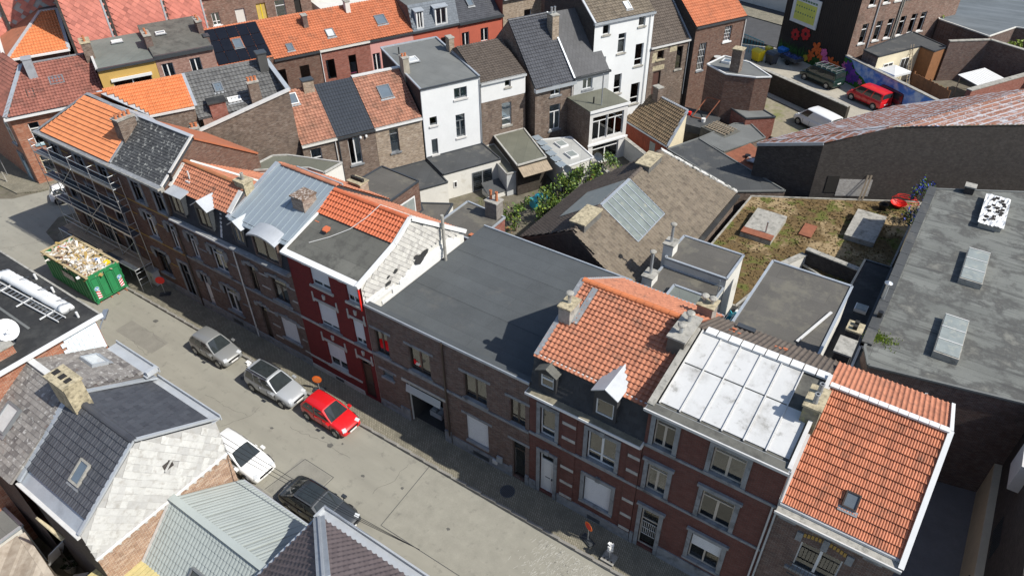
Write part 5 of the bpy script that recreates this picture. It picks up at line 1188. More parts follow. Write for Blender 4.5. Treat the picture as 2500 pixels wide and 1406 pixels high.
MB().box(-2, 2.6, -1.5, 2.2, 2.2, 2.9).build('terrace', FELT_DARK, t); MB().lathe((-.2, .6, 2.9), [(.14, 0), (.18, .35), (.1, .35)], 12).build('bucket', REDP, t); MB().lathe((1.5, -.1, 2.9), [(.2, 0), (.22, .35), (.15, .35)], 12).build('tub', WHITE, t)
for k in (0, 1.3): MB().bar((.2+k, .2, 2.95), (.9+k, 1.7, 4.6), .08).build('frame', RUST2, t)
MB().bar((.9, 1.7, 4.6), (2.2, 1.7, 4.6), .08).bar((.2, .2, 3.0), (1.5, .2, 3.0), .08).build('frame', RUST2, t)

# ================================================================ row B (rear terrace facing the yards)
def HB(name, label, s0, s1, d0, prof, wm, ops=(), roof=(), **k):
    return house(name, label, 0, s1-s0, prof, wm, [(o[0], o[1]-s0, o[2]-s0, *o[3:]) for o in ops], roof, loc=tuple(Bp(s0, d0)), rz=A63, **k)
P9 = [(0, 6.5), (4.5, 9.4), (9, 6.4)]
h = HB('terraced_house', 'narrow brown brick house with faded red tiles beside the windowless wall', -10.7, -7.8, 0, P9, BR_BROWN, [('w1t', -10.1, -9.2, 3.6, 6.0, dict(f=WHITE, cur=('net', [(0, 1)]), tr=.35))], [dict(mat=REDBR_T, kind='pan', tw=.27, tl=.32), dict(mat=REDBR_T)])
skylight(h, .7, 3.7, .9, 1.0, P9[:2], frame=WHITE); gutter(h, 0, 2.9, 0, 6.5, RENDER_D); chimney(h, 1.9, 2.8, 3.9, 4.6, 8.6, 10.1, BR_TAN, 0, ANTHF); downpipe(h, 2.75, 0, 0, 6.4, WHITE_W)
h = HB('terraced_house', 'brown brick house with dark blue ribbed tile roof', -7.8, -4.45, 0, P9, BR_BROWN, [('w2', -6.9, -5.85, 3.7, 6.15, dict(sill=.1, cur=('net', [(.5, 1)])))], [dict(mat=ANTH_B, kind='wave', tw=.24, tl=.36), dict(mat=ANTH_B)])
gutter(h, 0, 3.35, 0, 6.5, ANTHF); downpipe(h, .12, 0, 0, 6.4, ANTHF)
for xx in (2.0, 2.5): MB().lathe((xx, -.12, 5.95), [(.08, 0), (.12, .12), (.08, .24)], 10).build('outdoor_lamp', WHITE, h)
h = HB('terraced_house', 'tan brick house with faded red tiles and large roof window', -4.45, -.15, 0, P9, BR_TAN, [('w1t', -3.2, -2.4, 3.9, 6.05, dict(f=GREYF, sill=.12, cur=('net', [(0, 1)]), tr=.2))], [dict(mat=REDBR_T, kind='pan', tw=.27, tl=.32), dict(mat=REDBR_T)])
skylight(h, 2.2, 2.7, 1.05, 1.25, P9[:2], frame=GREYF); gutter(h, 0, 4.3, 0, 6.5, WHITE); MB().bar((0, 4.5, 9.5), (4.3, 4.5, 9.5), .4, .1).build('ridge_flashing', WHITE_W, h)
PW = [(0, 8.95), (9, 9.75)]
WS = dict(f=GREYF, sill=.1, sillm=WHITE_W)
h = HB('white_rendered_house', 'tall white rendered house with grey flat roof', 0, 5.65, 0, PW, RENDER_W, [('w2', 3.1, 4.35, 7.4, 8.4, dict(cur=('net', [(0, 1)]), **WS)), ('w1', .6, 1.3, 5.5, 6.3, WS), ('w2t', 3.1, 4.0, 3.75, 5.95, dict(cur=('net', [(0, 1)]), **WS)), ('w1', .6, 1.2, 2.7, 4.2, dict(cur=('net', [(0, 1)]), **WS))], [dict(mat=FELT_GREY)], side=BR_BLACK)
for a, c in (((0, -.05, 9.0), (5.65, -.05, 9.0)), ((.02, 0, 9.02), (.02, 9, 9.82)), ((5.63, 0, 9.02), (5.63, 9, 9.82)), ((0, 9, 9.82), (5.65, 9, 9.82))): MB().bar(a, c, .16, .12).build('roof_edge', ANTHF if c[1] < 0 else ZINC, h)
skylight(h, 1.6, 5.4, .9, .9, PW, frame=WHITE); chimney(h, -.1, .45, 3.2, 4.1, 8.5, 10.6, plain('rendered_stack', (.3, .27, .22), .9, .25, 2), 2, CONC, poth=.25); chimney(h, 5.4, 5.9, 5.5, 6.3, 9, 10.7, BR_TAN, 0, CONC); MB().tube((1.0, 7.0, 9.5), (1.0, 7.0, 10.3), .06, 8).build('vent_pipe', BLACKP, h); downpipe(h, 5.6, 0, 0, 8.8, STEEL)
MB().box(-.05, 0, -.06, .0, 0, 8.8).build('corner_trim', ZINC, h)
t = flatbox('white_annex', 'white rendered yard annex with dark flat roof and sliding window', [tuple(Bp(*p))[:2] for p in ((0, -3.55), (5.65, -3.55), (5.65, -.02), (0, -.02))], 0, 2.55, RENDER_D, FELT_DARK, ANTHF)
t2 = opening(t, 'w2', 2.75, 4.75, .1, 1.95, y=0, f=GREYF, rec=-.06, hide=True, cur=None); t2.rotation_euler = (0, 0, A63)
bl = MB()
bl.box(2.8, 4.7, -.012, -.008, .15, 1.9); bl.build('blind_backing', DARKROOM, t2)
for i in range(9): MB().box(2.85, 4.65, -.02, -.013, .2+.19*i, .3+.19*i).build('blind_slat', WHITE, t2)
opening(t, 'w1', .9, 1.25, 1.0, 1.6, y=0, f=WHITE, rec=-.06, glass=DARKROOM).rotation_euler = (0, 0, A63)
flatbox('grey_annex', 'dark grey sloping felt roof beside the white annex', [tuple(Bp(*p))[:2] for p in ((-2.7, -4.6), (-.1, -4.6), (-.1, -.02), (-4.4, -.02), (-4.4, -1.2))], 0, 2.35, RENDER_D, FELT_DARK, ANTHF)
PB = [(0, 8.35), (4.8, 10.1), (9, 8.3)]
h = HB('terraced_house', 'brown brick house with white painted top storey and brown tile roof', 5.7, 10.3, .0, PB, BR_BROWN, [('w1', 8.15, 8.75, 7.45, 8.1, dict(sill=.1, sillm=CONC)), ('w1b', 7.8, 8.8, 3.75, 6.0, dict(sill=.1, sillm=CONC, cur=('net', [(0, 1)])))], [dict(mat=BROWN_D, kind='pan', tw=.27, tl=.3), dict(mat=BROWN_D)])
wp = MB(); wall_sheet(wp, .02, 4.58, -.015, 6.5, 8.25, [(2.45, 3.05, 7.45, 8.1)], .02); wp.build('white_paint_band', WHITE, h); gutter(h, 0, 4.6, 0, 8.35, RENDER_G)
t = flatbox('green_annex', 'olive felt annex roof with striped awning below', [tuple(Bp(*p))[:2] for p in ((5.95, -6.1), (8.9, -6.1), (10.1, -.02), (6.9, -.02))], 0, 3.0, BR_MOSSY, FELT_OLIVE, STONE_L)
t3 = thing('awning', 'brown corrugated awning over the cluttered patio', 'awning', tuple(Bp(6.0, -6.2)), A63)
for i in range(14): MB().obox((.1+i*.21, -.45, 2.55), (1, 0, 0), (0, .9, .43), (0, -.43, .9), .1, .55, .015).build('awning_sheet', WOOD, t3)
flatbox('lean_to', 'narrow olive felt lean-to beside the white annex', [tuple(Bp(*p))[:2] for p in ((5.1, -5.7), (6.1, -5.8), (6.85, -.1), (5.7, -.1))], 0, 2.2, RENDER_G, FELT_OLIVE, STONE_L)
# dark grey tile house and its asphalt twin
PD = [(0, 7.1), (5.0, 11.85), (9, 8.2)]
h = HB('terraced_house', 'brown brick house with steep anthracite tile roof', 10.75, 14.95, -1.0, PD, BR_BROWN, [('w2', 12.4, 13.5, 6.05, 6.95, dict(sill=.12)), ('w2t', 12.35, 13.55, 2.6, 5.15, dict(sill=.12, cur=('net', [(0, 1)])))], [dict(mat=ANTH_T, kind='pan', tw=.27, tl=.33), dict(mat=ANTH_T)])
gutter(h, -.1, 4.3, 0, 7.1, ZINC, .35, .3); chimney(h, 3.6, 4.3, 3.0, 4.0, 9.5, 12.2, BR_TAN, 2, CONC, potmat=STEEL, poth=.6); downpipe(h, 4.0, 0, 0, 7, WHITE_W); ridge_caps(h, (0, 5.0, 11.9), (4.2, 5.0, 11.9), ANTH_T, .14, .4, indiv=False)
PD2 = [(0, 7.3), (5.0, 11.9), (9, 8.2)]
h = HB('terraced_house', 'grey rendered house with plain grey shingle roof and curved flashing', 14.95, 19.0, -1.0, PD2, RENDER_G, [('w2', 16.0, 17.1, 5.9, 6.95, dict(sill=.12))], [dict(mat=felt('felt_shingle', (.085, .085, .088), .6, .3, .4, A63)), dict(mat=ANTH_T)])
gutter(h, 0, 4.1, 0, 7.3, ANTHF); MB().bar((.02, -.1, 7.3), (.02, 5, 12.0), .16, .1).build('verge_flashing', ZINC, h); MB().tube((1.0, -3.2, 5.6), (1.0, -3.2, 8.6), .06, 8).build('flue', STEEL, h)
PT = [(0, 11.35), (5, 14.6), (9, 12)]
TS = dict(sill=.12, sillm=CONC)
h = HB('white_tall_house', 'tallest white house with five storeys of windows and brown tiles', 18.05, 25.0, .5, PT, RENDER_W, [('w1', 19.0, 19.8, 10.1, 11.0, TS), ('w1', 23.2, 24.0, 10.2, 11.1, TS), ('w1t', 20.9, 21.8, 8.0, 9.9, TS), ('w1b', 23.1, 24.1, 6.3, 8.5, dict(cur=('net', [(0, 1)], .4), **TS)), ('w1b', 20.8, 21.7, 3.9, 5.9, TS), ('w1b', 23.0, 24.1, 2.3, 4.5, dict(cur=('net', [(0, 1)]), **TS)), ('w1b', 18.9, 19.6, 6.2, 8.0, dict(cur=('net', [(0, 1)]), **TS))],
       [dict(mat=BROWN_T, kind='pan', tw=.3, tl=.33), dict(mat=BROWN_D)], side=BR_BLACK)
skylight(h, 4.3, 1.0, .6, .8, PT[:2], frame=WHITE); gutter(h, -.1, 7.0, 0, 11.35, ZINC); downpipe(h, 6.5, 0, 0, 11.2, WHITE); MB().bar((0, -.1, 11.4), (0, 5, 14.75), .2, .1).build('verge_flashing', ZINC_W, h)
PQ = [(0, 7.8), (5, 12.2), (9, 9)]
h = HB('terraced_house', 'patched brown brick house with bricked-up brown door and grey tiles', 25.05, 30.1, .5, PQ, BR_BROWN, [('w1', 26.0, 26.8, 6.4, 7.3, dict(f=BROWNF, sill=.15, sillm=CONC_Y)), ('w1', 28.5, 29.3, 4.9, 7.3, dict(f=BROWNF, sill=.12, sillm=CONC)), ('w1', 25.7, 26.7, 2.4, 5.2, dict(f=BROWNF, glass=plain('boarded_door', (.09, .045, .035), .6, .1, 2)))], [dict(mat=BROWN_D, kind='pan', tw=.27, tl=.32), dict(mat=BROWN_D)])
for (a, b_, c_, d_) in ((.5, 2.2, 7.35, 7.6), (.5, 2.0, 5.3, 5.8), (.3, .9, 6.2, 7.2), (2.5, 3.4, 6.9, 7.5)): MB().box(a, b_, -.01, .0, c_, d_).build('render_patch', CONC_Y, h)
gutter(h, 0, 5.05, 0, 7.85, WHITE_W); downpipe(h, 4.9, 0, 2, 7.7, ZINC); MB().bar((5.0, -.1, 7.85), (5.0, 5, 12.3), .18, .1).build('verge_flashing', ZINC, h)
PR = [(0, 9.1), (5, 12.6), (9, 9.5)]
h = HB('terraced_house', 'chestnut brick end house with red tiles and white lattice windows', 30.2, 37.0, 0, PR, BR_BROWN2, [('grid', 34.2, 35.2, 6.9, 8.5, dict(sill=.12, sillm=WHITE)), ('grid', 31.0, 32.0, 4.4, 7.3, dict(sill=.0)), ('grid', 33.8, 35.4, 3.6, 5.0, {})], [dict(mat=ORANGE_W, kind='pan', tw=.28, tl=.33), dict(mat=RED_T)], side=BR_BLACK)
gutter(h, 0, 6.8, 0, 9.1, ANTHF); downpipe(h, 6.7, 0, 2, 9, WHITE); MB().lathe((3.2, -.45, 5.5), [(.02, 0), (.3, .06), (.42, .16)], 14).build('satellite_dish', RENDER_G, h)
# sunroom, garden room
t = thing('sunroom', 'two storey white sunroom with blue curtains and olive roof', 'sunroom', tuple(Bp(14.3, -4.85)), A63)
mb = MB(); o1 = [(.35, 2.0, 2.6, 4.9), (2.05, 3.85, 2.6, 4.9), (.5, 3.5, .1, 2.0)]
wall_sheet(mb, 0, 4.25, 0, 0, 5.5, o1, .1); mb.build('front_wall', WHITE_W, t)
for o_ in o1[:2]: opening(t, 'w2t', *o_, f=WHITE, cur=('blue', [(0, .9)], .2), tr=.2)
opening(t, 'w2t', *o1[2], f=WHITE, tr=.22)
MB().poly((0, 0, 0), (0, 3.8, 0), (0, 3.8, 5.5), (0, 0, 5.5)).build('side_wall', BR_BROWN, t); MB().poly((4.25, 0, 0), (4.25, 3.8, 0), (4.25, 3.8, 5.5), (4.25, 0, 5.5)).build('side_wall', WHITE_W, t)
MB().box(-.05, 4.3, -.1, 3.8, 5.5, 5.6).build('roof_sheet', FELT_OLIVE, t); MB().box(-.1, 4.4, -.16, -.1, 5.4, 5.66).build('roof_edge', WHITE, t); MB().box(-.12, 4.4, -.14, .0, 2.1, 2.28).build('string_course', WHITE, t); MB().tube((1.3, 1.4, 5.6), (1.3, 1.4, 6.2), .07, 8).build('vent_pipe', BLACKP, t)
t = flatbox('garden_room', 'white flat roofed garden room with two skylights and side slates', [tuple(Bp(*p))[:2] for p in ((9.65, -7.75), (13.05, -7.5), (13.5, -3.0), (10.5, -2.0))], 0, 2.5, RENDER_D, FELT_LIGHT, WHITE)
for (s_, d_) in ((11.9, -3.9), (11.6, -6.1)):
    p = Bp(s_, d_)-Bp(9.65, -7.75); o = MB().obox((p.x, p.y, 2.58), uB, nB, (0, 0, 1), .45, .55, .1).build('skylight', WHITE, t); MB().obox((p.x, p.y, 2.69), uB, nB, (0, 0, 1), .36, .46, .008).build('pane', GLASS_M, o)
for i in range(6):
    p = Bp(9.75+.14*i, -7.2+1.05*i)-Bp(9.65, -7.75); MB().obox((p.x, p.y, 2.62+.03*i), uB, nB, (0, 0, 1), .38, .45, .02).build('coping_slate', ZINC_P, t)
p = Bp(10.0, -7.8)-Bp(9.65, -7.75); MB().obox((p.x+uB.x*1.0, p.y+uB.y*1.0, 1.6), uB, nB, (0, 0, 1), .8, .03, .55).build('window', DARKROOM, t)
for (s_, d_, z_) in ((9.9, -8.0, 2.4), (13.2, -7.9, 2.7)):
    t = thing('satellite_dish', 'grey satellite dish at the %s corner of the garden room roof' % ('left' if s_ < 11 else 'right'), 'satellite dish', tuple(Bp(s_, d_, z_)))
    MB().tube((0, 0, -1.2), (0, 0, .1), .035, 8).build('mast', STEEL, t); dm = MB(); n = 18
    for i in range(n):
        a0, a1 = 2*math.pi*i/n, 2*math.pi*(i+1)/n; dm.poly((.12, -.1, .15), (.42*math.cos(a0)+.2, -.25, .42*math.sin(a0)+.2), (.42*math.cos(a1)+.2, -.25, .42*math.sin(a1)+.2))
    dm.build('dish', RENDER_G, t)
# windowless brown gable wing of row B, grey tile roofs
t = thing('brown_gable_building', 'building with huge windowless brown brick wall and grey tile roofs', 'house', tuple(Bp(-18.2, .5)), A63)
MB().prism([(0, 0, 0), (7.5, 0, 0), (7.5, 0, 10.95), (0, 0, 9.15)], (0, .3, 0)).build('gable_wall', BR_BROWN, t); MB().bar((-.1, .1, 9.25), (7.6, .1, 11.07), .45, .12).build('coping', WHITE_W, t)
slab([(.6, .8, 9.9), (7.45, .8, 9.9), (6.9, 4.5, 12.1), (.6, 4.5, 12.1)], .1).build('roof_deck', GREY_T, t)
tile_field(t, (.6, .8, 9.93), (7.4, .8, 9.93), (.6, 4.5, 12.15), .28, .36, GREY_T, 'pan', 0); ridge_caps(t, (.6, 4.5, 12.15), (7.0, 4.5, 12.15), GREY_T, .14, .4, indiv=False)
slab([(.6, 4.5, 12.1), (7, 4.5, 12.1), (7.4, 8.5, 9.2), (.6, 8.5, 9.2)], .1).build('roof_deck', GREY_T, t); MB().poly((7.5, .3, 0), (7.5, 8.5, 0), (7.5, 8.5, 9.2), (7.0, 4.5, 12.1), (7.5, .3, 10.9)).build('side_wall', BR_BROWN, t); MB().poly((.6, .8, 0), (.6, 8.5, 0), (.6, 8.5, 9.2), (.6, 4.5, 12.1), (.6, .8, 9.8)).build('side_wall', BR_BROWN, t)
skylight(t, 2.8, 2.9, .6, .8, ((.8, 9.9), (4.5, 12.1)), frame=GREYF); skylight(t, 3.6, 1.7, .9, .4, ((.8, 9.9), (4.5, 12.1)), frame=WHITE)
MB().bar((7.1, 4.4, 12.15), (7.55, .2, 11.0), .35, .08).build('verge_flashing', ZINC, t); MB().box(1.6, 2.8, .7, 1.7, 9.6, 10.9).build('dormer_box', BR_BRIGHT, t); MB().box(1.5, 2.9, .6, 1.8, 10.9, 11.0).build('dormer_roof', FELT_BLK, t)
chimney(t, 4.7, 5.5, .6, 1.3, 10, 11.9, BR_BROWN, 3, CONC); chimney(t, 6.3, 7.0, 3.3, 4.1, 11, 13.0, plain('stack_dark', (.06, .06, .058), .9), 0, ANTHF); chimney(t, -.2, .4, -.1, .5, 8.2, 9.6, CONC, 2, CONC, poth=.3)
# ================================================================ row C (across the rear street, facing us)
def HC(name, label, s0, s1, prof, wm, ops=(), roof=(), d0=0, **k):
    return house(name, label, 0, s1-s0, prof, wm, [(o[0], o[1]-s0, o[2]-s0, *o[3:]) for o in ops], roof, loc=tuple(Cp(s0, d0)), rz=A65, **k)
# corner house, far left
t = thing('corner_shop_house', 'orange brick corner house with red tile hip roof and shop window', 'house', tuple(Cp(-23.2, 0)), A65)
mb = MB(); ops = [('w1t', 1.15, 2.0, 3.8, 5.85, dict(sill=.12, sillm=plain('pale_blue_stone', (.3, .42, .46), .7), glass=GLASS_D)), ('w2t', .9, 2.9, .75, 2.7, dict(f=CREAM, cur=('net', [(0, 1)]))), ('w1t', 3.8, 4.6, 3.8, 5.85, dict(sill=.12)), ('doorg', 3.9, 4.8, .1, 2.6, {})]
wall_sheet(mb, 0, 7.9, 0, 0, 6.7, [o[1:5] for o in ops]); mb.build('front_wall', BR_ORANGE, t)
for o in ops: opening(t, *o[:5], **o[5])
g2 = R(108)  # second street front of the corner house
v2 = Vector((math.cos(g2), math.sin(g2), 0))
P_ = [(0, 0), (v2.x*12, v2.y*12)]
MB().poly((0, 0, 0), (*P_[1], 0), (*P_[1], 6.7), (0, 0, 6.7)).build('side_wall', BR_ORANGE, t); MB().poly((7.9, 0, 0), (7.9, 8, 0), (7.9, 8, 7.5), (7.9, 4, 9.5), (7.9, 0, 6.7)).build('side_wall', BR_BROWN, t)
for o_ in (opening(t, 'door', -1.9, -.9, .1, 2.7, y=-.05, f=plain('pale_blue_paint', (.35, .45, .5), .6), rec=.0, sur='stone'), opening(t, 'w1t', -1.9, -1.0, 3.8, 5.85, y=-.05, rec=.0, sill=.15, glass=GLASS_D)): o_.rotation_euler = (0, 0, g2+math.pi)
slab([(-.2, -.25, 6.7), (7.9, -.25, 6.7), (7.9, 4, 9.55), (2.3, 4, 9.55)], .1).build('roof_deck', ANTHF, t)
tile_field(t, (-.2, -.25, 6.75), (7.9, -.25, 6.75), (-.2, 4, 9.6), .26, .33, RED_T, 'pan', 200, clip=[(.2, 0), (8.1, 0), (8.1, 5.2), (2.5, 5.2)])
slab([(-.2, -.25, 6.7), (2.3, 4, 9.55), (1.0, 9, 9.55), (P_[1][0]-.2, P_[1][1], 6.7)], .1).build('roof_deck', RED_T, t); slab([(2.3, 4, 9.55), (7.9, 4, 9.55), (7.9, 8, 7.5), (1.5, 8, 7.5)], .1).build('roof_deck', RED_T, t)
vN = Vector((-.2, -.25, 6.78)); vE = Vector((P_[1][0]-.2, P_[1][1], 6.78)); vR = Vector((2.3, 4, 9.6)); 
tile_field(t, vE, vN, vE+(vR-vN)-((vR-vN).dot((vN-vE).normalized()))*(vN-vE).normalized(), .26, .33, RED_T, 'pan', 0, clip=[(0, 0), (12.4, 0), (8.4, 4.6), (0, 4.6)])
MB().bar((-.2, -.25, 6.85), (2.3, 4, 9.68), .35, .08).build('hip_flashing', ZINC, t); MB().bar((2.3, 4, 9.68), (7.9, 4, 9.68), .25, .08).build('ridge_flashing', LEAD, t)
gutter(t, -.3, 7.9, -.2, 6.75, WHITE, .3, .2); chimney(t, 2.6, 3.3, 2.6, 3.5, 8.3, 10.4, ZINC, 0, ZINC); skylight(t, 2.3, 1.5, .55, .8, ((0, 6.7), (4, 9.55)), frame=BROWNF); skylight(t, 4.6, 2.2, 1.1, .8, ((0, 6.7), (4, 9.55)), frame=GREYF)
h = HC('ochre_house', 'ochre yellow rendered house with grey green flat roof', -15.2, -10.3, [(0, 9.25), (8, 9.5)], YELLOW, [('w2', -14.3, -11.0, 6.2, 8.0, {})], [dict(mat=FELT_GREEN)], side=BR_BROWN)
MB().box(.8, 4.3, -.2, -.05, 8.0, 8.25).build('shutter_box', WHITE, h); MB().bar((0, -.1, 9.28), (4.9, -.1, 9.28), .3, .2).build('roof_edge', ANTHF, h); skylight(h, 2.6, 6.2, .9, .5, ((0, 9.25), (8, 9.5)), frame=WHITE)
chimney(h, -.5, .3, 3.0, 4.6, 8, 10.8, BR_BROWN, 2, CONC_Y, along='y'); MB().bar((.02, 0, 9.4), (.02, 8, 9.65), .2, .25).build('parapet', WHITE_W, h)
h = HC('pink_brick_house', 'pink brick house with dark flat roof and net curtained windows', -10.3, -5.0, [(0, 9.35), (8, 10.2)], BR_PINK, [('w2', -9.9, -8.9, 6.6, 8.7, dict(cur=('net', [(0, 1)]))), ('w2', -7.4, -6.4, 6.7, 8.7, dict(cur=('net', [(0, 1)])))], [dict(mat=FELT_OLD)])
MB().bar((0, -.1, 9.4), (5.3, -.1, 9.4), .3, .35).build('roof_edge', ANTHF, h); skylight(h, 1.6, 5.0, .8, .45, ((0, 9.35), (8, 10.2)), frame=WHITE); chimney(h, -.1, .5, 2.6, 4.4, 9, 10.6, BR_DARK, 2, CONC, along='y'); chimney(h, 4.9, 5.4, 3.5, 5.2, 9, 10.8, BR_DARK, 2, CONC, along='y')
PC = [(0, 7.3), (4.5, 9.75), (9, 7.2)]
h = HC('solar_house', 'orange tiled house covered in black solar panels', -5.0, .4, PC, BR_BROWN2, [('w1', -4, -3, 4, 6, {}), ('w1', -2, -1, 4, 6, {})], [dict(mat=ORANGE_W, kind='pan', tw=.27, tl=.33), dict(mat=ORANGE_W)])
dv = Vector((0, 4.5, 2.45)).normalized(); nv_ = Vector((0, -dv.z, dv.y)); PV = plain('solar_cell', (.008, .009, .013), .2, .2, 2, bump=0)
for i in range(5):
    for j in range(3):
        if i == 2 and j == 1: continue
        MB().obox(Vector((.62+i*1.04, .1, 7.4))+dv*(.85+j*1.55)+nv_*.12, (1, 0, 0), dv, nv_, .5, .75, .02).build('solar_panel', PV, h)
skylight(h, 2.7, 2.15, .8, 1.1, PC[:2], frame=GREYF); chimney(h, -.2, .25, 2.3, 3.1, 8, 9.7, BR_DARK, 0, ANTHF)
PC2 = [(0, 7.05), (4.5, 9.7), (9, 7.0)]
WB = dict(f=BROWNF, sill=.1, sillm=CONC)
h = HC('terraced_house', 'brown brick terrace house under bright orange tiles with small chimney', .4, 5.1, PC2, BR_BROWN2, [('w1', .4, 1.3, 3.9, 5.95, WB), ('w1', 2.75, 3.75, 3.6, 5.9, WB)], [dict(mat=ORANGE_W, kind='pan', tw=.28, tl=.33), dict(mat=ORANGE_W)])
skylight(h, 2.0, .9, .6, .8, PC2[:2], frame=GREYF); chimney(h, 4.3, 4.8, 2.6, 3.3, 8, 9.9, BR_DARK, 0, CONC); gutter(h, 0, 4.7, 0, 7.05, ANTHF)
h = HC('terraced_house', 'red painted brick terrace house under orange tiles with square skylight', 5.1, 10.6, PC2, BR_BRIGHT, [('w1', 5.55, 6.5, 3.85, 5.95, dict(f=BROWNF, cur=('net', [(0, .3)]))), ('w1', 8.05, 8.9, 3.8, 5.95, dict(f=BROWNF, cur=('net', [(0, 1)], 0, .4)))], [dict(mat=ORANGE_W, kind='pan', tw=.28, tl=.33), dict(mat=ORANGE_W)])
skylight(h, 1.9, 1.6, .8, 1.0, PC2[:2], frame=GREYF); gutter(h, 0, 5.5, 0, 7.05, RENDER_D); chimney(h, 4.6, 5.1, 3.4, 4.1, 8.6, 10.3, RENDER_D, 0, CONC); downpipe(h, .05, 0, 0, 7, WHITE)
MB().box(2.9, 3.8, -.3, -.05, 3.65, 3.85).build('flower_box', plain('pink_flowers', (.5, .03, .15), .8, .3, 12), h)
h = HC('terraced_house', 'rose pink rendered terrace house under orange tiles', 10.6, 15.7, PC2, ROSE, [('w2', 10.75, 11.6, 3.7, 5.6, dict(cur=('net', [(0, 1)]))), ('w2', 13.4, 14.3, 3.7, 5.6, {})], [dict(mat=ORANGE_W, kind='pan', tw=.28, tl=.33), dict(mat=ORANGE_W)])
skylight(h, 2.3, 2.0, 1.1, 1.2, PC2[:2], frame=GREYF); gutter(h, 0, 5.1, 0, 7.05, ANTHF)
PS = [(0, 6.95), (.9, 9.6), (8, 10.0)]
h = HC('slate_mansard_house', 'terracotta house with blue slate mansard and two white dormer windows', 15.7, 21.4, PS, TERRA, [('w1', 16.4, 17.4, 3.9, 5.8, {}), ('w1', 19, 20, 3.9, 5.8, {})], [dict(mat=SLATE_BL, kind='slate', tw=.3, tl=.25), dict(mat=FELT_GREY)], side=BR_DARK)
dormer(h, .55, 1.4, 7.15, 9.1, .05, .9, 'flat', WHITE, ZINC); dormer(h, 2.8, 4.3, 7.15, 9.1, .05, .9, 'flat', WHITE, ZINC); MB().bar((0, -.1, 6.95), (5.7, -.1, 6.95), .25, .2).build('gutter', ANTHF, h)
h = HC('terraced_house', 'terracotta rendered house with dark slate roof and blue skylight', 21.4, 27.0, [(0, 6.9), (4.5, 10.2), (9, 7)], TERRA, [('w2', 21.65, 22.6, 4.0, 5.85, dict(cur=('net', [(0, 1)]))), ('w2', 24.1, 25.1, 4.4, 5.9, dict(cur=('net', [(0, 1)])))], [dict(mat=ANTH_T, kind='slate', tw=.3, tl=.25), dict(mat=ANTH_T)])
skylight(h, 2.4, 1.9, .7, .9, ((0, 6.9), (4.5, 10.2)), frame=GREYF); MB().bar((-.05, -.15, 6.9), (5.7, -.15, 6.9), .3, .25).build('gutter', ANTHF, h)
h = HC('terraced_house', 'tan brick house with orange roof and white boxed eaves', 27.1, 33.0, [(0, 8.8), (4.5, 11.4), (9, 9)], BR_TAN, [('w1', 30, 31, 5, 7, {})], [dict(mat=ORANGE_W, kind='pan', tw=.28, tl=.33), dict(mat=ORANGE_W)], side=TERRA)
MB().bar((0, -.2, 8.8), (5.9, -.2, 8.8), .5, .35).build('eaves_box', WHITE, h); chimney(h, 4.9, 5.7, -1.5, -.6, 4, 8.6, BR_DARK, 0, CONC)
h = HC('terraced_house', 'brick house with brown tiled roof at the top edge beyond the tall white house', 33.1, 46, [(0, 9), (4.5, 12), (9, 9)], BR_BROWN, [('w1', 35, 36, 5, 7, {})], [dict(mat=BROWN_T, kind='pan', tw=.3, tl=.33), dict(mat=BROWN_T)])
# orange hip roof house behind the corner house
t = thing('hipped_house', 'house with pointed orange tile hip roof and white gutters', 'house', tuple(Cp(-22.0, 9.2)), A65)
MB().poly((0, 0, 0), (5.1, 0, 0), (5.1, 0, 8.7), (0, 0, 8.7)).poly((5.1, 0, 0), (5.1, 11, 0), (5.1, 11, 10.9), (5.1, 0, 8.7)).poly((0, 0, 0), (-.6, 11, 0), (-.6, 11, 8.7), (0, 0, 8.7)).build('wall', BR_BROWN, t)
slab([(-.1, -.2, 8.75), (5.2, -.2, 8.75), (5.4, 6.2, 10.9), (3.9, 6.2, 10.9)], .1).build('roof_deck', ANTHF, t); tile_field(t, (-.1, -.2, 8.8), (5.15, -.2, 8.8), (-.1, 6.2, 10.95), .26, .5, ORANGE_T, 'pan', 0, clip=[(.2, 0), (5.25, 0), (5.3, 6.8), (4.0, 6.8)])
slab([(-.1, -.2, 8.75), (3.9, 6.2, 10.9), (3.6, 11, 10.9), (-.7, 11, 8.75)], .1).build('roof_deck', TERRA_T, t); MB().box(3.8, 5.4, 6.2, 8.4, 10.6, 10.92).build('flat_top', FELT_OLD, t)
for a, c in (((-.2, -.35, 8.75), (5.25, -.35, 8.75)), ((-.3, -.3, 8.75), (-.8, 11, 8.75)), ((5.2, -.2, 8.85), (5.4, 6.2, 11.0)), ((3.9, 6.2, 11.0), (5.4, 6.2, 11.0)), ((-.1, -.2, 8.86), (3.9, 6.2, 11.0))): MB().bar(a, c, .3, .15).build('gutter', WHITE if c[2] < 9 else ZINC_W, t)
# tall red shingle-clad blocks behind
for i, (s0, s1, d0, zz) in enumerate(((-16.3, -12.6, 9.6, 19), (-12.3, -7.2, 10.4, 18), (-7.0, -3.3, 11.4, 17))):
    t = thing('shingle_clad_block', ['tall red diamond shingled gable beside the orange hip roof', 'widest tall red diamond shingled wall behind the flat roofs', 'tall red diamond shingled wall nearest the boarded brick house'][i], 'building', tuple(Cp(s0, d0)), A65)
    W_ = s1-s0; MB().box(0, W_, 0, 9, 0, zz).build('wall', BR_BROWN if False else ASB_R, t); MB().box(-.15, .1, -.25, 6, 0, zz).build('pilaster_or_shadow_band', BR_BLACK, t); MB().box(W_-.12, W_+.05, -.1, -.02, 0, zz).build('corner_trim', ZINC_W, t)  # black upright paints in the shadow of the recessed corner step
    tile_field(t, (.1, -.02, 7.5), (W_-.12, -.02, 7.5), (.1, -.02, zz), .62, .31, ASB_R, 'diamond', 250, 'shingle', jit=.02)
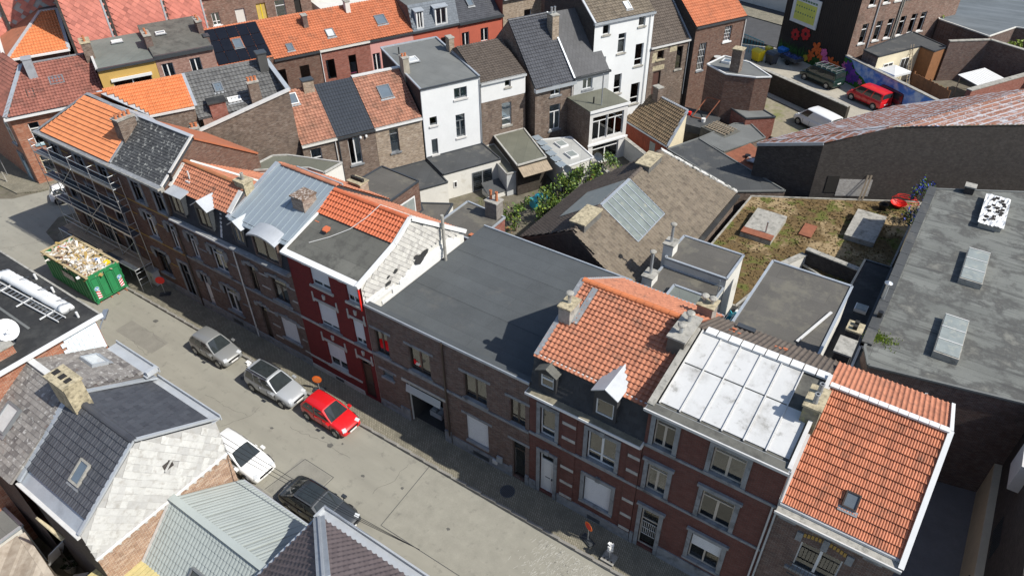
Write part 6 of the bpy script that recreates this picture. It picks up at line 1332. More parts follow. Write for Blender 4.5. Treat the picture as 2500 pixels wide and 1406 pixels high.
t = thing('shingle_clad_block', 'red and white patchy shingled wall at the far left corner', 'building', tuple(Cp(-25.5, 17)), A65)
MB().box(0, 9, 0, 8, 0, 17).build('wall', ASB_W, t); tile_field(t, (0, -.02, 1), (9, -.02, 1), (0, -.02, 17), .62, .31, ASB_R, 'diamond', 0, 'shingle', skip=.35, jit=.05); MB().box(4, 4.3, -.3, 0, 0, 17).build('pilaster_or_shadow_band', BR_BLACK, t)  # black strip stands in for a vertical recess shadow between the walls
t = thing('cream_block', 'cream rendered block at the top left corner with white downpipe', 'building', tuple(Cp(-33.5, 17.5)), A65); MB().box(0, 7.4, 0, 8, 0, 14).build('wall', CREAM, t); downpipe(t, 6.9, 0, 0, 14, WHITE)
# far brick building with boarded windows, white walls
t = thing('far_brick_house', 'weathered brick house with boarded windows behind the orange roofs', 'building', tuple(Cp(-3.0, 17)), A65)
mb = MB(); ops = [('w2b', 1.2, 2.1, 6.2, 7.6, {}), ('w1', 3.9, 5.0, 5.6, 7.6, dict(glass=RENDER_D)), ('w2', 6.4, 7.5, 5.6, 7.8, dict(f=YELP, glass=plain('yellow_board', (.5, .36, .1), .8))), ('w1t', 8.6, 9.8, 5.6, 7.8, {}), ('w1', 10.9, 11.7, 4.8, 7.6, dict(f=BROWNF, glass=DARKROOM))]
wall_sheet(mb, 0, 13, 0, 0, 9.5, [o[1:5] for o in ops]); mb.build('front_wall', BR_PINKISH, t)
for o in ops: opening(t, *o[:5], **{**dict(sill=.12, sillm=WHITE), **o[5]})
slab([(-.2, -.3, 9.4), (13, -.3, 9.4), (13, 5, 12), (-.2, 5, 12)], .15).build('roof_deck', GREY_T, t); [MB().poly((x_, 0, 0), (x_, 6, 0), (x_, 6, 11), (x_, 0, 9.4)).build('side_wall', BR_PINKISH, t) for x_ in (0, 13)]
t = thing('far_white_house', 'white walled house fragment with green garden at the top edge', 'building', tuple(Cp(10.5, 15)), A65); MB().box(0, 14, 0, 6, 0, 6.5).build('wall', RENDER_D, t); MB().box(2.5, 4.5, -.05, 0, 2, 5).build('door', plain('green_door', (.06, .1, .05), .8), t); MB().box(6, 9, -.06, 0, 3, 5).build('window', GLASS_M, t)
# ================================================================ parking lots and billboard building (upper right)
LZ = 2.0
MB().prism([(x, y, LZ) for x, y in ((-27, 68), (-26, 60), (-22.4, 56.2), (-10, 50.2), (-6, 47.8), (4, 52), (-2.3, 55.2), (-13.3, 63.3), (-22.4, 69))], (0, 0, -2.1)).build('parking_lot', LOT, kind='structure')
MB().prism([(x, y, LZ) for x, y in ((-22.4, 56.0), (-20, 48.5), (-17, 46.8), (-15, 45.2), (-8, 43), (-6, 47.6), (-10, 50.0))], (0, 0, -2.1)).build('cobbled_yard', COBBLE, kind='structure')
MB().prism([(x, y, LZ-.01) for x, y in ((-13.2, 63.5), (-2.2, 55.2), (20, 60), (20, 95), (-6, 80))], (0, 0, -2.1)).build('rear_gardens', EARTH, kind='structure')
MB().prism([(x, y, LZ-.02) for x, y in ((-45, 75), (-22.5, 69.3), (-13, 90), (-30, 110))], (0, 0, -2.1)).build('far_street', ASPHALT_D, kind='structure')
MB().prism([(x, y, LZ+.1) for x, y in ((-44, 83), (-21, 76.5), (-20, 79.5), (-43, 86))], (0, 0, -2.1)).build('pavement', PAVING, kind='structure')
wall_thing('garden_wall', 'long pale stone wall across the far street at the top', (-42, 88), (-18, 81), LZ, LZ+3.5, .4, RENDER_D, CONC)
wall_thing('yard_wall', 'mossy dark brick wall dividing the cobbled yard from the car park', (-22.4, 57.4), (-9.8, 51.2), LZ, LZ+2.0, .4, BR_MOSSY, CONC)
mw = thing('mural_wall', 'long garden wall painted with blue sky and hills mural', 'wall', (-13.25, 63.1, LZ), math.atan2(-8.2, 11.1))
def sky_mural():
    m, nt, b = newmat('mural_sky'); p = pos(nt)
    col = mixc(nt, ramp(nt, noise(nt, p, 1.1, 5), .42, .62), rgb((.08, .22, .62)), rgb((.45, .55, .72))); nt.links.new(col, b.inputs['Base Color']); b.inputs['Roughness'].default_value = .85; return m
MB().box(0, 13.8, 0, .3, 0, 2.6).build('masonry', sky_mural(), mw)
for i in range(15): MB().box(.92*i+.01, .92*i+.91, -.06, .36, 2.6, 2.7).build('coping_stone', CONC, mw)
hl = [(-.0, 0), (5.6, 0), (4.5, .6), (3.2, 1.3), (2.0, 1.6), (1.0, 2.5), (0, 2.5)]
MB().prism([(x, -.008, z) for x, z in hl], (0, .006, 0)).build('painted_hill', plain('mural_green', (.03, .14, .015), .85, .5, 1.5), mw)
MB().prism([(x, -.008, z) for x, z in ((8.0, 0), (13.5, 0), (13.5, 1.3), (11, 1.2), (9, .7))], (0, .006, 0)).build('painted_car', plain('mural_white', (.6, .6, .62), .8, .25, 2, stain=((.03, .04, .07), .6, .63, 1.5)), mw)
MB().prism([(x, -.016, z) for x, z in ((9.0, .5), (10.0, 1.25), (10.9, 1.15), (10.8, .45), (10.0, .25))], (0, .006, 0)).build('painted_windscreen', plain('mural_navy', (.02, .03, .06), .6, .5, 5), mw)
MB().tube((7.7, -.015, 1.35), (7.7, -.009, 1.35), .28, 16).box(7.68, 7.72, -.012, -.009, .3, 1.1).build('painted_sign', plain('mural_magenta', (.3, .02, .2), .8), mw)
bb_ = thing('billboard_building', 'tall pinkish brick building with black clad side wall', 'building', (-13.2, 63.4, LZ), R(60))
ww = MB(); ops = []
for k, zz in enumerate((3.6, 7.6)):
    for xx in (1.2, 3.3, 5.0, 6.9, 8.6, 10.1): ops.append(('w1t', xx, xx+.9, zz, zz+2.1, dict(sill=.12, sillm=WHITE_W, glass=GLASS_D)))
ops.append(('w2', .6, 1.8, .9, 1.9, {}))
wall_sheet(ww, 0, 16, 0, -2, 12, [o[1:5] for o in ops]); ww.build('front_wall', BR_PINKISH, bb_)
for o in ops: opening(bb_, *o[:5], **o[5])
for xx in (2.7, 6.2, 6.5): downpipe(bb_, xx, 0, 1, 12, ZINC_W if xx < 3 else CONC, .07)
dS = Vector((-22.05+13.2, 68.69-63.4, 0)); dS = Matrix.Rotation(-R(60), 3, 'Z') @ dS; dn = dS.normalized()
MB().poly((0, 0, -2), (dS.x, dS.y, -2), (dS.x, dS.y, 12), (0, 0, 12)).build('side_wall', plain('black_cladding', (.022, .017, .015), .7, .25, 1), bb_)
n = 34; me = MB().box(-.03, .03, -.03, .03, 1.9, 12).mesh('cladding_rib', plain('black_rib', (.028, .021, .018), .6, .2, 2))
nn = Vector((dn.y, -dn.x, 0)); nn = nn if nn.dot(Vector((0, -1, 0))) > -2 else -nn
for i in range(n):
    o = bpy.data.objects.new('cladding_rib', me); COL.objects.link(o); o.parent = bb_; o.location = dS*((i+.5)/n)
# billboard and painted flowers on the side wall, in that wall's own frame
sd_ang = math.atan2(63.4-68.69, -13.2+22.05)
bd = thing('billboard', 'white framed billboard with yellow field on the black wall', 'billboard', (-22.05, 68.69, LZ), sd_ang)
MB().box(1.2, 5.3, -.2, -.08, 3.8, 6.9).build('frame', WHITE, bd); MB().box(1.7, 4.9, -.215, -.2, 4.2, 6.2).build('poster_field', plain('poster_yellow', (.6, .6, .12), .6, .1, 2), bd)
for i in range(16): MB().tube((1.9+.38*(i % 8), -.225, 5.0+.7*(i//8)), (1.9+.38*(i % 8), -.216, 5.0+.7*(i//8)), .1, 6).build('poster_mark', plain('poster_ink', (.12, .2, .12), .7) if i == 0 else MATS['poster_ink'], bd)
for i in range(8): MB().box(1.75+.4*i, 2.05+.4*i, -.225, -.216, 6.35, 6.55).build('poster_mark', MATS['poster_ink'], bd)
mf = thing('flower_mural', 'giant red, orange and purple flowers painted along the black wall', 'mural', (-22.05, 68.69, LZ), sd_ang)
def petals(c, r, n, mat, cm, dep, wob=.25, nm='painted_flower'):
    P = []
    for i in range(n*8):
        a = 2*math.pi*i/(n*8); rr = r*(1-wob+wob*abs(math.cos(n*a/2)))*random.uniform(.93, 1.05); P.append((c[0]+rr*math.cos(a), dep, c[1]+rr*math.sin(a)))
    o = MB().prism(P, (0, .004, 0)).build(nm, mat, mf)
    if cm: MB().tube((c[0], dep-.006, c[1]), (c[0], dep-.001, c[1]), r*.28, 10).build('flower_centre', cm, o)
fm = {k: plain('mural_'+k, v, .8, .35, 5) for k, v in dict(red=(.45, .02, .02), orange=(.65, .12, .02), purple=(.22, .05, .36), pink=(.6, .12, .3), violet=(.12, .04, .28), leafy=(.05, .14, .03), yellow=(.6, .42, .03)).items()}
gp = MB()
for i in range(260):
    x = random.uniform(.3, 10.2); hgt = random.uniform(.3, 1.5)+(.4 if x > 4 else .2); gp.poly((x-.07, -.06, 0), (x+.07, -.06, 0), (x+random.uniform(-.25, .25), -.06, hgt))
gp.build('painted_grass', fm['leafy'], mf, kind='stuff')
petals((4.0, 3.0), .75, 7, fm['red'], DARKROOM, -.1); petals((2.5, 2.5), .7, 8, fm['red'], DARKROOM, -.1)
for (x, z, r_) in ((6.1, 2.0, .8), (5.5, 1.1, .6), (6.9, 1.4, .55), (8.5, 1.3, .6), (9.4, 1.2, .5), (5.3, .6, .45)): petals((x, z), r_, 5, fm['orange'], None, -.07-random.random()*.03, .6)
for (x, z, r_) in ((7.3, 1.9, .5), (7.7, 1.1, .55)): petals((x, z), r_, 5, fm['pink'], None, -.12)
petals((4.8, .5), .4, 5, fm['yellow'], None, -.12)
mf2 = mf; mf = mw
for (x, z, r_, k) in ((.3, 1.6, .5, 'pink'), (.9, 1.7, .7, 'violet'), (1.6, 1.3, .6, 'purple'), (1.9, .7, .55, 'violet'), (2.4, 1.0, .45, 'violet'), (1.3, .6, .5, 'purple'), (3.0, .8, .35, 'pink')): petals((x, z), r_, 6, fm[k], None, -.03-random.random()*.03, .5)
# annex of the billboard building, garden things
t = flatbox('flat_annex', 'dark flat roofed annex with cream wall behind the mural', [(-11.6, 62.9), (-9.85, 61.7), (-6.8, 67.4), (-5.3, 66.4), (-4.4, 68.6), (-8.4, 71.8)], LZ, 5.6, [BR_DARK, CREAM, WOOD_B, WOOD_B, BR_BROWN, BR_BROWN], FELT_DARK, ANTHF)
dL = (Vector((-6.8, 67.4, 0))-Vector((-9.85, 61.7, 0))); dl = dL.normalized(); nl = Vector((dl.y, -dl.x, 0)); o_ = Vector((-9.85+11.6, 61.7-62.9, 0))
for (a, w_, z0_, z1_, mt) in ((1.2, 1.5, 1.4, 2.6, GLASS_D), (3.9, 1.3, .8, 2.7, GLASS_D)):
    MB().obox(o_+dl*(a+w_/2)+nl*.02+Vector((0, 0, (z0_+z1_)/2)), dl, nl, (0, 0, 1), w_/2, .03, (z1_-z0_)/2).build('window', WHITE, t)
    for k in (-1, 1): MB().obox(o_+dl*(a+w_/2+k*w_*.24)+nl*.055+Vector((0, 0, (z0_+z1_)/2)), dl, nl, (0, 0, 1), w_*.2, .006, (z1_-z0_)/2-.08).build('pane', DARKROOM, t)
g = thing('gazebo', 'white pop-up gazebo with peaked fabric roof', 'gazebo', (-8.1, 62.7, LZ), R(60))
pk = (0, 0, 2.75); cs = [(-1.2, -1.1, 2.25), (1.2, -1.1, 2.25), (1.2, 1.1, 2.25), (-1.2, 1.1, 2.25)]
cb_ = MB()
for i in range(4): cb_.poly(cs[i], cs[(i+1) % 4], pk); a, b_ = cs[i], cs[(i+1) % 4]; cb_.poly((a[0], a[1], 2.0), (b_[0], b_[1], 2.0), b_, a)
cb_.build('canopy', WHITE, g)
for c_ in cs: MB().tube((c_[0], c_[1], 0), c_, .03, 6).build('leg', WHITE, g)
fe = thing('board_fence', 'brown vertical board fence behind the mural wall', 'fence', (-6.3, 63.3, LZ), math.atan2(60.2-63.3, -2.3+6.3))
for i in range(30): MB().box(.17*i, .17*i+.15, -.02, .02, 0, 2.15+random.uniform(-.05, .05)).build('board', WOOD_B, fe)
for i in range(3): MB().box(2.2*i+.05, 2.2*i+.17, .02, .14, 0, 2.3).build('post', WOOD_B, fe)
ld = thing('ladder', 'tall wooden ladder leaning on the timber annex', 'ladder', (-7.2, 65.6, LZ), R(60))
for k in (0, .4): MB().bar((k, -.5, 0), (k+.2, .6, 4.0), .06, .05).build('rail', WOOD, ld)
for i in range(11): MB().bar((.02+.2*i/11, -.45+1.05*i/11, .3+3.4*i/11), (.42+.2*i/11, -.45+1.05*i/11, .3+3.4*i/11), .035).build('rung', WOOD, ld)
wall_thing('garden_wall', 'tall dark brick garden wall with pale coping at upper right', (-4.4, 68.4), (-.8, 71.2), LZ, 6.3, .35, BR_DARK, CONC)
wall_thing('garden_wall', 'stained dark wall stepping right from the timber annex', (-.8, 71.2), (9, 66.4), LZ, 6.3, .35, BR_DARK, CONC)
wall_thing('garden_wall', 'brown stone wall below the white corrugated roof', (-.8, 60.0), (7.3, 74.5), LZ, 4.6, .5, BR_BRIGHT, CONC)
t = thing('corrugated_shelter', 'white corrugated shelter roof in the far garden', 'shelter', (-1.3, 63.9, LZ), R(60))
for i in range(12): MB().obox((.35*i*.98+.15, 1.0-.0*i-1.6+.6, 2.2), (1, 0, 0), (0, 1, .12), (0, -.12, 1), .15, 1.2, .03).build('roofing_sheet', WHITE, t)
for xx in (.1, 4.0): MB().tube((xx, .9, 0), (xx, .9, 2.2), .05, 6).build('post', WOOD, t)
hd = thing('ivy_hedge', 'tall dark hedge below the big hall roof', 'hedge', (-1.5, 75.0, LZ)); MB().box(-5, 6, 1.5, 2.5, 0, 1).build('core', EARTH, hd)
leafball('foliage', [LEAF_D, LEAF_D, LEAF], (-1.5, 1.5, 1.8), 4.5, 2.2, 2.0, 2600, .3, hd)
t = flatbox('flat_roofed_hall', 'wide hall with striped grey flat roof at the top right corner', [(-6.4, 74.5), (-1.05, 71.2), (1.0, 76.0), (30, 78), (30, 120), (-20, 110)], LZ, 6.6, BR_DARK, felt('felt_hall', (.1, .115, .125), .9, 1.2, 40, R(-10), streak=((.15, .17, .185), .12, 1.2, .48, .7, R(-10))), RENDER_D, cat='building')
plant('shrub', 'pink flowering shrub in the far garden', 'shrub', (-2.2, 72.3, 5.0), [plain('pink_leaf', (.5, .06, .14), .7, .2, 5, bump=0), LEAF], .9, .7, .6, 260, .2)
plant('shrub', 'bright lime shrub beyond the garden wall', 'shrub', (1.6, 72.8, 5.0), [LEAF_L], .8, .7, .7, 300, .2); plant('shrub', 'lime green creeper on the corner of the pinkish building', 'shrub', (-6.2, 75.5, 3.6), [LEAF_L], .7, .7, 1.6, 320, .22)
plant('shrub', 'small green bush at the end of the board fence', 'shrub', (-2.6, 59.2, LZ), [LEAF, LEAF_L], .8, .5, .7, 260, .18)
# ================================================================ opposite row (near side of the street, roofs seen from above)
YO = -9.85
def seg(h, xa, xb, p, q, **k): roof_seg_free(h, xa, xb, p, q, **k)
def slope(h, xa, xb, yl, zl, yh, zh, mat, kind=None, tw=.3, tl=.3, n=0, deck=None, tname='roof_tile', holes=(), clip=None):
    """roof slope from its low edge (yl, zl) to its high edge (yh, zh)"""
    slab([(xa, yl, zl), (xb, yl, zl), (xb, yh, zh), (xa, yh, zh)], .1).build('roof_deck', deck or mat, h)
    if kind:
        if yh > yl: A, B, D = (xa, yl, zl+.02), (xb, yl, zl+.02), (xa, yh, zh+.02)
        else: A, B, D = (xb, yl, zl+.02), (xa, yl, zl+.02), (xb, yh, zh+.02)
        tile_field(h, A, B, D, tw, tl, mat, kind, n, tname, holes=holes, clip=clip)
# --- N anthracite house with white shingled gable
xN0, xN1 = -29.1, -24.3
hN = thing('gabled_house', 'house with anthracite tile roof and white shingled gable', 'house', (0, 0, 0))
slope(hN, xN0, xN1, -10.0, 7.75, -13.3, 9.64, ANTH_T, 'slate', .3, .33, 0, ANTHF); slope(hN, xN0, xN1, -16.15, 7.55, -13.3, 9.64, ANTH_T, 'roman', .32, .36, 200, ANTHF)
ridge_caps(hN, (xN0+.9, -13.3, 9.7), (xN1, -13.3, 9.7), ANTH_T, .16, .42)
MB().box(xN0-.05, xN1+.05, -10.05, -9.55, 7.62, 7.66).box(xN0-.05, xN1+.05, -9.58, -9.52, 7.5, 7.82).build('box_gutter', ZINC_W, hN)
slab([(xN0, -16.7, 7.15), (xN1, -16.7, 7.15), (xN1, -16.12, 7.55), (xN0, -16.12, 7.55)], .06).build('zinc_eave', ZINC, hN); MB().box(xN0, xN1+.05, -16.85, -16.68, 7.02, 7.16).build('gutter', WHITE_W, hN)
for (a, b_) in (((-9.7, 7.75), (-13.3, 9.75)), ((-13.3, 9.75), (-16.7, 7.25))): MB().bar((xN1+.02, a[0], a[1]), (xN1+.02, b_[0], b_[1]), .16, .1).build('verge_flashing', ZINC_W, hN); MB().bar((xN0+.05, a[0], a[1]+.02), (xN0+.05, b_[0], b_[1]+.02), .3, .1).build('party_flashing', ZINC, hN)
MB().poly((xN1, -9.85, 0), (xN1, -16.65, 0), (xN1, -16.65, 7.1), (xN1, -13.3, 9.55), (xN1, -9.85, 7.6)).build('gable_wall', BR_WALL, hN)
MB().poly((xN0, YO, 0), (xN1, YO, 0), (xN1, YO, 7.6), (xN0, YO, 7.6)).build('front_wall', BR_BROWN2, hN); MB().poly((xN0, -16.65, 0), (xN1, -16.65, 0), (xN1, -16.65, 7.1), (xN0, -16.65, 7.1)).build('rear_wall', BR_BLACK, hN)
G0 = Vector((xN1+.02, -16.7, 5.4))
MB().poly((xN1+.012, -16.68, 5.38), (xN1+.012, -9.84, 5.45), (xN1+.012, -9.84, 7.6), (xN1+.012, -13.3, 9.55), (xN1+.012, -16.66, 7.1)).build('cladding_board', ASB_W, hN)
tile_field(hN, G0, G0+Vector((0, 6.85, 0)), G0+Vector((0, 0, 4.3)), .42, .27, ASB_W, 'diamond', 300, 'shingle', clip=[(.1, .0), (6.8, .0), (6.75, 2.0), (3.4, 4.1), (.1, 1.6)], jit=.03, holes=[(4.05, 4.5, 1.7, 2.15)])
MB().box(xN1, xN1+.08, -12.75, -12.3, 7.1, 7.5).build('torn_hole', BR_BLACK, hN); MB().bar((xN1+.1, -12.75, 7.15), (xN1+.1, -12.3, 7.5), .1, .05).build('broken_shingle', RED_C if False else ASB_W, hN)
MB().bar((xN1+.05, -16.7, 5.36), (xN1+.05, -9.8, 5.42), .12, .1).build('base_flashing', WHITE, hN)
chimney(hN, -29.35, -27.95, -13.75, -12.95, 9.2, 11.0, CONC_Y, 0, CONC_Y); MB().box(-29.3, -29.0, -13.5, -13.2, 11.09, 11.11).box(-28.8, -28.5, -13.5, -13.2, 11.09, 11.11).box(-28.35, -28.1, -13.5, -13.2, 11.09, 11.11).build('flue_opening', DARKROOM, hN)
skylight(hN, -25.95, -15.1, .62, .95, ((-16.15, 7.55), (-13.3, 9.64)), frame=CONC)
MB().tube((-26.2, -16.95, 5.6), (-26.9, -17.2, 6.9), .12, 10, .05).build('flue_cone', CONC_Y, hN)
# --- M grey slate house
xM0 = -33.2
hM = thing('slate_roofed_house', 'house with lichen grey slate roof beside the anthracite tiles', 'house', (0, 0, 0))
slope(hM, xM0, xN0, -10.1, 8.25, -13.2, 9.75, SLATE_G, 'slate', .3, .24, 300, SLATE_G, 'slate'); slope(hM, xM0, xN0, -17.0, 7.3, -13.2, 9.75, SLATE_G, 'slate', .3, .24, 280, SLATE_G, 'slate')
MB().box(xM0+.8, xN0+.3, -10.2, -9.5, 8.2, 8.26).box(xM0+.8, xN0+.3, -9.53, -9.47, 8.1, 8.42).box(xN0+.1, xN0+.3, -10.1, -9.5, 8.27, 8.5).build('box_gutter', ZINC_W, hM)
MB().bar((xM0, -13.2, 9.85), (xN0, -13.2, 9.85), .28, .1).build('ridge_flashing', WHITE_W, hM)
for (a, b_) in (((-9.9, 8.2), (-13.2, 9.85)), ((-13.2, 9.85), (-17, 7.4))): MB().bar((xM0+.05, a[0], a[1]), (xM0+.05, b_[0], b_[1]), .25, .12).build('verge_flashing', ZINC_W, hM)
skylight(hM, -31.3, -11.2, 1.0, .75, ((-10.1, 8.25), (-13.2, 9.75)), frame=ZINC); skylight(hM, -31.6, -15.3, .95, 1.2, ((-17, 7.3), (-13.2, 9.75)), frame=GREYF)
MB().poly((xM0, YO, 0), (xN0, YO, 0), (xN0, YO, 8.15), (xM0, YO, 8.15)).poly((xM0, -16.9, 0), (xN0, -16.9, 0), (xN0, -16.9, 7.25), (xM0, -16.9, 7.25)).poly((xM0, YO, 0), (xM0, -16.9, 0), (xM0, -16.9, 7.3), (xM0, -13.2, 9.7), (xM0, YO, 8.2)).build('wall', BR_BLACK, hM)
# --- K flat black roof
hK = thing('flat_black_roofed_building', 'building with flat black felt roof at the left edge', 'building', (0, 0, 0))
MB().box(-60, -32.75, -24, -9.85, 0, 10.0).build('wall', BR_ORANGE, hK); MB().box(-60, -32.6, -24, -9.6, 10.0, 10.12).build('roof_sheet', FELT_BLK, hK); MB().box(-60, -32.6, -9.62, -9.52, 9.9, 10.16).build('roof_edge', CONC, hK); MB().box(-32.62, -32.52, -24, -9.5, 9.95, 10.16).build('roof_edge', WHITE, hK)
tile_field(hK, (-32.7, -14, 8.2), (-32.7, -9.9, 8.2), (-32.7, -14, 9.85), .36, .2, plain('shingle_ice', (.6, .66, .7), .8, .1, 2, rnd=.2), 'slate', 60, 'shingle', clip=[(1.6, 0), (4.1, 0), (4.1, 1.65), (2.6, 1.65)])
for (yy) in (-11.0, -12.2, -13.4): MB().box(-60, -34.5, yy, yy+.12, 10.121, 10.135).build('felt_lap', FELT_GREY, hK)
for (x_, y_) in ((-33.3, -10.3), (-36.3, -9.9), (-38.2, -9.8)): MB().tube((x_, y_, 10.1), (x_, y_, 10.45), .06, 8).build('vent_pipe', WHITE, hK)
chimney(hK, -35.6, -33.3, -14.2, -13.35, 9.5, 10.6, BR_ORANGE, 0, CONC)
t = thing('rolled_tarpaulin', 'long white rolled tarpaulin on the black flat roof', 'tarpaulin', (-39.9, -10.75, 10.12), math.atan2(.25, 5.6))
b = MB(); n = 14; rr_ = [.25+.05*random.random() for _ in range(n+1)]
for i in range(n):
    r0, r1 = rr_[i], rr_[i+1]; b.tube((5.9*i/n, 0, .2), (5.9*(i+1)/n, 0, .2), r0*.75, 12, r1*.75, i in (0, n-1)); b.tube((5.9*i/n, .34, .16), (5.9*(i+1)/n, .3, .16), r0*.6, 10, r1*.6, i in (0, n-1)); b.tube((5.9*i/n, .17, .24), (5.9*(i+1)/n, .15, .24), r0*.5, 8, r1*.5, i in (0, n-1))
b.build('roll', WHITE, t, smooth=True)
for k in (.9, 2.6, 4.3): MB().bar((k, -.32, .1), (k+1.2, .5, .56), .03, .02).build('strap', STEEL_D, t)
t = thing('roof_ladder', 'aluminium ladder lying beside the white roll on the black roof', 'ladder', (-39.6, -11.5, 10.2), math.atan2(.35, 5.4))
for k in (0, .38): MB().bar((0, k, .05), (6.0, k, .05), .05, .07).build('rail', WHITE_W, t)
for i in range(18): MB().bar((.2+.33*i, 0, .05), (.2+.33*i, .38, .05), .03).build('rung', STEEL, t)
for i in (1, 3, 5): MB().bar((i, -.35, .03), (i, .75, .03), .06, .05).build('support_block', WHITE, t)
t = thing('satellite_dish', 'large white satellite dish at the left edge of the black roof', 'satellite dish', (-34.0, -13.1, 10.12))
MB().tube((0, 0, 0), (0, 0, .7), .04, 8).build('mast', STEEL, t)
dsh = MB(); nr = 20; D_ = Vector((.75, -.1, .65)).normalized(); ea = D_.cross(Vector((0, 0, 1))).normalized(); eb = ea.cross(D_)
for i in range(nr):
    for k in range(3):
        a0, a1 = 2*math.pi*i/nr, 2*math.pi*(i+1)/nr; r0, r1 = .5*k/3, .5*(k+1)/3
        f_ = lambda r_, a_: Vector((0, 0, .85))+ea*r_*math.cos(a_)+eb*r_*1.1*math.sin(a_)+D_*(r_*r_*.5)
        dsh.poly(f_(r0, a0), f_(r1, a0), f_(r1, a1), f_(r0, a1))
dsh.build('dish', WHITE, t); MB().bar(Vector((0, 0, .4)), Vector((0, 0, .8))+D_*.75, .03).obox(Vector((0, 0, .8))+D_*.78, D_, ea, eb, .09, .05, .05).build('receiver_arm', STEEL, t)
t = thing('street_lamp', 'grey street lamp on a curved arm above the road', 'street lamp', (-33.79, -9.8, 8.2))
P = [Vector((0, 0, 0)), Vector((-.1, .25, .12)), Vector((-.45, .6, .2)), Vector((-.85, .95, .16))]
am = MB()
for a, b_ in zip(P, P[1:]): am.tube(a, b_, .035, 8)
am.build('arm', STEEL, t); dd = (P[3]-P[1]).normalized(); dd.z = 0; dd.normalize()
MB().obox(P[3]+dd*.3+Vector((0, 0, .02)), dd, Vector((-dd.y, dd.x, 0)), (0, 0, 1), .42, .13, .05).build('lamp_head', STEEL, t)
MB().obox(P[3]+dd*.35+Vector((0, 0, -.06)), dd, Vector((-dd.y, dd.x, 0)), (0, 0, 1), .28, .09, .025).build('lamp_glass', GLASS_M, t)
# --- sage green ribbed roof
hS = thing('green_roofed_house', 'low house with pale sage green ribbed roof', 'house', (0, 0, 0))
slope(hS, -24.2, -18.0, -9.75, 3.15, -13.0, 5.45, GREEN_T, 'wave', .2, 4.2, 0, GREEN_T); slope(hS, -24.2, -16.5, -15.6, 2.9, -13.0, 5.45, GREEN_T, 'wave', .2, .36, 200, GREEN_T)
MB().bar((-24.2, -13, 5.55), (-17.5, -13, 5.55), .34, .1).build('ridge_cap', GREEN_T, hS); MB().box(-24.2, -18, -9.78, -9.6, 3.0, 3.1).build('gutter', ZINC_W, hS)
MB().bar((-24.2, -13, 5.5), (-24.2, -15.6, 2.95), .14, .1).build('verge_trim', WHITE_W, hS); skylight(hS, -20.9, -14.6, .8, .9, ((-15.6, 2.9), (-13, 5.45)), frame=GREYF, pane=plain('roof_glass_dark', (.05, .05, .045), .15, .4, 6))
MB().poly((-24.2, YO, 0), (-18, YO, 0), (-18, YO, 3.1), (-24.2, YO, 3.1)).poly((-24.22, YO, 0), (-24.22, -15.5, 0), (-24.22, -15.5, 3), (-24.22, -13, 5.4), (-24.22, YO, 3.1)).build('wall', BR_BROWN2, hS)
t = thing('yellow_lean_to', 'yellowed corrugated lean-to roof at the bottom edge', 'lean-to', (-25.7, -19.0, 3.25)); 
for i in range(16): MB().obox((.12+.24*i, 2.2, .02-.0*i), (1, 0, 0), (0, 1, .02), (0, -.02, 1), .105, 2.0, .035).build('corrugated_sheet', YELLOWSH, t)
MB().bar((-.1, 4.25, .1), (2.6, 4.25, .1), .35, .1).build('flashing', RENDER_D, t); MB().box(0, 3.9, .2, 4.2, -3.2, -.05).build('wall', RENDER_D, t)
# --- purple brown hip roof
hP = thing('hip_roofed_house', 'house with purple brown tile hip roof and wide zinc gutter', 'house', (0, 0, 0))
hc, ht = Vector((-17.6, -10.1, 5.7)), Vector((-13.7, -12.9, 8.6))
slab([hc, Vector((-6, -10.1, 5.7)), Vector((-6, -12.9, 8.6)), ht], .1).build('roof_deck', ANTHF, hP); slab([Vector((-17.6, -18, 5.7)), hc, ht, Vector((-13.7, -18, 8.6))], .1).build('roof_deck', ANTHF, hP)
sF = math.hypot(2.8, 2.9); sS = math.hypot(3.9, 2.9)
tile_field(hP, (-6, -10.1, 5.73), (-17.6, -10.1, 5.73), (-6, -12.9, 8.63), .3, .35, PURPLE_T, 'pan', 150, clip=[(0, 0), (11.4, 0), (7.6, sF), (0, sF)])
tile_field(hP, (-17.6, -10.1, 5.73), (-17.6, -18, 5.73), (-13.7, -10.1, 8.63), .3, .35, PURPLE_T, 'pan', 150, clip=[(.15, 0), (7.9, 0), (7.9, sS), (2.95, sS)])
MB().bar(hc+Vector((0, 0, .12)), ht+Vector((0, 0, .12)), .5, .1).build('hip_flashing', ZINC, hP); MB().bar(hc+Vector((0, 0, .2)), ht+Vector((0, 0, .2)), .1, .1).build('hip_roll', ZINC_W, hP)
MB().box(-17.8, -6, -10.15, -9.55, 5.6, 5.66).box(-17.8, -6, -9.58, -9.5, 5.5, 5.82).box(-17.85, -17.78, -10.2, -9.5, 5.5, 5.85).build('box_gutter', ZINC_W, hP); MB().box(-17.82, -17.6, -18, -10.2, 5.55, 5.72).build('verge_gutter', ZINC, hP)
MB().poly((-17.6, YO, 0), (-6, YO, 0), (-6, YO, 5.6), (-17.6, YO, 5.6)).poly((-17.6, YO, 0), (-17.6, -18, 0), (-17.6, -18, 5.6), (-17.6, YO, 5.6)).build('wall', BR_BROWN2, hP)
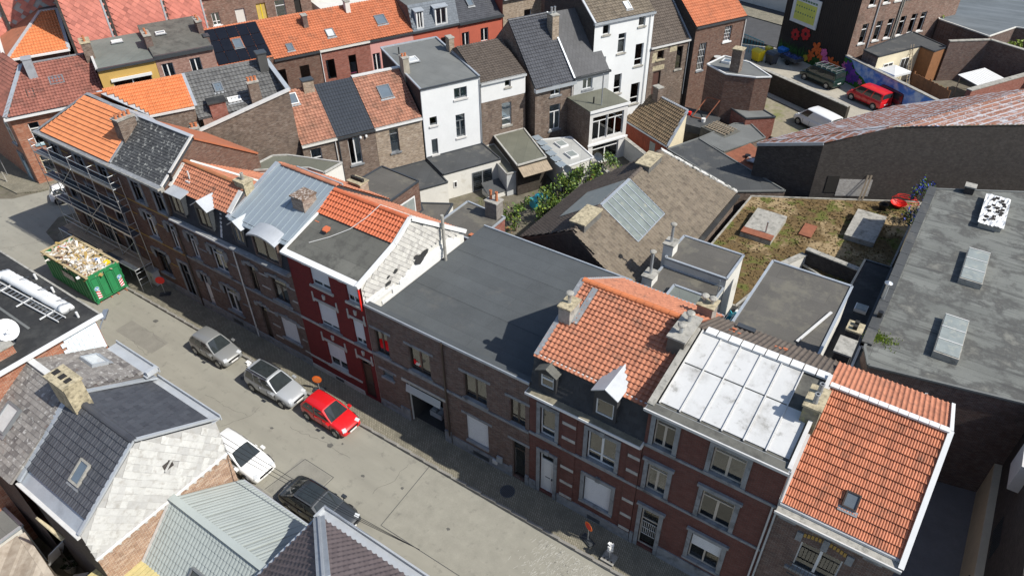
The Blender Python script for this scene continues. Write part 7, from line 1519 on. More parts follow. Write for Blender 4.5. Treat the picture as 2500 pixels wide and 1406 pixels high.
# --- back yards at the bottom left
t = flatbox('yard_annex', 'grey flat roofed annex with zinc gutter at the bottom left', [(-36, -17.3), (-31.0, -17.35), (-31.0, -18.35), (-30.9, -22), (-36, -22)], 0, 3.0, RENDER_D, FELT_GREY, ZINC)
wall_thing('yard_wall', 'sunlit tan brick wall at the bottom left corner', (-30.6, -17.6), (-27.0, -18.05), 0, 3.0, .3, BR_TAN); MB().prism([(-30.7, -17.75, 3.0), (-27.0, -18.2, 3.0), (-27, -22, 3.0), (-30.8, -22, 3.0)], (0, 0, -.1)).build('brick_terrace', BR_TAN, kind='structure')
t = thing('white_fence_panel', 'white metal panels leaning in the dark back yard', 'panels', (-29.8, -17.2, 0)); MB().bar((0, 0, 1.0), (.9, .2, 2.6), .9, .03).build('panel', RENDER_W, t); MB().bar((1.6, -.3, .9), (2.6, .1, 1.5), .8, .04).build('panel', WHITE_W, t)
t = thing('flower_pot', 'round plant pot in the dark back yard', 'pot', (-29.4, -16.95, 0)); MB().lathe((0, 0, 0), [(.2, 0), (.3, .5), (.24, .5), (.15, .1)], 14).build('pot', CONC, t); leafball('foliage', [LEAF_D], (0, 0, .7), .3, .3, .25, 80, .15, t)
# overhead cables along the near pavement
cbm = MB()
for k in range(3):
    a, b_ = Vector((-24.35, -9.8-.04*k, 6.6-.5*k)), Vector((-12.5, -9.3+.05*k, 6.9-.1*k)); prev = a
    for i in range(1, 13):
        s_ = i/12; p = a.lerp(b_, s_)+Vector((0, 0, -.9*4*s_*(1-s_)*.25)); cbm.tube(prev, p, .012, 5, None, False); prev = p
cbm.build('overhead_cable', BLACKP, None, 'thin black cables strung along the near row of roofs', cat='cable')
# ================================================================ vehicles
CARGLASS = plain('car_window', (.028, .034, .036), .06, .2, 3, bump=0, coat=.6)
TYRE = plain('tyre_rubber', (.012, .012, .012), .8, .2, 8); RIM = plain('alloy_rim', (.45, .46, .47), .3, .1, 6, metal=.7, bump=0)
LAMP = plain('headlamp_glass', (.5, .52, .54), .08, .1, 8, bump=0, coat=.5); TAIL = plain('tail_lamp', (.5, .015, .012), .15, .1, 6, bump=0, coat=.5); PLATE = plain('number_plate', (.72, .72, .7), .5, .05, 6, bump=0)
def paint(name, c, metal=.0): return plain('paint_'+name, c, .32, .03, 1.5, metal=metal, bump=0, coat=.7)
BODY = {
 'hatch': dict(st=[(-.5, .62, .80, .40), (-.485, .86, .90, .30), (-.43, .95, .965, .24), (-.3, .96, 1, .2), (-.05, .95, 1, .19), (.14, .94, .995, .19), (.24, .93, .98, .19), (.36, .82, .95, .2), (.45, .7, .88, .22), (.488, .58, .78, .27), (.5, .48, .7, .34)], base=(-.475, .235), roof=(-.37, .015), top=1.48),
 'mpv': dict(st=[(-.5, .65, .84, .40), (-.49, .95, .92, .30), (-.44, 1.03, .97, .25), (-.3, 1.03, 1, .2), (-.05, 1.02, 1, .2), (.14, 1.0, .995, .2), (.24, .98, .98, .2), (.36, .86, .95, .22), (.455, .74, .88, .24), (.49, .6, .8, .28), (.5, .5, .72, .36)], base=(-.485, .225), roof=(-.43, .03), top=1.6),
 'sedan': dict(st=[(-.5, .6, .8, .4), (-.485, .85, .9, .3), (-.42, .92, .96, .24), (-.25, .93, 1, .2), (0, .92, 1, .19), (.15, .91, .995, .19), (.24, .88, .98, .19), (.36, .78, .95, .2), (.45, .67, .88, .22), (.488, .56, .78, .27), (.5, .46, .7, .34)], base=(-.43, .235), roof=(-.24, .05), top=1.43),
 'van': dict(st=[(-.5, .7, .93, .38), (-.495, 1.1, .97, .3), (-.45, 1.12, .99, .25), (-.3, 1.12, 1, .24), (0, 1.1, 1, .24), (.2, 1.08, .995, .24), (.3, 1.02, .98, .24), (.4, .9, .95, .25), (.47, .78, .9, .28), (.492, .64, .82, .32), (.5, .52, .75, .4)], base=(-.492, .35), roof=(-.475, .17), top=1.9)}
def car(label, x, y, z, rz, L, W, H, pm, kind='hatch', cat='car', glassroof=False, name='parked_car', side=3, rack=False, blankside=False):
    B = BODY[kind]; kz = H/B['top']; t = thing(name, label, cat, (x, y, z), rz); w = W/2
    b = MB(); rows = []
    for fx_, zt, fw, zb in B['st']:
        X = fx_*L; zt *= kz; ww = w*fw; hh = zt-zb
        half = [(ww*.86, zb), (ww*.985, zb+.1*hh), (ww, zb+.42*hh), (ww*.985, zb+.72*hh), (ww*.93, zt-.035), (ww*.8, zt), (ww*.35, zt+.018)]
        rows.append([(X, -p, q) for p, q in half]+[(X, p, q) for p, q in half[::-1]])
    n = len(rows[0]); b.add([p for r_ in rows for p in r_], [(i*n+j, (i+1)*n+j, (i+1)*n+(j+1) % n, i*n+(j+1) % n) for i in range(len(rows)-1) for j in range(n)]+[tuple(range(n)), tuple(range((len(rows)-1)*n, len(rows)*n))[::-1]])
    o = b.build('body', pm, t, smooth=True); md = o.modifiers.new('s', 'SUBSURF'); md.levels = 1; md.render_levels = 1
    xb0, xb1 = B['base'][0]*L, B['base'][1]*L; xr0, xr1 = B['roof'][0]*L, B['roof'][1]*L; zb_, zr = .925*kz*(1.0 if kind != 'van' else 1.17)*(1.06 if kind == 'mpv' else 1), H-.05
    wb, wr = w*.93, w*.74 if kind != 'van' else w*.86
    # cabin: pillars and roof in body colour, glass panels set on it
    V = {('b', 0, -1): (xb0, -wb*.94, zb_), ('b', 0, 1): (xb0, wb*.94, zb_), ('b', 1, -1): (xb1, -wb*.9, zb_-.02), ('b', 1, 1): (xb1, wb*.9, zb_-.02), ('r', 0, -1): (xr0, -wr*.95, zr), ('r', 0, 1): (xr0, wr*.95, zr), ('r', 1, -1): (xr1, -wr*.93, zr-.02), ('r', 1, 1): (xr1, wr*.93, zr-.02)}
    g = MB(); xm = (xr0+xr1)/2
    def loop(f):
        # five stations along the cabin for a domed roof
        return f
    st = []
    for k, tt in enumerate((0, .12, .35, .65, .88, 1)):
        xr = xr0+(xr1-xr0)*tt; xb = xb0+(xb1-xb0)*tt; dome = .05*math.sin(math.pi*tt)**.6*kz; wd = wr*(.95+.05*math.sin(math.pi*tt)); wbb = wb*(.93+.07*math.sin(math.pi*tt))
        st.append([(xb, -wbb, zb_-.03), (xb+(xr-xb)*.55, -wbb+(wbb-wd)*.42, zb_+(zr-zb_)*.55), (xr, -wd, zr-.06+dome*.5), (xr, -wd*.8, zr-.005+dome), (xr, 0, zr+.02+dome), (xr, wd*.8, zr-.005+dome), (xr, wd, zr-.06+dome*.5), (xb+(xr-xb)*.55, wbb-(wbb-wd)*.42, zb_+(zr-zb_)*.55), (xb, wbb, zb_-.03)])
    n = 9; g.add([p for r_ in st for p in r_], [(i*n+j, (i+1)*n+j, (i+1)*n+j+1, i*n+j+1) for i in range(5) for j in range(n-1)]+[])
    for P_ in (st[0], st[-1]):
        Bq = [Vector(P_[0]).lerp(Vector(P_[8]), k/4) for k in range(5)]; Tq = [P_[k] for k in range(2, 7)]
        for k in range(4): g.poly(Bq[k], Bq[k+1], Tq[k+1], Tq[k])
        g.poly(P_[0], P_[2], P_[1]); g.poly(P_[8], P_[7], P_[6])
    cab = g.build('cabin', pm, t, smooth=True); md = cab.modifiers.new('b', 'BEVEL'); md.width = .03; md.segments = 2; md.angle_limit = R(35)
    def panel(nm, q, inset, mat, off=.012):
        q = [Vector(p) for p in q]; c = sum(q, Vector())/len(q); nn = (q[1]-q[0]).cross(q[2]-q[0]).normalized()
        if nn.dot(c-Vector((xm, 0, (zb_+zr)/2-.2))) < 0: nn = -nn
        Q = [c+(p-c)*(1-inset)+nn*off for p in q]; return MB().prism(Q, nn*.004).build(nm, mat, t)
    for nm, P_, lo_, hi_, sg in (('windscreen', st[-1], .05, .93, 1), ('rear_window', st[0], .3, .9, -1)):
        Bq = [Vector(P_[0]).lerp(Vector(P_[8]), k/4) for k in range(5)]; Tq = [Vector(P_[k]) for k in range(2, 7)]; cc = sum(Bq+Tq, Vector())/10
        nn = Vector((sg*(zr-zb_), 0, abs(xb1-xr1) if sg > 0 else abs(xb0-xr0))).normalized()*.022; sq = lambda v: Vector((v.x, v.y*.91, v.z))
        wsm = MB()
        for k in range(4): wsm.poly(*[sq(v)+nn for v in (Bq[k].lerp(Tq[k], lo_), Bq[k+1].lerp(Tq[k+1], lo_), Bq[k+1].lerp(Tq[k+1], hi_), Bq[k].lerp(Tq[k], hi_))])
        wsm.build(nm, CARGLASS, t)
    cuts = {3: (.04, .36, .64, .985), 2: (.06, .5, .97), 1: (.7, .985)}[side]
    for s_ in (0, 1):
        def at(tt, up):
            i = min(4, int(tt*5)); lo = [0, .12, .35, .65, .88, 1]
            for i in range(5):
                if lo[i] <= tt <= lo[i+1]: break
            f_ = (tt-lo[i])/(lo[i+1]-lo[i]); idx = {0: 0 if s_ == 0 else 8, 1: 1 if s_ == 0 else 7, 2: 2 if s_ == 0 else 6}[up]
            return Vector(st[i][idx]).lerp(Vector(st[i+1][idx]), f_)
        for a, e in zip(cuts, cuts[1:]):
            a2, e2 = a+.014, e-.014
            panel('side_window', [at(a2, 0).lerp(at(a2, 1), .12), at(e2, 0).lerp(at(e2, 1), .12), at(e2, 1), at(e2, 2), at(a2, 2), at(a2, 1)], .06, CARGLASS, .016)
        MB().box(xb1-.32*L*.2, xb1-.02, (-w-.15 if s_ == 0 else w-.02), (-w+.02 if s_ == 0 else w+.15), zb_-.03, zb_+.08).build('mirror', pm, t)
    if glassroof:
        MB().add([(xr0+.25, -wr*.75, zr+.072), (xr1-.1, -wr*.75, zr+.06), (xr1-.1, wr*.75, zr+.06), (xr0+.25, wr*.75, zr+.072), (xm, -wr*.75, zr+.085), (xm, wr*.75, zr+.085)], [(0, 4, 5, 3), (4, 1, 2, 5)]).build('glass_roof', CARGLASS, t)
        for s_ in (-1, 1): MB().bar((xr0+.1, s_*wr*.92, zr+.1), (xr1, s_*wr*.92, zr+.08), .05, .05).build('roof_rail', BLACKP if kind == 'mpv' else STEEL_D, t)
    rw = .31*kz if kind != 'van' else .33
    for fx_ in (-.32, .31):
        for s_ in (-1, 1):
            X = fx_*L; y0, y1 = s_*(w-.2), s_*(w+.005)
            MB().tube((X, s_*(w-.06), rw), (X, s_*(w+.001), rw), rw+.07, 22).build('wheel_arch', BLACKP, t)
            wh = MB().tube((X, y0, rw), (X, y1+s_*.012, rw), rw, 24).build('wheel', TYRE, t)
            MB().tube((X, y1+s_*.0, rw), (X, y1+s_*.018, rw), rw*.66, 20).build('rim', RIM, wh)
            sp = MB()
            for i in range(5): a = i*2*math.pi/5+.3; sp.obox((X+math.cos(a+.63)*rw*.42, y1+s_*.02, rw+math.sin(a+.63)*rw*.42), (math.cos(a+.63), 0, math.sin(a+.63)), (0, 1, 0), (-math.sin(a+.63), 0, math.cos(a+.63)), rw*.12, .003, rw*.11)
            sp.build('rim_gap', BLACKP, wh)
    zh = B['st'][8][1]*kz
    for s_ in (-1, 1):
        MB().obox((.452*L, s_*w*.64, zh-.045), Vector((.8, s_*.35, -.42)).normalized(), Vector((-.35*s_, .93, 0)).normalized(), Vector((.4, 0, .9)).normalized(), .13, .12, .035).build('headlamp', LAMP, t)
        MB().box(-.497*L, -.48*L, s_*w*.66-.08, s_*w*.66+.08, .52*kz, .68*kz).build('tail_lamp', TAIL, t)
    MB().box(.492*L, .5*L+.012, -w*.5, w*.5, .5*kz, .6*kz).build('grille', BLACKP, t); MB().box(.496*L, .5*L+.02, -.26, .26, .38*kz, .48*kz).build('number_plate', PLATE, t)
    MB().box(-.5*L-.015, -.497*L, -.26, .26, .6*kz, .71*kz).build('number_plate', PLATE, t)
    MB().box(-.36*L, .2*L, -w-.004, w+.004, .26, .34).build('side_sill', BLACKP, t)
    for s_ in (-1, 1):
        for fx_ in ((-.14, .04, .2) if side != 1 else (.02, .2)): MB().box(fx_*L-.006, fx_*L+.006, min(s_*w*.96, s_*(w+.004)), max(s_*w*.96, s_*(w+.004)), .36, .86*kz).build('door_seam', BLACKP, t)
        for fx_ in ((-.1, .08) if side != 1 else (.06,)): MB().box(fx_*L-.09, fx_*L+.09, min(s_*w*.98, s_*(w+.02)), max(s_*w*.98, s_*(w+.025)), .8*kz, .84*kz).build('door_handle', pm, t)
    if rack:
        for s_ in (-1, 1): MB().bar((xr0+.1, s_*wr*.8, zr+.16), (xr1-.1, s_*wr*.8, zr+.16), .05).build('rack_rail', STEEL, t)
        for i in range(5): xx = xr0+.2+(xr1-xr0-.4)*i/4; MB().bar((xx, -wr*.8, zr+.16), (xx, wr*.8, zr+.16), .05).build('rack_bar', STEEL, t)
    return t
SILV = paint('grey_silver', (.25, .255, .25), .25); SILV2 = paint('silver', (.4, .42, .44), .2); REDC = paint('red', (.6, .012, .016)); WHC = paint('white', (.78, .78, .77)); ANTC = paint('anthracite', (.05, .055, .06), .3); GRNC = paint('dark_green', (.012, .03, .025)); 
car('small grey silver hatchback nearest the green container', -36.4, -2.72, 0, 0, 3.75, 1.69, 1.53, SILV, 'hatch')
car('silver tall wagon with panoramic black glass roof', -30.35, -2.85, 0, R(1), 4.2, 1.68, 1.6, SILV2, 'mpv', glassroof=True)
car('bright red hatchback parked at the front of the line', -25.75, -2.62, 0, R(-1), 3.82, 1.66, 1.46, REDC, 'hatch', side=2)
car('white car half hidden under the white shingled gable', -27.7, -7.72, 0, 0, 4.3, 1.75, 1.46, WHC, 'hatch')
car('dark anthracite saloon with blue glass roof on the near side', -21.5, -7.6, 0, R(2), 4.7, 1.82, 1.45, ANTC, 'sedan', glassroof=True)
car('small white city car parked behind the scaffolding', -64.5, 3.3, 0, A63, 3.5, 1.62, 1.48, WHC, 'hatch', side=2)
p = Cp(-23.5, 11); car('pale grey car parked beside the orange hip roof house', p.x-3.2, p.y-2, 0, R(-66), 4.2, 1.75, 1.5, paint('pale_blue_grey', (.42, .46, .5), .3), 'hatch')
p = Cp(-27.5, 15); car('black car at the far left edge', p.x-3.0, p.y, 0, R(110), 4.4, 1.8, 1.48, paint('black', (.015, .015, .017)), 'hatch')
car('dark green van with white roof rack in the car park', -14.75, 61.0, LZ, R(154), 4.75, 1.9, 1.95, GRNC, 'van', 'van', name='parked_van', rack=True)
car('bright red van in front of the mural', -9.2, 58.1, LZ, R(152), 4.35, 1.8, 1.85, REDC, 'van', 'van', name='parked_van')
car('dark red van parked tight against the mural wall', -7.5, 59.35, LZ, R(150), 4.35, 1.8, 1.8, paint('dark_red', (.12, .008, .012)), 'van', 'van', name='parked_van')
car('white panel van in the cobbled yard', -12.0, 49.3, LZ, R(152), 4.6, 1.85, 1.9, WHC, 'van', 'van', name='parked_van', side=1)
# ================================================================ green container
ct = thing('rubble_container', 'green open steel container heaped with rubble', 'container', (-54.1, -4.2, .12))
LX, LY, LH = 6.0, 2.34, 2.28
b = MB()
for (a, c) in (((0, 0), (LX, 0)), ((0, LY), (LX, LY))): b.box(a[0], c[0], a[1]-.02, a[1]+.02, .12, LH)
b.box(-.02, .02, .02, LY-.02, .12, LH); b.build('side_panel', GREENC, ct)
MB().box(0, LX, 0.02, LY-.02, .1, .16).build('floor', GREENC, ct)
for i in range(13):
    x_ = .15+i*.47; MB().prism([(x_-.1, -.02, .14), (x_+.1, -.02, .14), (x_+.06, -.11, .2), (x_-.06, -.11, .2)], (0, 0, LH-.3)).build('rib', GREENC, ct); MB().prism([(x_-.1, LY+.02, .14), (x_+.1, LY+.02, .14), (x_+.06, LY+.11, .2), (x_-.06, LY+.11, .2)], (0, 0, LH-.3)).build('rib', GREENC, ct)
for (x0_, x1_, y0_, y1_) in ((-.06, LX+.06, -.12, .06), (-.06, LX+.06, LY-.06, LY+.12), (-.06, .06, .06, LY-.06)): MB().box(x0_, x1_, y0_, y1_, LH, LH+.1).build('top_rail', TAN, ct)
MB().box(LX-.05, LX+.06, .06, LY-.06, LH, LH+.1).build('top_rail', GREENC, ct)
MB().box(-.05, LX+.05, -.08, .1, 0, .14).box(-.05, LX+.05, LY-.1, LY+.08, 0, .14).build('bottom_rail', GREENC, ct)
WR = plain('stripe_white', (.75, .75, .75), .5, .05, 3, bump=0); RR = plain('stripe_red', (.55, .015, .03), .5, .05, 3, bump=0); SB = plain('sign_blue', (.03, .25, .5), .4, .05, 3, bump=0)
for k, (ya, yb) in enumerate(((.03, LY/2-.03), (LY/2+.03, LY-.03))):
    d_ = MB().box(LX, LX+.05, ya, yb, .12, LH).build('door', GREENC, ct)
    for (c0, c1) in ((.08, .5), (.56, .98)):
        y0_, y1_ = ya+(yb-ya)*c0, ya+(yb-ya)*c1; f_ = MB()
        for bx_ in ((y0_, y1_, .25, .29), (y0_, y1_, 2.05, 2.09), (y0_, y0_+.03, .29, 2.05), (y1_-.03, y1_, .29, 2.05)): f_.box(LX+.05, LX+.065, *bx_)
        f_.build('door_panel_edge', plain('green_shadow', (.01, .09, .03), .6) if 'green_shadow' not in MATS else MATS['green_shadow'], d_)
    yc = ya+.26 if k == 0 else yb-.26
    MB().box(LX+.066, LX+.07, yc-.14, yc+.14, .35, 1.0).build('hazard_board', WR, d_)
    for i in range(3): z_ = .38+i*.21; MB().prism([(LX+.072, yc-.14, z_), (LX+.072, yc+.14, z_+(.13 if k else -.0)), (LX+.072, yc+.14, z_+.1+(.13 if k else 0)), (LX+.072, yc-.14, z_+.1)] if k else [(LX+.072, yc-.14, z_+.13), (LX+.072, yc+.14, z_), (LX+.072, yc+.14, z_+.1), (LX+.072, yc-.14, z_+.23)], (.003, 0, 0)).build('hazard_stripe', RR, d_)
    MB().tube((LX+.066, yc, 1.2), (LX+.071, yc, 1.2), .17, 20).build('direction_sign', WR, d_); MB().tube((LX+.071, yc, 1.2), (LX+.074, yc, 1.2), .15, 20).build('direction_sign_face', SB, d_); MB().bar((LX+.077, yc-.09, 1.29), (LX+.077, yc+.07, 1.13), .05, .004, (1, 0, 0)).bar((LX+.077, yc+.09, 1.12), (LX+.077, yc-.02, 1.1), .05, .004, (1, 0, 0)).bar((LX+.077, yc+.09, 1.1), (LX+.077, yc+.07, 1.22), .05, .004, (1, 0, 0)).build('sign_arrow', WR, d_)
for z_ in (.35, 1.0, 1.6, 2.1): MB().tube((LX+.05, LY/2-.06, z_), (LX+.05, LY/2-.06, z_+.12), .03, 8).tube((LX+.03, LY+.04, z_), (LX+.03, LY+.04, z_+.14), .04, 8).build('hinge', GREENC, ct)
MB().box(LX+.07, LX+.09, LY*.52, LY*.95, .2, .26).build('latch_bar', GREENC, ct)
sg = MB().box(2.35, 4.05, -.135, -.115, 1.15, 1.75).build('sign_plate', plain('sign_dark_green', (.06, .1, .07), .5), ct)
tx = MB()
for r_ in range(3):
    x_ = 2.5
    while x_ < 3.9:
        w_ = random.uniform(.06, .16); tx.box(x_, min(3.95, x_+w_), -.139, -.136, 1.6-.17*r_-.05, 1.6-.17*r_+.05); x_ += w_+random.uniform(.03, .06)
tx.build('sign_lettering', WR, sg)
rb = MB(); cols = [plain('rubble_dust', (.45, .38, .27), .95, .35, 5, bump=.5, bs=12), plain('rubble_plaster', (.68, .64, .58), .95, .2, 5), WHITE, WOOD, plain('rubble_ochre', (.4, .28, .1), .9, .3, 5), RENDER_G, ANTHF, YELP, BLUEP, plain('rubble_red', (.55, .04, .1), .8), TERRA_T]
nx, ny = 30, 12; g_ = [[(.08+(LX-.16)*i/nx, .08+(LY-.16)*j/ny, 1.85+.55*math.sin(math.pi*i/nx)**.5*math.sin(math.pi*j/ny)**.6+random.uniform(0, .14)) for j in range(ny+1)] for i in range(nx+1)]
rb.add([p for r_ in g_ for p in r_], [(i*(ny+1)+j, (i+1)*(ny+1)+j, (i+1)*(ny+1)+j+1, i*(ny+1)+j+1) for i in range(nx) for j in range(ny)])
for i in range(760):
    x_, y_ = random.uniform(.2, LX-.2), random.uniform(.2, LY-.2); zt = 1.92+.55*math.sin(math.pi*x_/LX)**.5*math.sin(math.pi*y_/LY)**.6+random.uniform(0, .14)
    a = Vector((random.gauss(0, 1), random.gauss(0, 1), random.gauss(0, .35))).normalized(); c = a.cross(Vector((random.gauss(0, .4), random.gauss(0, .4), 1))).normalized(); e = a.cross(c)
    whitezone = x_ > 3.3 and y_ < 1.6
    rb.cur = random.choices(range(11), [6, 6, 6 if whitezone else 1.5, 5, 3, 1.2, .3, .04, .04, .12 if x_ < 1.5 else .01, .4])[0]
    if random.random() < .3: rb.obox((x_, y_, zt), a, c, e, random.uniform(.2, .75), random.uniform(.03, .12), random.uniform(.008, .03))
    else: rb.obox((x_, y_, zt), a, c, e, random.uniform(.04, .2), random.uniform(.04, .15), random.uniform(.008, .06))
rb.cur = 2
for i in range(9): rb.obox((5.0+.02*i, .75+.12*i, 2.35), Vector((.8, -.5, .1)).normalized(), Vector((.5, .8, 0)).normalized(), (0, 0, 1), .55, .035, .03)
rb.cur = 4
for i in range(7): rb.obox((2.0+.12*i, 1.0+.05*i, 2.45+.12*math.sin(i*.5)), (0, 1, 0), (1, 0, .2), (-.2, 0, 1), .45, .07, .02)
rb.cur = 7; rb.obox((5.4, 1.9, 2.35), (1, 0, 0), (0, 1, 0), (0, 0, 1), .2, .2, .08); rb.cur = 8; rb.obox((4.6, 1.5, 2.5), (.8, .6, 0), (-.6, .8, 0), (0, 0, 1), .2, .12, .05); rb.cur = 9; rb.obox((.9, 1.0, 2.4), (.8, .6, 0), (-.6, .8, 0), (0, 0, 1), .3, .2, .06)
o = rb.build('rubble_heap', cols, None, 'broken plaster, boards and waste heaped in the green container', 'stuff'); o.location = ct.location
# bricks under the container
for i, yy in enumerate((.2, 1.0, 1.5, 2.1)): MB().box(LX-.3, LX-.08+.1*i, yy, yy+.1, -.12, -.02).build('packing_block', TERRA_T, ct)
# ================================================================ scaffolding
sc = thing('scaffolding', 'grey steel scaffolding with decks along the corner house', 'scaffolding', (0, 0, 0))
sx = [-56.7, -54.15, -51.6, -49.05, -46.5]; yo, yi = -.85, -.2
for x_ in sx:
    MB().tube((x_, yo, .12), (x_, yo, 9.6), .026, 8).build('standard', STEEL, sc); MB().tube((x_, yi, .12), (x_, yi, 9.2), .026, 8).build('standard', STEEL, sc)
    MB().tube((x_, -1.55, .12), (x_, -1.55, 2.2), .026, 8).build('standard', STEEL, sc)
    for z_ in (2.05, 4.6, 6.6, 8.5, 9.5): MB().tube((x_, yo, z_), (x_, yi, z_), .022, 6).build('transom', STEEL, sc)
    MB().tube((x_, -1.55, 2.1), (x_, yi, 2.1), .026, 6).build('transom', STEEL, sc); MB().tube((x_, -1.55, 1.8), (x_, yi, 1.8), .02, 6).build('transom', STEEL, sc)
for z_ in (4.6, 6.6, 8.5):
    for a, b_ in zip(sx, sx[1:]):
        for k in range(2): MB().box(a+.03, b_-.03, yo+.02+.31*k, yo+.31+.31*k, z_+.03, z_+.075).build('deck_board', STEEL_D, sc)
        for dz in (.5, 1.0): MB().tube((a, yo-.03, z_+dz), (b_, yo-.03, z_+dz), .02, 6).build('guard_rail', STEEL, sc)
        MB().box(a+.03, b_-.03, yo-.03, yo-.005, z_+.03, z_+.18).build('toe_board', STEEL, sc)
for a, b_ in zip(sx, sx[1:]):
    for k in range(4): MB().box(a+.02, b_-.02, -1.55+.33*k, -1.24+.33*k, 2.14, 2.18).build('deck_board', STEEL_D if k < 1 else WOOD, sc)
    MB().tube((a, -1.58, 2.14), (b_, -1.58, 2.14), .03, 6).build('edge_ledger', STEEL, sc)
    for dz in (2.65, 3.15): MB().tube((a, yo, dz), (b_, yo, dz), .02, 6).build('guard_rail', STEEL, sc)
for (i, z_) in ((1, 2.2), (2, 4.6), (1, 6.6), (3, 2.2), (0, 4.6)): MB().tube((sx[i], yo-.05, z_), (sx[i+1], yo-.05, z_+2.0), .02, 6).build('brace', STEEL, sc)
for z_ in (.75, 1.25): MB().tube((sx[4], -1.55, z_), (sx[4], yo, z_), .02, 6).tube((sx[0], -1.55, z_), (sx[0], yo, z_), .02, 6).build('end_rail', STEEL, sc)
for z_ in (4.6, 6.6, 8.5):
    for x_ in (sx[0], sx[4]): MB().tube((x_, yo, z_+1), (x_, yi, z_+1), .02, 6).tube((x_, yo, z_+.5), (x_, yi, z_+.5), .02, 6).build('end_rail', STEEL, sc)
t = thing('plank_stack', 'stack of weathered planks on the lowest scaffold deck', 'planks', (-55.6, -1.5, 2.18)); 
for i in range(5):
    for k in range(2): MB().box(0+.05*k, 5.3+.1*i, .02+.2*i, .2+.2*i, .05*k, .05*k+.045).build('plank', WOOD, t)
# ================================================================ street furniture
def roundsign(label, x, y, z, mat, r=.3, hh=1.55, base=True, rz=0, ell=1.0, back=None):
    t = thing('round_sign', label, 'sign', (x, y, z), rz)
    MB().tube((0, 0, 0), (0, 0, hh), .028, 8).build('post', STEEL, t)
    n = 20; f_ = MB(); P = [(r*ell*math.cos(2*math.pi*i/n), -.035, hh+r*math.sin(2*math.pi*i/n)) for i in range(n)]; f_.prism(P, (0, .012, 0)).build('disc', mat, t)
    if back: P = [(r*.72*ell*math.cos(2*math.pi*i/n), -.044, hh+r*.72*math.sin(2*math.pi*i/n)) for i in range(n)]; MB().prism(P, (0, .006, 0)).build('disc_face', back, t)
    if base: MB().box(-.38, .38, -.18, .18, 0, .1).box(-.3, .3, -.12, .12, .1, .15).build('base_block', ANTHF, t)
    return t
roundsign('bright red no-parking disc on a post by the steel cabinet', -44.9, -.82, .12, REDP, .32, 1.35, True, R(45))
t = roundsign('orange no-parking disc on a post behind the red car', -28.1, -1.35, .12, ORANGE_P, .3, 1.0, True, R(32), back=plain('faded_blue', (.75, .2, .05), .5))
roundsign('orange disc seen nearly edge-on outside the terracotta house', -8.76, -1.2, .12, ORANGE_P, .28, 1.3, True, R(-22), back=REDP)
t = thing('wrapped_sign', 'sign post wrapped in white plastic on a concrete foot', 'sign', (-7.36, -1.5, .12)); MB().box(-.35, .35, -.3, .3, 0, .14).build('base_block', CONC, t)
for dx in (-.2, 0, .2): MB().tube((dx, -.15, .14), (dx, -.15, .146), .05, 8).build('base_hole', DARKROOM, t)
MB().tube((0, 0, .14), (0, 0, 1.3), .03, 8).build('post', STEEL, t); b = MB()
for i in range(14): z_ = .75+.04*i; a = random.uniform(0, 6.28); b.obox((.06*math.cos(a), .06*math.sin(a), z_), (math.cos(a), math.sin(a), .3), (-math.sin(a), math.cos(a), 0), (0, 0, 1), .09, .07, .03)
b.build('plastic_wrap', WHITE, t)
t = thing('utility_cabinet', 'grey steel utility cabinet on the pavement beside the scaffolding', 'cabinet', (-47.3, -.55, .12)); MB().box(0, 1.0, 0, .5, 0, 1.2).build('cabinet_body', RENDER_G, t); MB().box(-.05, 1.05, -.05, .55, 1.2, 1.28).build('lid', ZINC, t); MB().box(.49, .51, -.008, 0, .1, 1.15).build('door_seam', ANTHF, t); MB().box(.55, .6, -.03, 0, .6, .75).build('handle', STEEL_D, t)
t = thing('no_entry_sign', 'red no-entry sign on a pole at the left edge', 'sign', (-73.6, 2.0, .12), R(20)); MB().tube((0, 0, 0), (0, 0, 2.5), .035, 8).build('post', STEEL, t); MB().tube((0, -.05, 2.25), (0, -.035, 2.25), .34, 24).build('disc', RR, t); MB().box(-.24, .24, -.06, -.051, 2.19, 2.31).build('white_bar', WR, t)
t = thing('bollard', 'leaning grey bollard on the corner pavement', 'bollard', (-72.3, 1.3, .12)); MB().tube((0, 0, 0), (-.12, 0, 1.0), .07, 10, .06).build('post', CONC, t)
t = thing('crumpled_paper', 'white crumpled paper in the gutter between two silver cars', 'litter', (-33.95, -2.15, .01)); crumple(WHITE, 0, 0, .02, .4, .3, .12, 'sheet', t, 5); crumple(WHITE, .2, -.15, .02, .25, .25, .1, 'sheet', t, 4)
# bins and trailer in the car park
def bin_(label, x, y, z, m1_, rz=0, s=1.0):
    t = thing('wheelie_bin', label, 'bin', (x, y, z), rz); b = MB(); b.add([(-.5*s, -.4*s, .15), (.5*s, -.4*s, .15), (.5*s, .4*s, .15), (-.5*s, .4*s, .15), (-.62*s, -.5*s, 1.15*s), (.62*s, -.5*s, 1.15*s), (.62*s, .5*s, 1.15*s), (-.62*s, .5*s, 1.15*s)], [(0, 3, 2, 1), (0, 1, 5, 4), (1, 2, 6, 5), (2, 3, 7, 6), (3, 0, 4, 7)]); b.build('tub', m1_, t)
    MB().prism([(-.66*s, -.55*s, 1.15*s), (-.66*s, .55*s, 1.15*s), (-.66*s, .4*s, 1.36*s), (-.66*s, -.3*s, 1.36*s)], (1.32*s, 0, 0)).build('lid', m1_, t)
    for sx_ in (-1, 1):
        for yy_ in (-.42, .38): MB().tube((sx_*.45*s, yy_*s, .1), (sx_*.38*s, yy_*s, .1), .1, 10).build('wheel', TYRE, t)
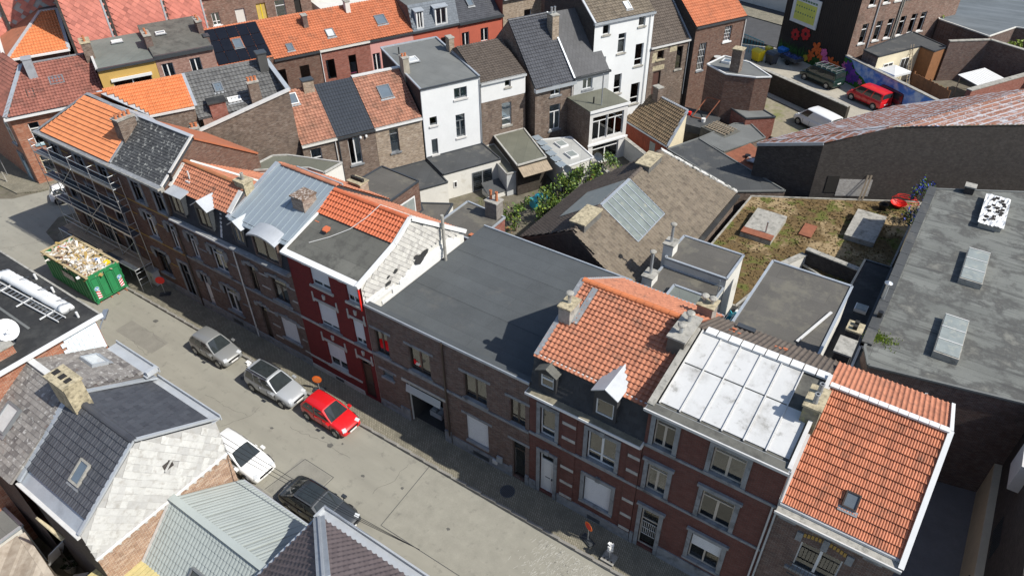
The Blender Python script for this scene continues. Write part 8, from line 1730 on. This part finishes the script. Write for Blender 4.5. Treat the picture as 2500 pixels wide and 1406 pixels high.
bin_('large yellow waste bin in the car park', -22.7, 63.5, LZ, YELP, R(-28)); bin_('large dark grey waste bin beside the yellow one', -21.1, 63.6, LZ, plain('bin_grey', (.05, .055, .07), .5), R(-28)); bin_('blue waste bin against the black wall', -20.7, 66.4, LZ, BLUEP, R(-28), .8); bin_('small yellow bin behind the grey one', -22.4, 66.6, LZ, YELP, R(-28), .6)
t = thing('trailer', 'small loaded car trailer beside the bins', 'trailer', (-19.2, 64.9, LZ), R(-28)); MB().box(-1.2, 1.2, -.65, .65, .5, .56).build('bed', STEEL_D, t)
for bx_ in ((-1.2, 1.2, -.68, -.65, .56, .9), (-1.2, 1.2, .65, .68, .56, .9), (-1.2, -1.17, -.65, .65, .56, .9), (1.17, 1.2, -.65, .65, .56, .9)): MB().box(*bx_).build('side_board', STEEL_D, t)
for s_ in (-1, 1): MB().tube((.2, s_*.7, .3), (.2, s_*.86, .3), .3, 16).build('wheel', TYRE, t)
MB().bar((-1.2, 0, .5), (-2.2, 0, .45), .08).build('drawbar', STEEL, t); crumple(NAVY, 0, 0, .6, 2.1, 1.1, .4, 'load', t)
t = thing('mesh_gate', 'turquoise mesh gate closing the far end of the car park', 'gate', (-26.2, 66.5, LZ), R(-28))
for i in range(26): MB().box(.16*i, .16*i+.03, 0, .03, 0, 1.9).build('gate_bar', TURQ if i % 3 else ANTHF, t)
MB().box(0, 4.1, -.01, .04, 1.85, 1.92).build('gate_rail', TURQ, t)
# ================================================================ back yard greenery and things
for i, (x_, y_, sx_, sy_, sz_, nn_) in enumerate(((-28.0, 20.8, 1.2, 1.3, .9, 700), (-27.0, 22.9, 1.2, 1.6, 1.2, 1000), (-26.3, 25.4, 1.3, 1.7, 1.4, 1300), (-25.8, 28.0, 1.2, 1.7, 1.5, 1200), (-25.0, 30.6, 1.2, 1.6, 1.4, 1000))):
    plant('ivy_bush', ['leafy green bush nearest the old chimney', 'second leafy bush along the yard wall from the chimney', 'middle and densest bush of the yard hedge', 'fourth bush of the yard hedge beside the barn', 'last bush of the yard hedge below the sunroom'][i], 'bush', (x_, y_, 0), [LEAF, LEAF, LEAF_L, LEAF_D], sx_, sy_, sz_, nn_, .2, 4, 'bushes along the yard wall', lift=.6)
plant('shrub', 'russet and green low shrub beside the old chimney', 'shrub', (-29.0, 19.4, 0), [LEAF_R, LEAF, LEAF_R], 1.4, 1.0, .8, 600, .15, 3, lift=.5)
gr = MB()
for i in range(900):
    x_, y_ = random.uniform(-33.5, -29.5), random.uniform(18, 24); a = random.uniform(0, 6.28); h_ = random.uniform(.1, .35); gr.poly((x_, y_, 0), (x_+.04*math.cos(a), y_+.04*math.sin(a), 0), (x_+random.uniform(-.1, .1), y_+random.uniform(-.1, .1), h_))
gr.build('dry_grass', [GRASS], None, 'dry grass in the back yard of the white annex', 'stuff')
t = thing('step_ladder', 'white step ladder standing beside the white annex', 'ladder', tuple(Bp(6.0, -4.4)), A63+R(20))
for k in (0, .45): MB().bar((k, 0, 0), (k+.02*(1 if k else 3), .5, 2.0), .06, .04).bar((k, 1.0, 0), (k, .5, 2.0), .05, .03).build('rail', WHITE, t)
for i in range(6): MB().box(.03, .43, .06+.08*i, .2+.08*i, .28*(i+1)-.03, .28*(i+1)).build('tread', WHITE, t)
t = thing('cellar_hatch', 'sloping dark hatch roof in front of the white annex', 'hatch', tuple(Bp(3.3, -5.6)), A63); slab([(0, 0, .5), (1.8, 0, .5), (1.8, 1.4, 1.1), (0, 1.4, 1.1)], .06).build('hatch_roof', FELT_DARK, t); MB().box(.05, 1.75, .05, 1.4, 0, .48).build('wall', RENDER_D, t)
def chair(label, x, y, rz, mat=WHITE):
    t = thing('garden_chair', label, 'chair', (x, y, 0), rz); MB().box(-.25, .25, -.25, .25, .4, .45).build('seat', mat, t); MB().obox((0, .27, .72), (1, 0, 0), (0, 1, .25), (0, -.25, 1), .24, .02, .3).build('backrest', mat, t)
    for a in (-.22, .22):
        for c_ in (-.22, .22): MB().tube((a, c_, 0), (a, c_, .4), .025, 6).build('leg', mat, t)
        MB().box(a-.03, a+.03, -.25, .27, .62, .66).build('armrest', mat, t)
p = Bp(8.4, -9.3); t = thing('garden_table', 'dark patio table with a potted plant behind the hedge', 'table', (p.x, p.y, 0), A63); MB().box(-.7, .7, -.45, .45, .7, .75).build('table_top', ANTHF, t)
for a in (-.6, .6):
    for c_ in (-.38, .38): MB().tube((a, c_, 0), (a, c_, .7), .03, 6).build('leg', WHITE, t)
plant('potted_plant', 'bright potted plant on the patio table', 'plant', (p.x, p.y, .76), [LEAF_L], .3, .3, .25, 140, .1)
for i, (s_, d_, a) in enumerate(((9.6, -9.5, 200), (8.2, -10.3, 10), (7.2, -9.2, 80))):
    q_ = Bp(s_, d_); chair(['white garden chair right of the patio table', 'white garden chair in front of the patio table', 'white garden chair left of the patio table'][i], q_.x, q_.y, R(a)+A63)
p = Bp(6.8, -8.6); t = thing('playhouse_box', 'turquoise plastic box under the awning', 'toy box', (p.x, p.y, 0), A63); MB().box(-.8, .8, -.5, .5, 0, .8).build('box_body', TURQ, t); MB().lathe((0, 0, .8), [(.6, 0), (.45, .25), (.1, .35)], 14).build('box_lid', TURQ, t)
p = Bp(12.0, -9.0); t = thing('laundry_line', 'clothes line with red and white cloth in the yard', 'clothes line', (p.x, p.y, 0), A63); MB().tube((-1.5, 0, 0), (-1.5, 0, 1.9), .03, 6).tube((1.5, 0, 0), (1.5, 0, 1.9), .03, 6).build('pole', STEEL, t); MB().tube((-1.5, 0, 1.85), (1.5, 0, 1.8), .01, 5).build('line', WHITE, t); MB().box(-.3, .2, -.01, .01, 1.2, 1.82).build('cloth', plain('red_check', (.6, .15, .15), .9, .3, 20), t)
wall_thing('garden_wall', 'grey garden wall between the sunroom and the garden room', tuple(Bp(13.6, -5))[:2], tuple(Bp(13.2, -10.5))[:2], 0, 1.9, .25, RENDER_G, CONC); wall_thing('garden_wall', 'white low garden wall right of the sunroom', tuple(Bp(18.7, -4.6))[:2], tuple(Bp(18.2, -10))[:2], 0, 1.8, .3, RENDER_D, CONC); wall_thing('garden_wall', 'old stone wall along the cluttered patio', tuple(Bp(9.6, -7.9))[:2], tuple(Bp(9.9, -11.5))[:2], 0, 1.9, .3, BR_MOSSY, CONC)
# shaded alley right of the end house, with wall and building
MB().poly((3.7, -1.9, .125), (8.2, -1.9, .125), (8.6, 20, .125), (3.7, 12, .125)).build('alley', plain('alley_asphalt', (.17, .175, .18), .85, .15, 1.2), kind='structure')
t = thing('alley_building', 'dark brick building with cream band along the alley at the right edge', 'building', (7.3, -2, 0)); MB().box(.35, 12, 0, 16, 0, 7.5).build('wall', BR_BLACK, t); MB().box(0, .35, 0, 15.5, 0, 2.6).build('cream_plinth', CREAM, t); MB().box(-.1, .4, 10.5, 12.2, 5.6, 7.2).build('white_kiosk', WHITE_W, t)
for yy in (3.5, 7.5): MB().box(-.06, .02, yy, yy+.5, 1.2, 2.0).build('wall_box', ANTHF, t)
for i in range(10): MB().box(.3, .36, 8.5+.18*i, 8.53+.18*i, 3.0, 4.2).build('window_bar', ANTHF, t)
for i, xx in enumerate((5.6, 6.5)):
    t = thing('stacked_crate', ['navy blue plastic crate nearer the end house in the shaded alley', 'navy blue plastic crate nearer the cream wall in the alley'][i], 'crate', (xx, 13.5, .13)); MB().box(0, .8, 0, .8, 0, .9).build('crate_body', NAVY, t); MB().box(-.03, .83, -.03, .83, .9, .98).build('lid', NAVY, t)
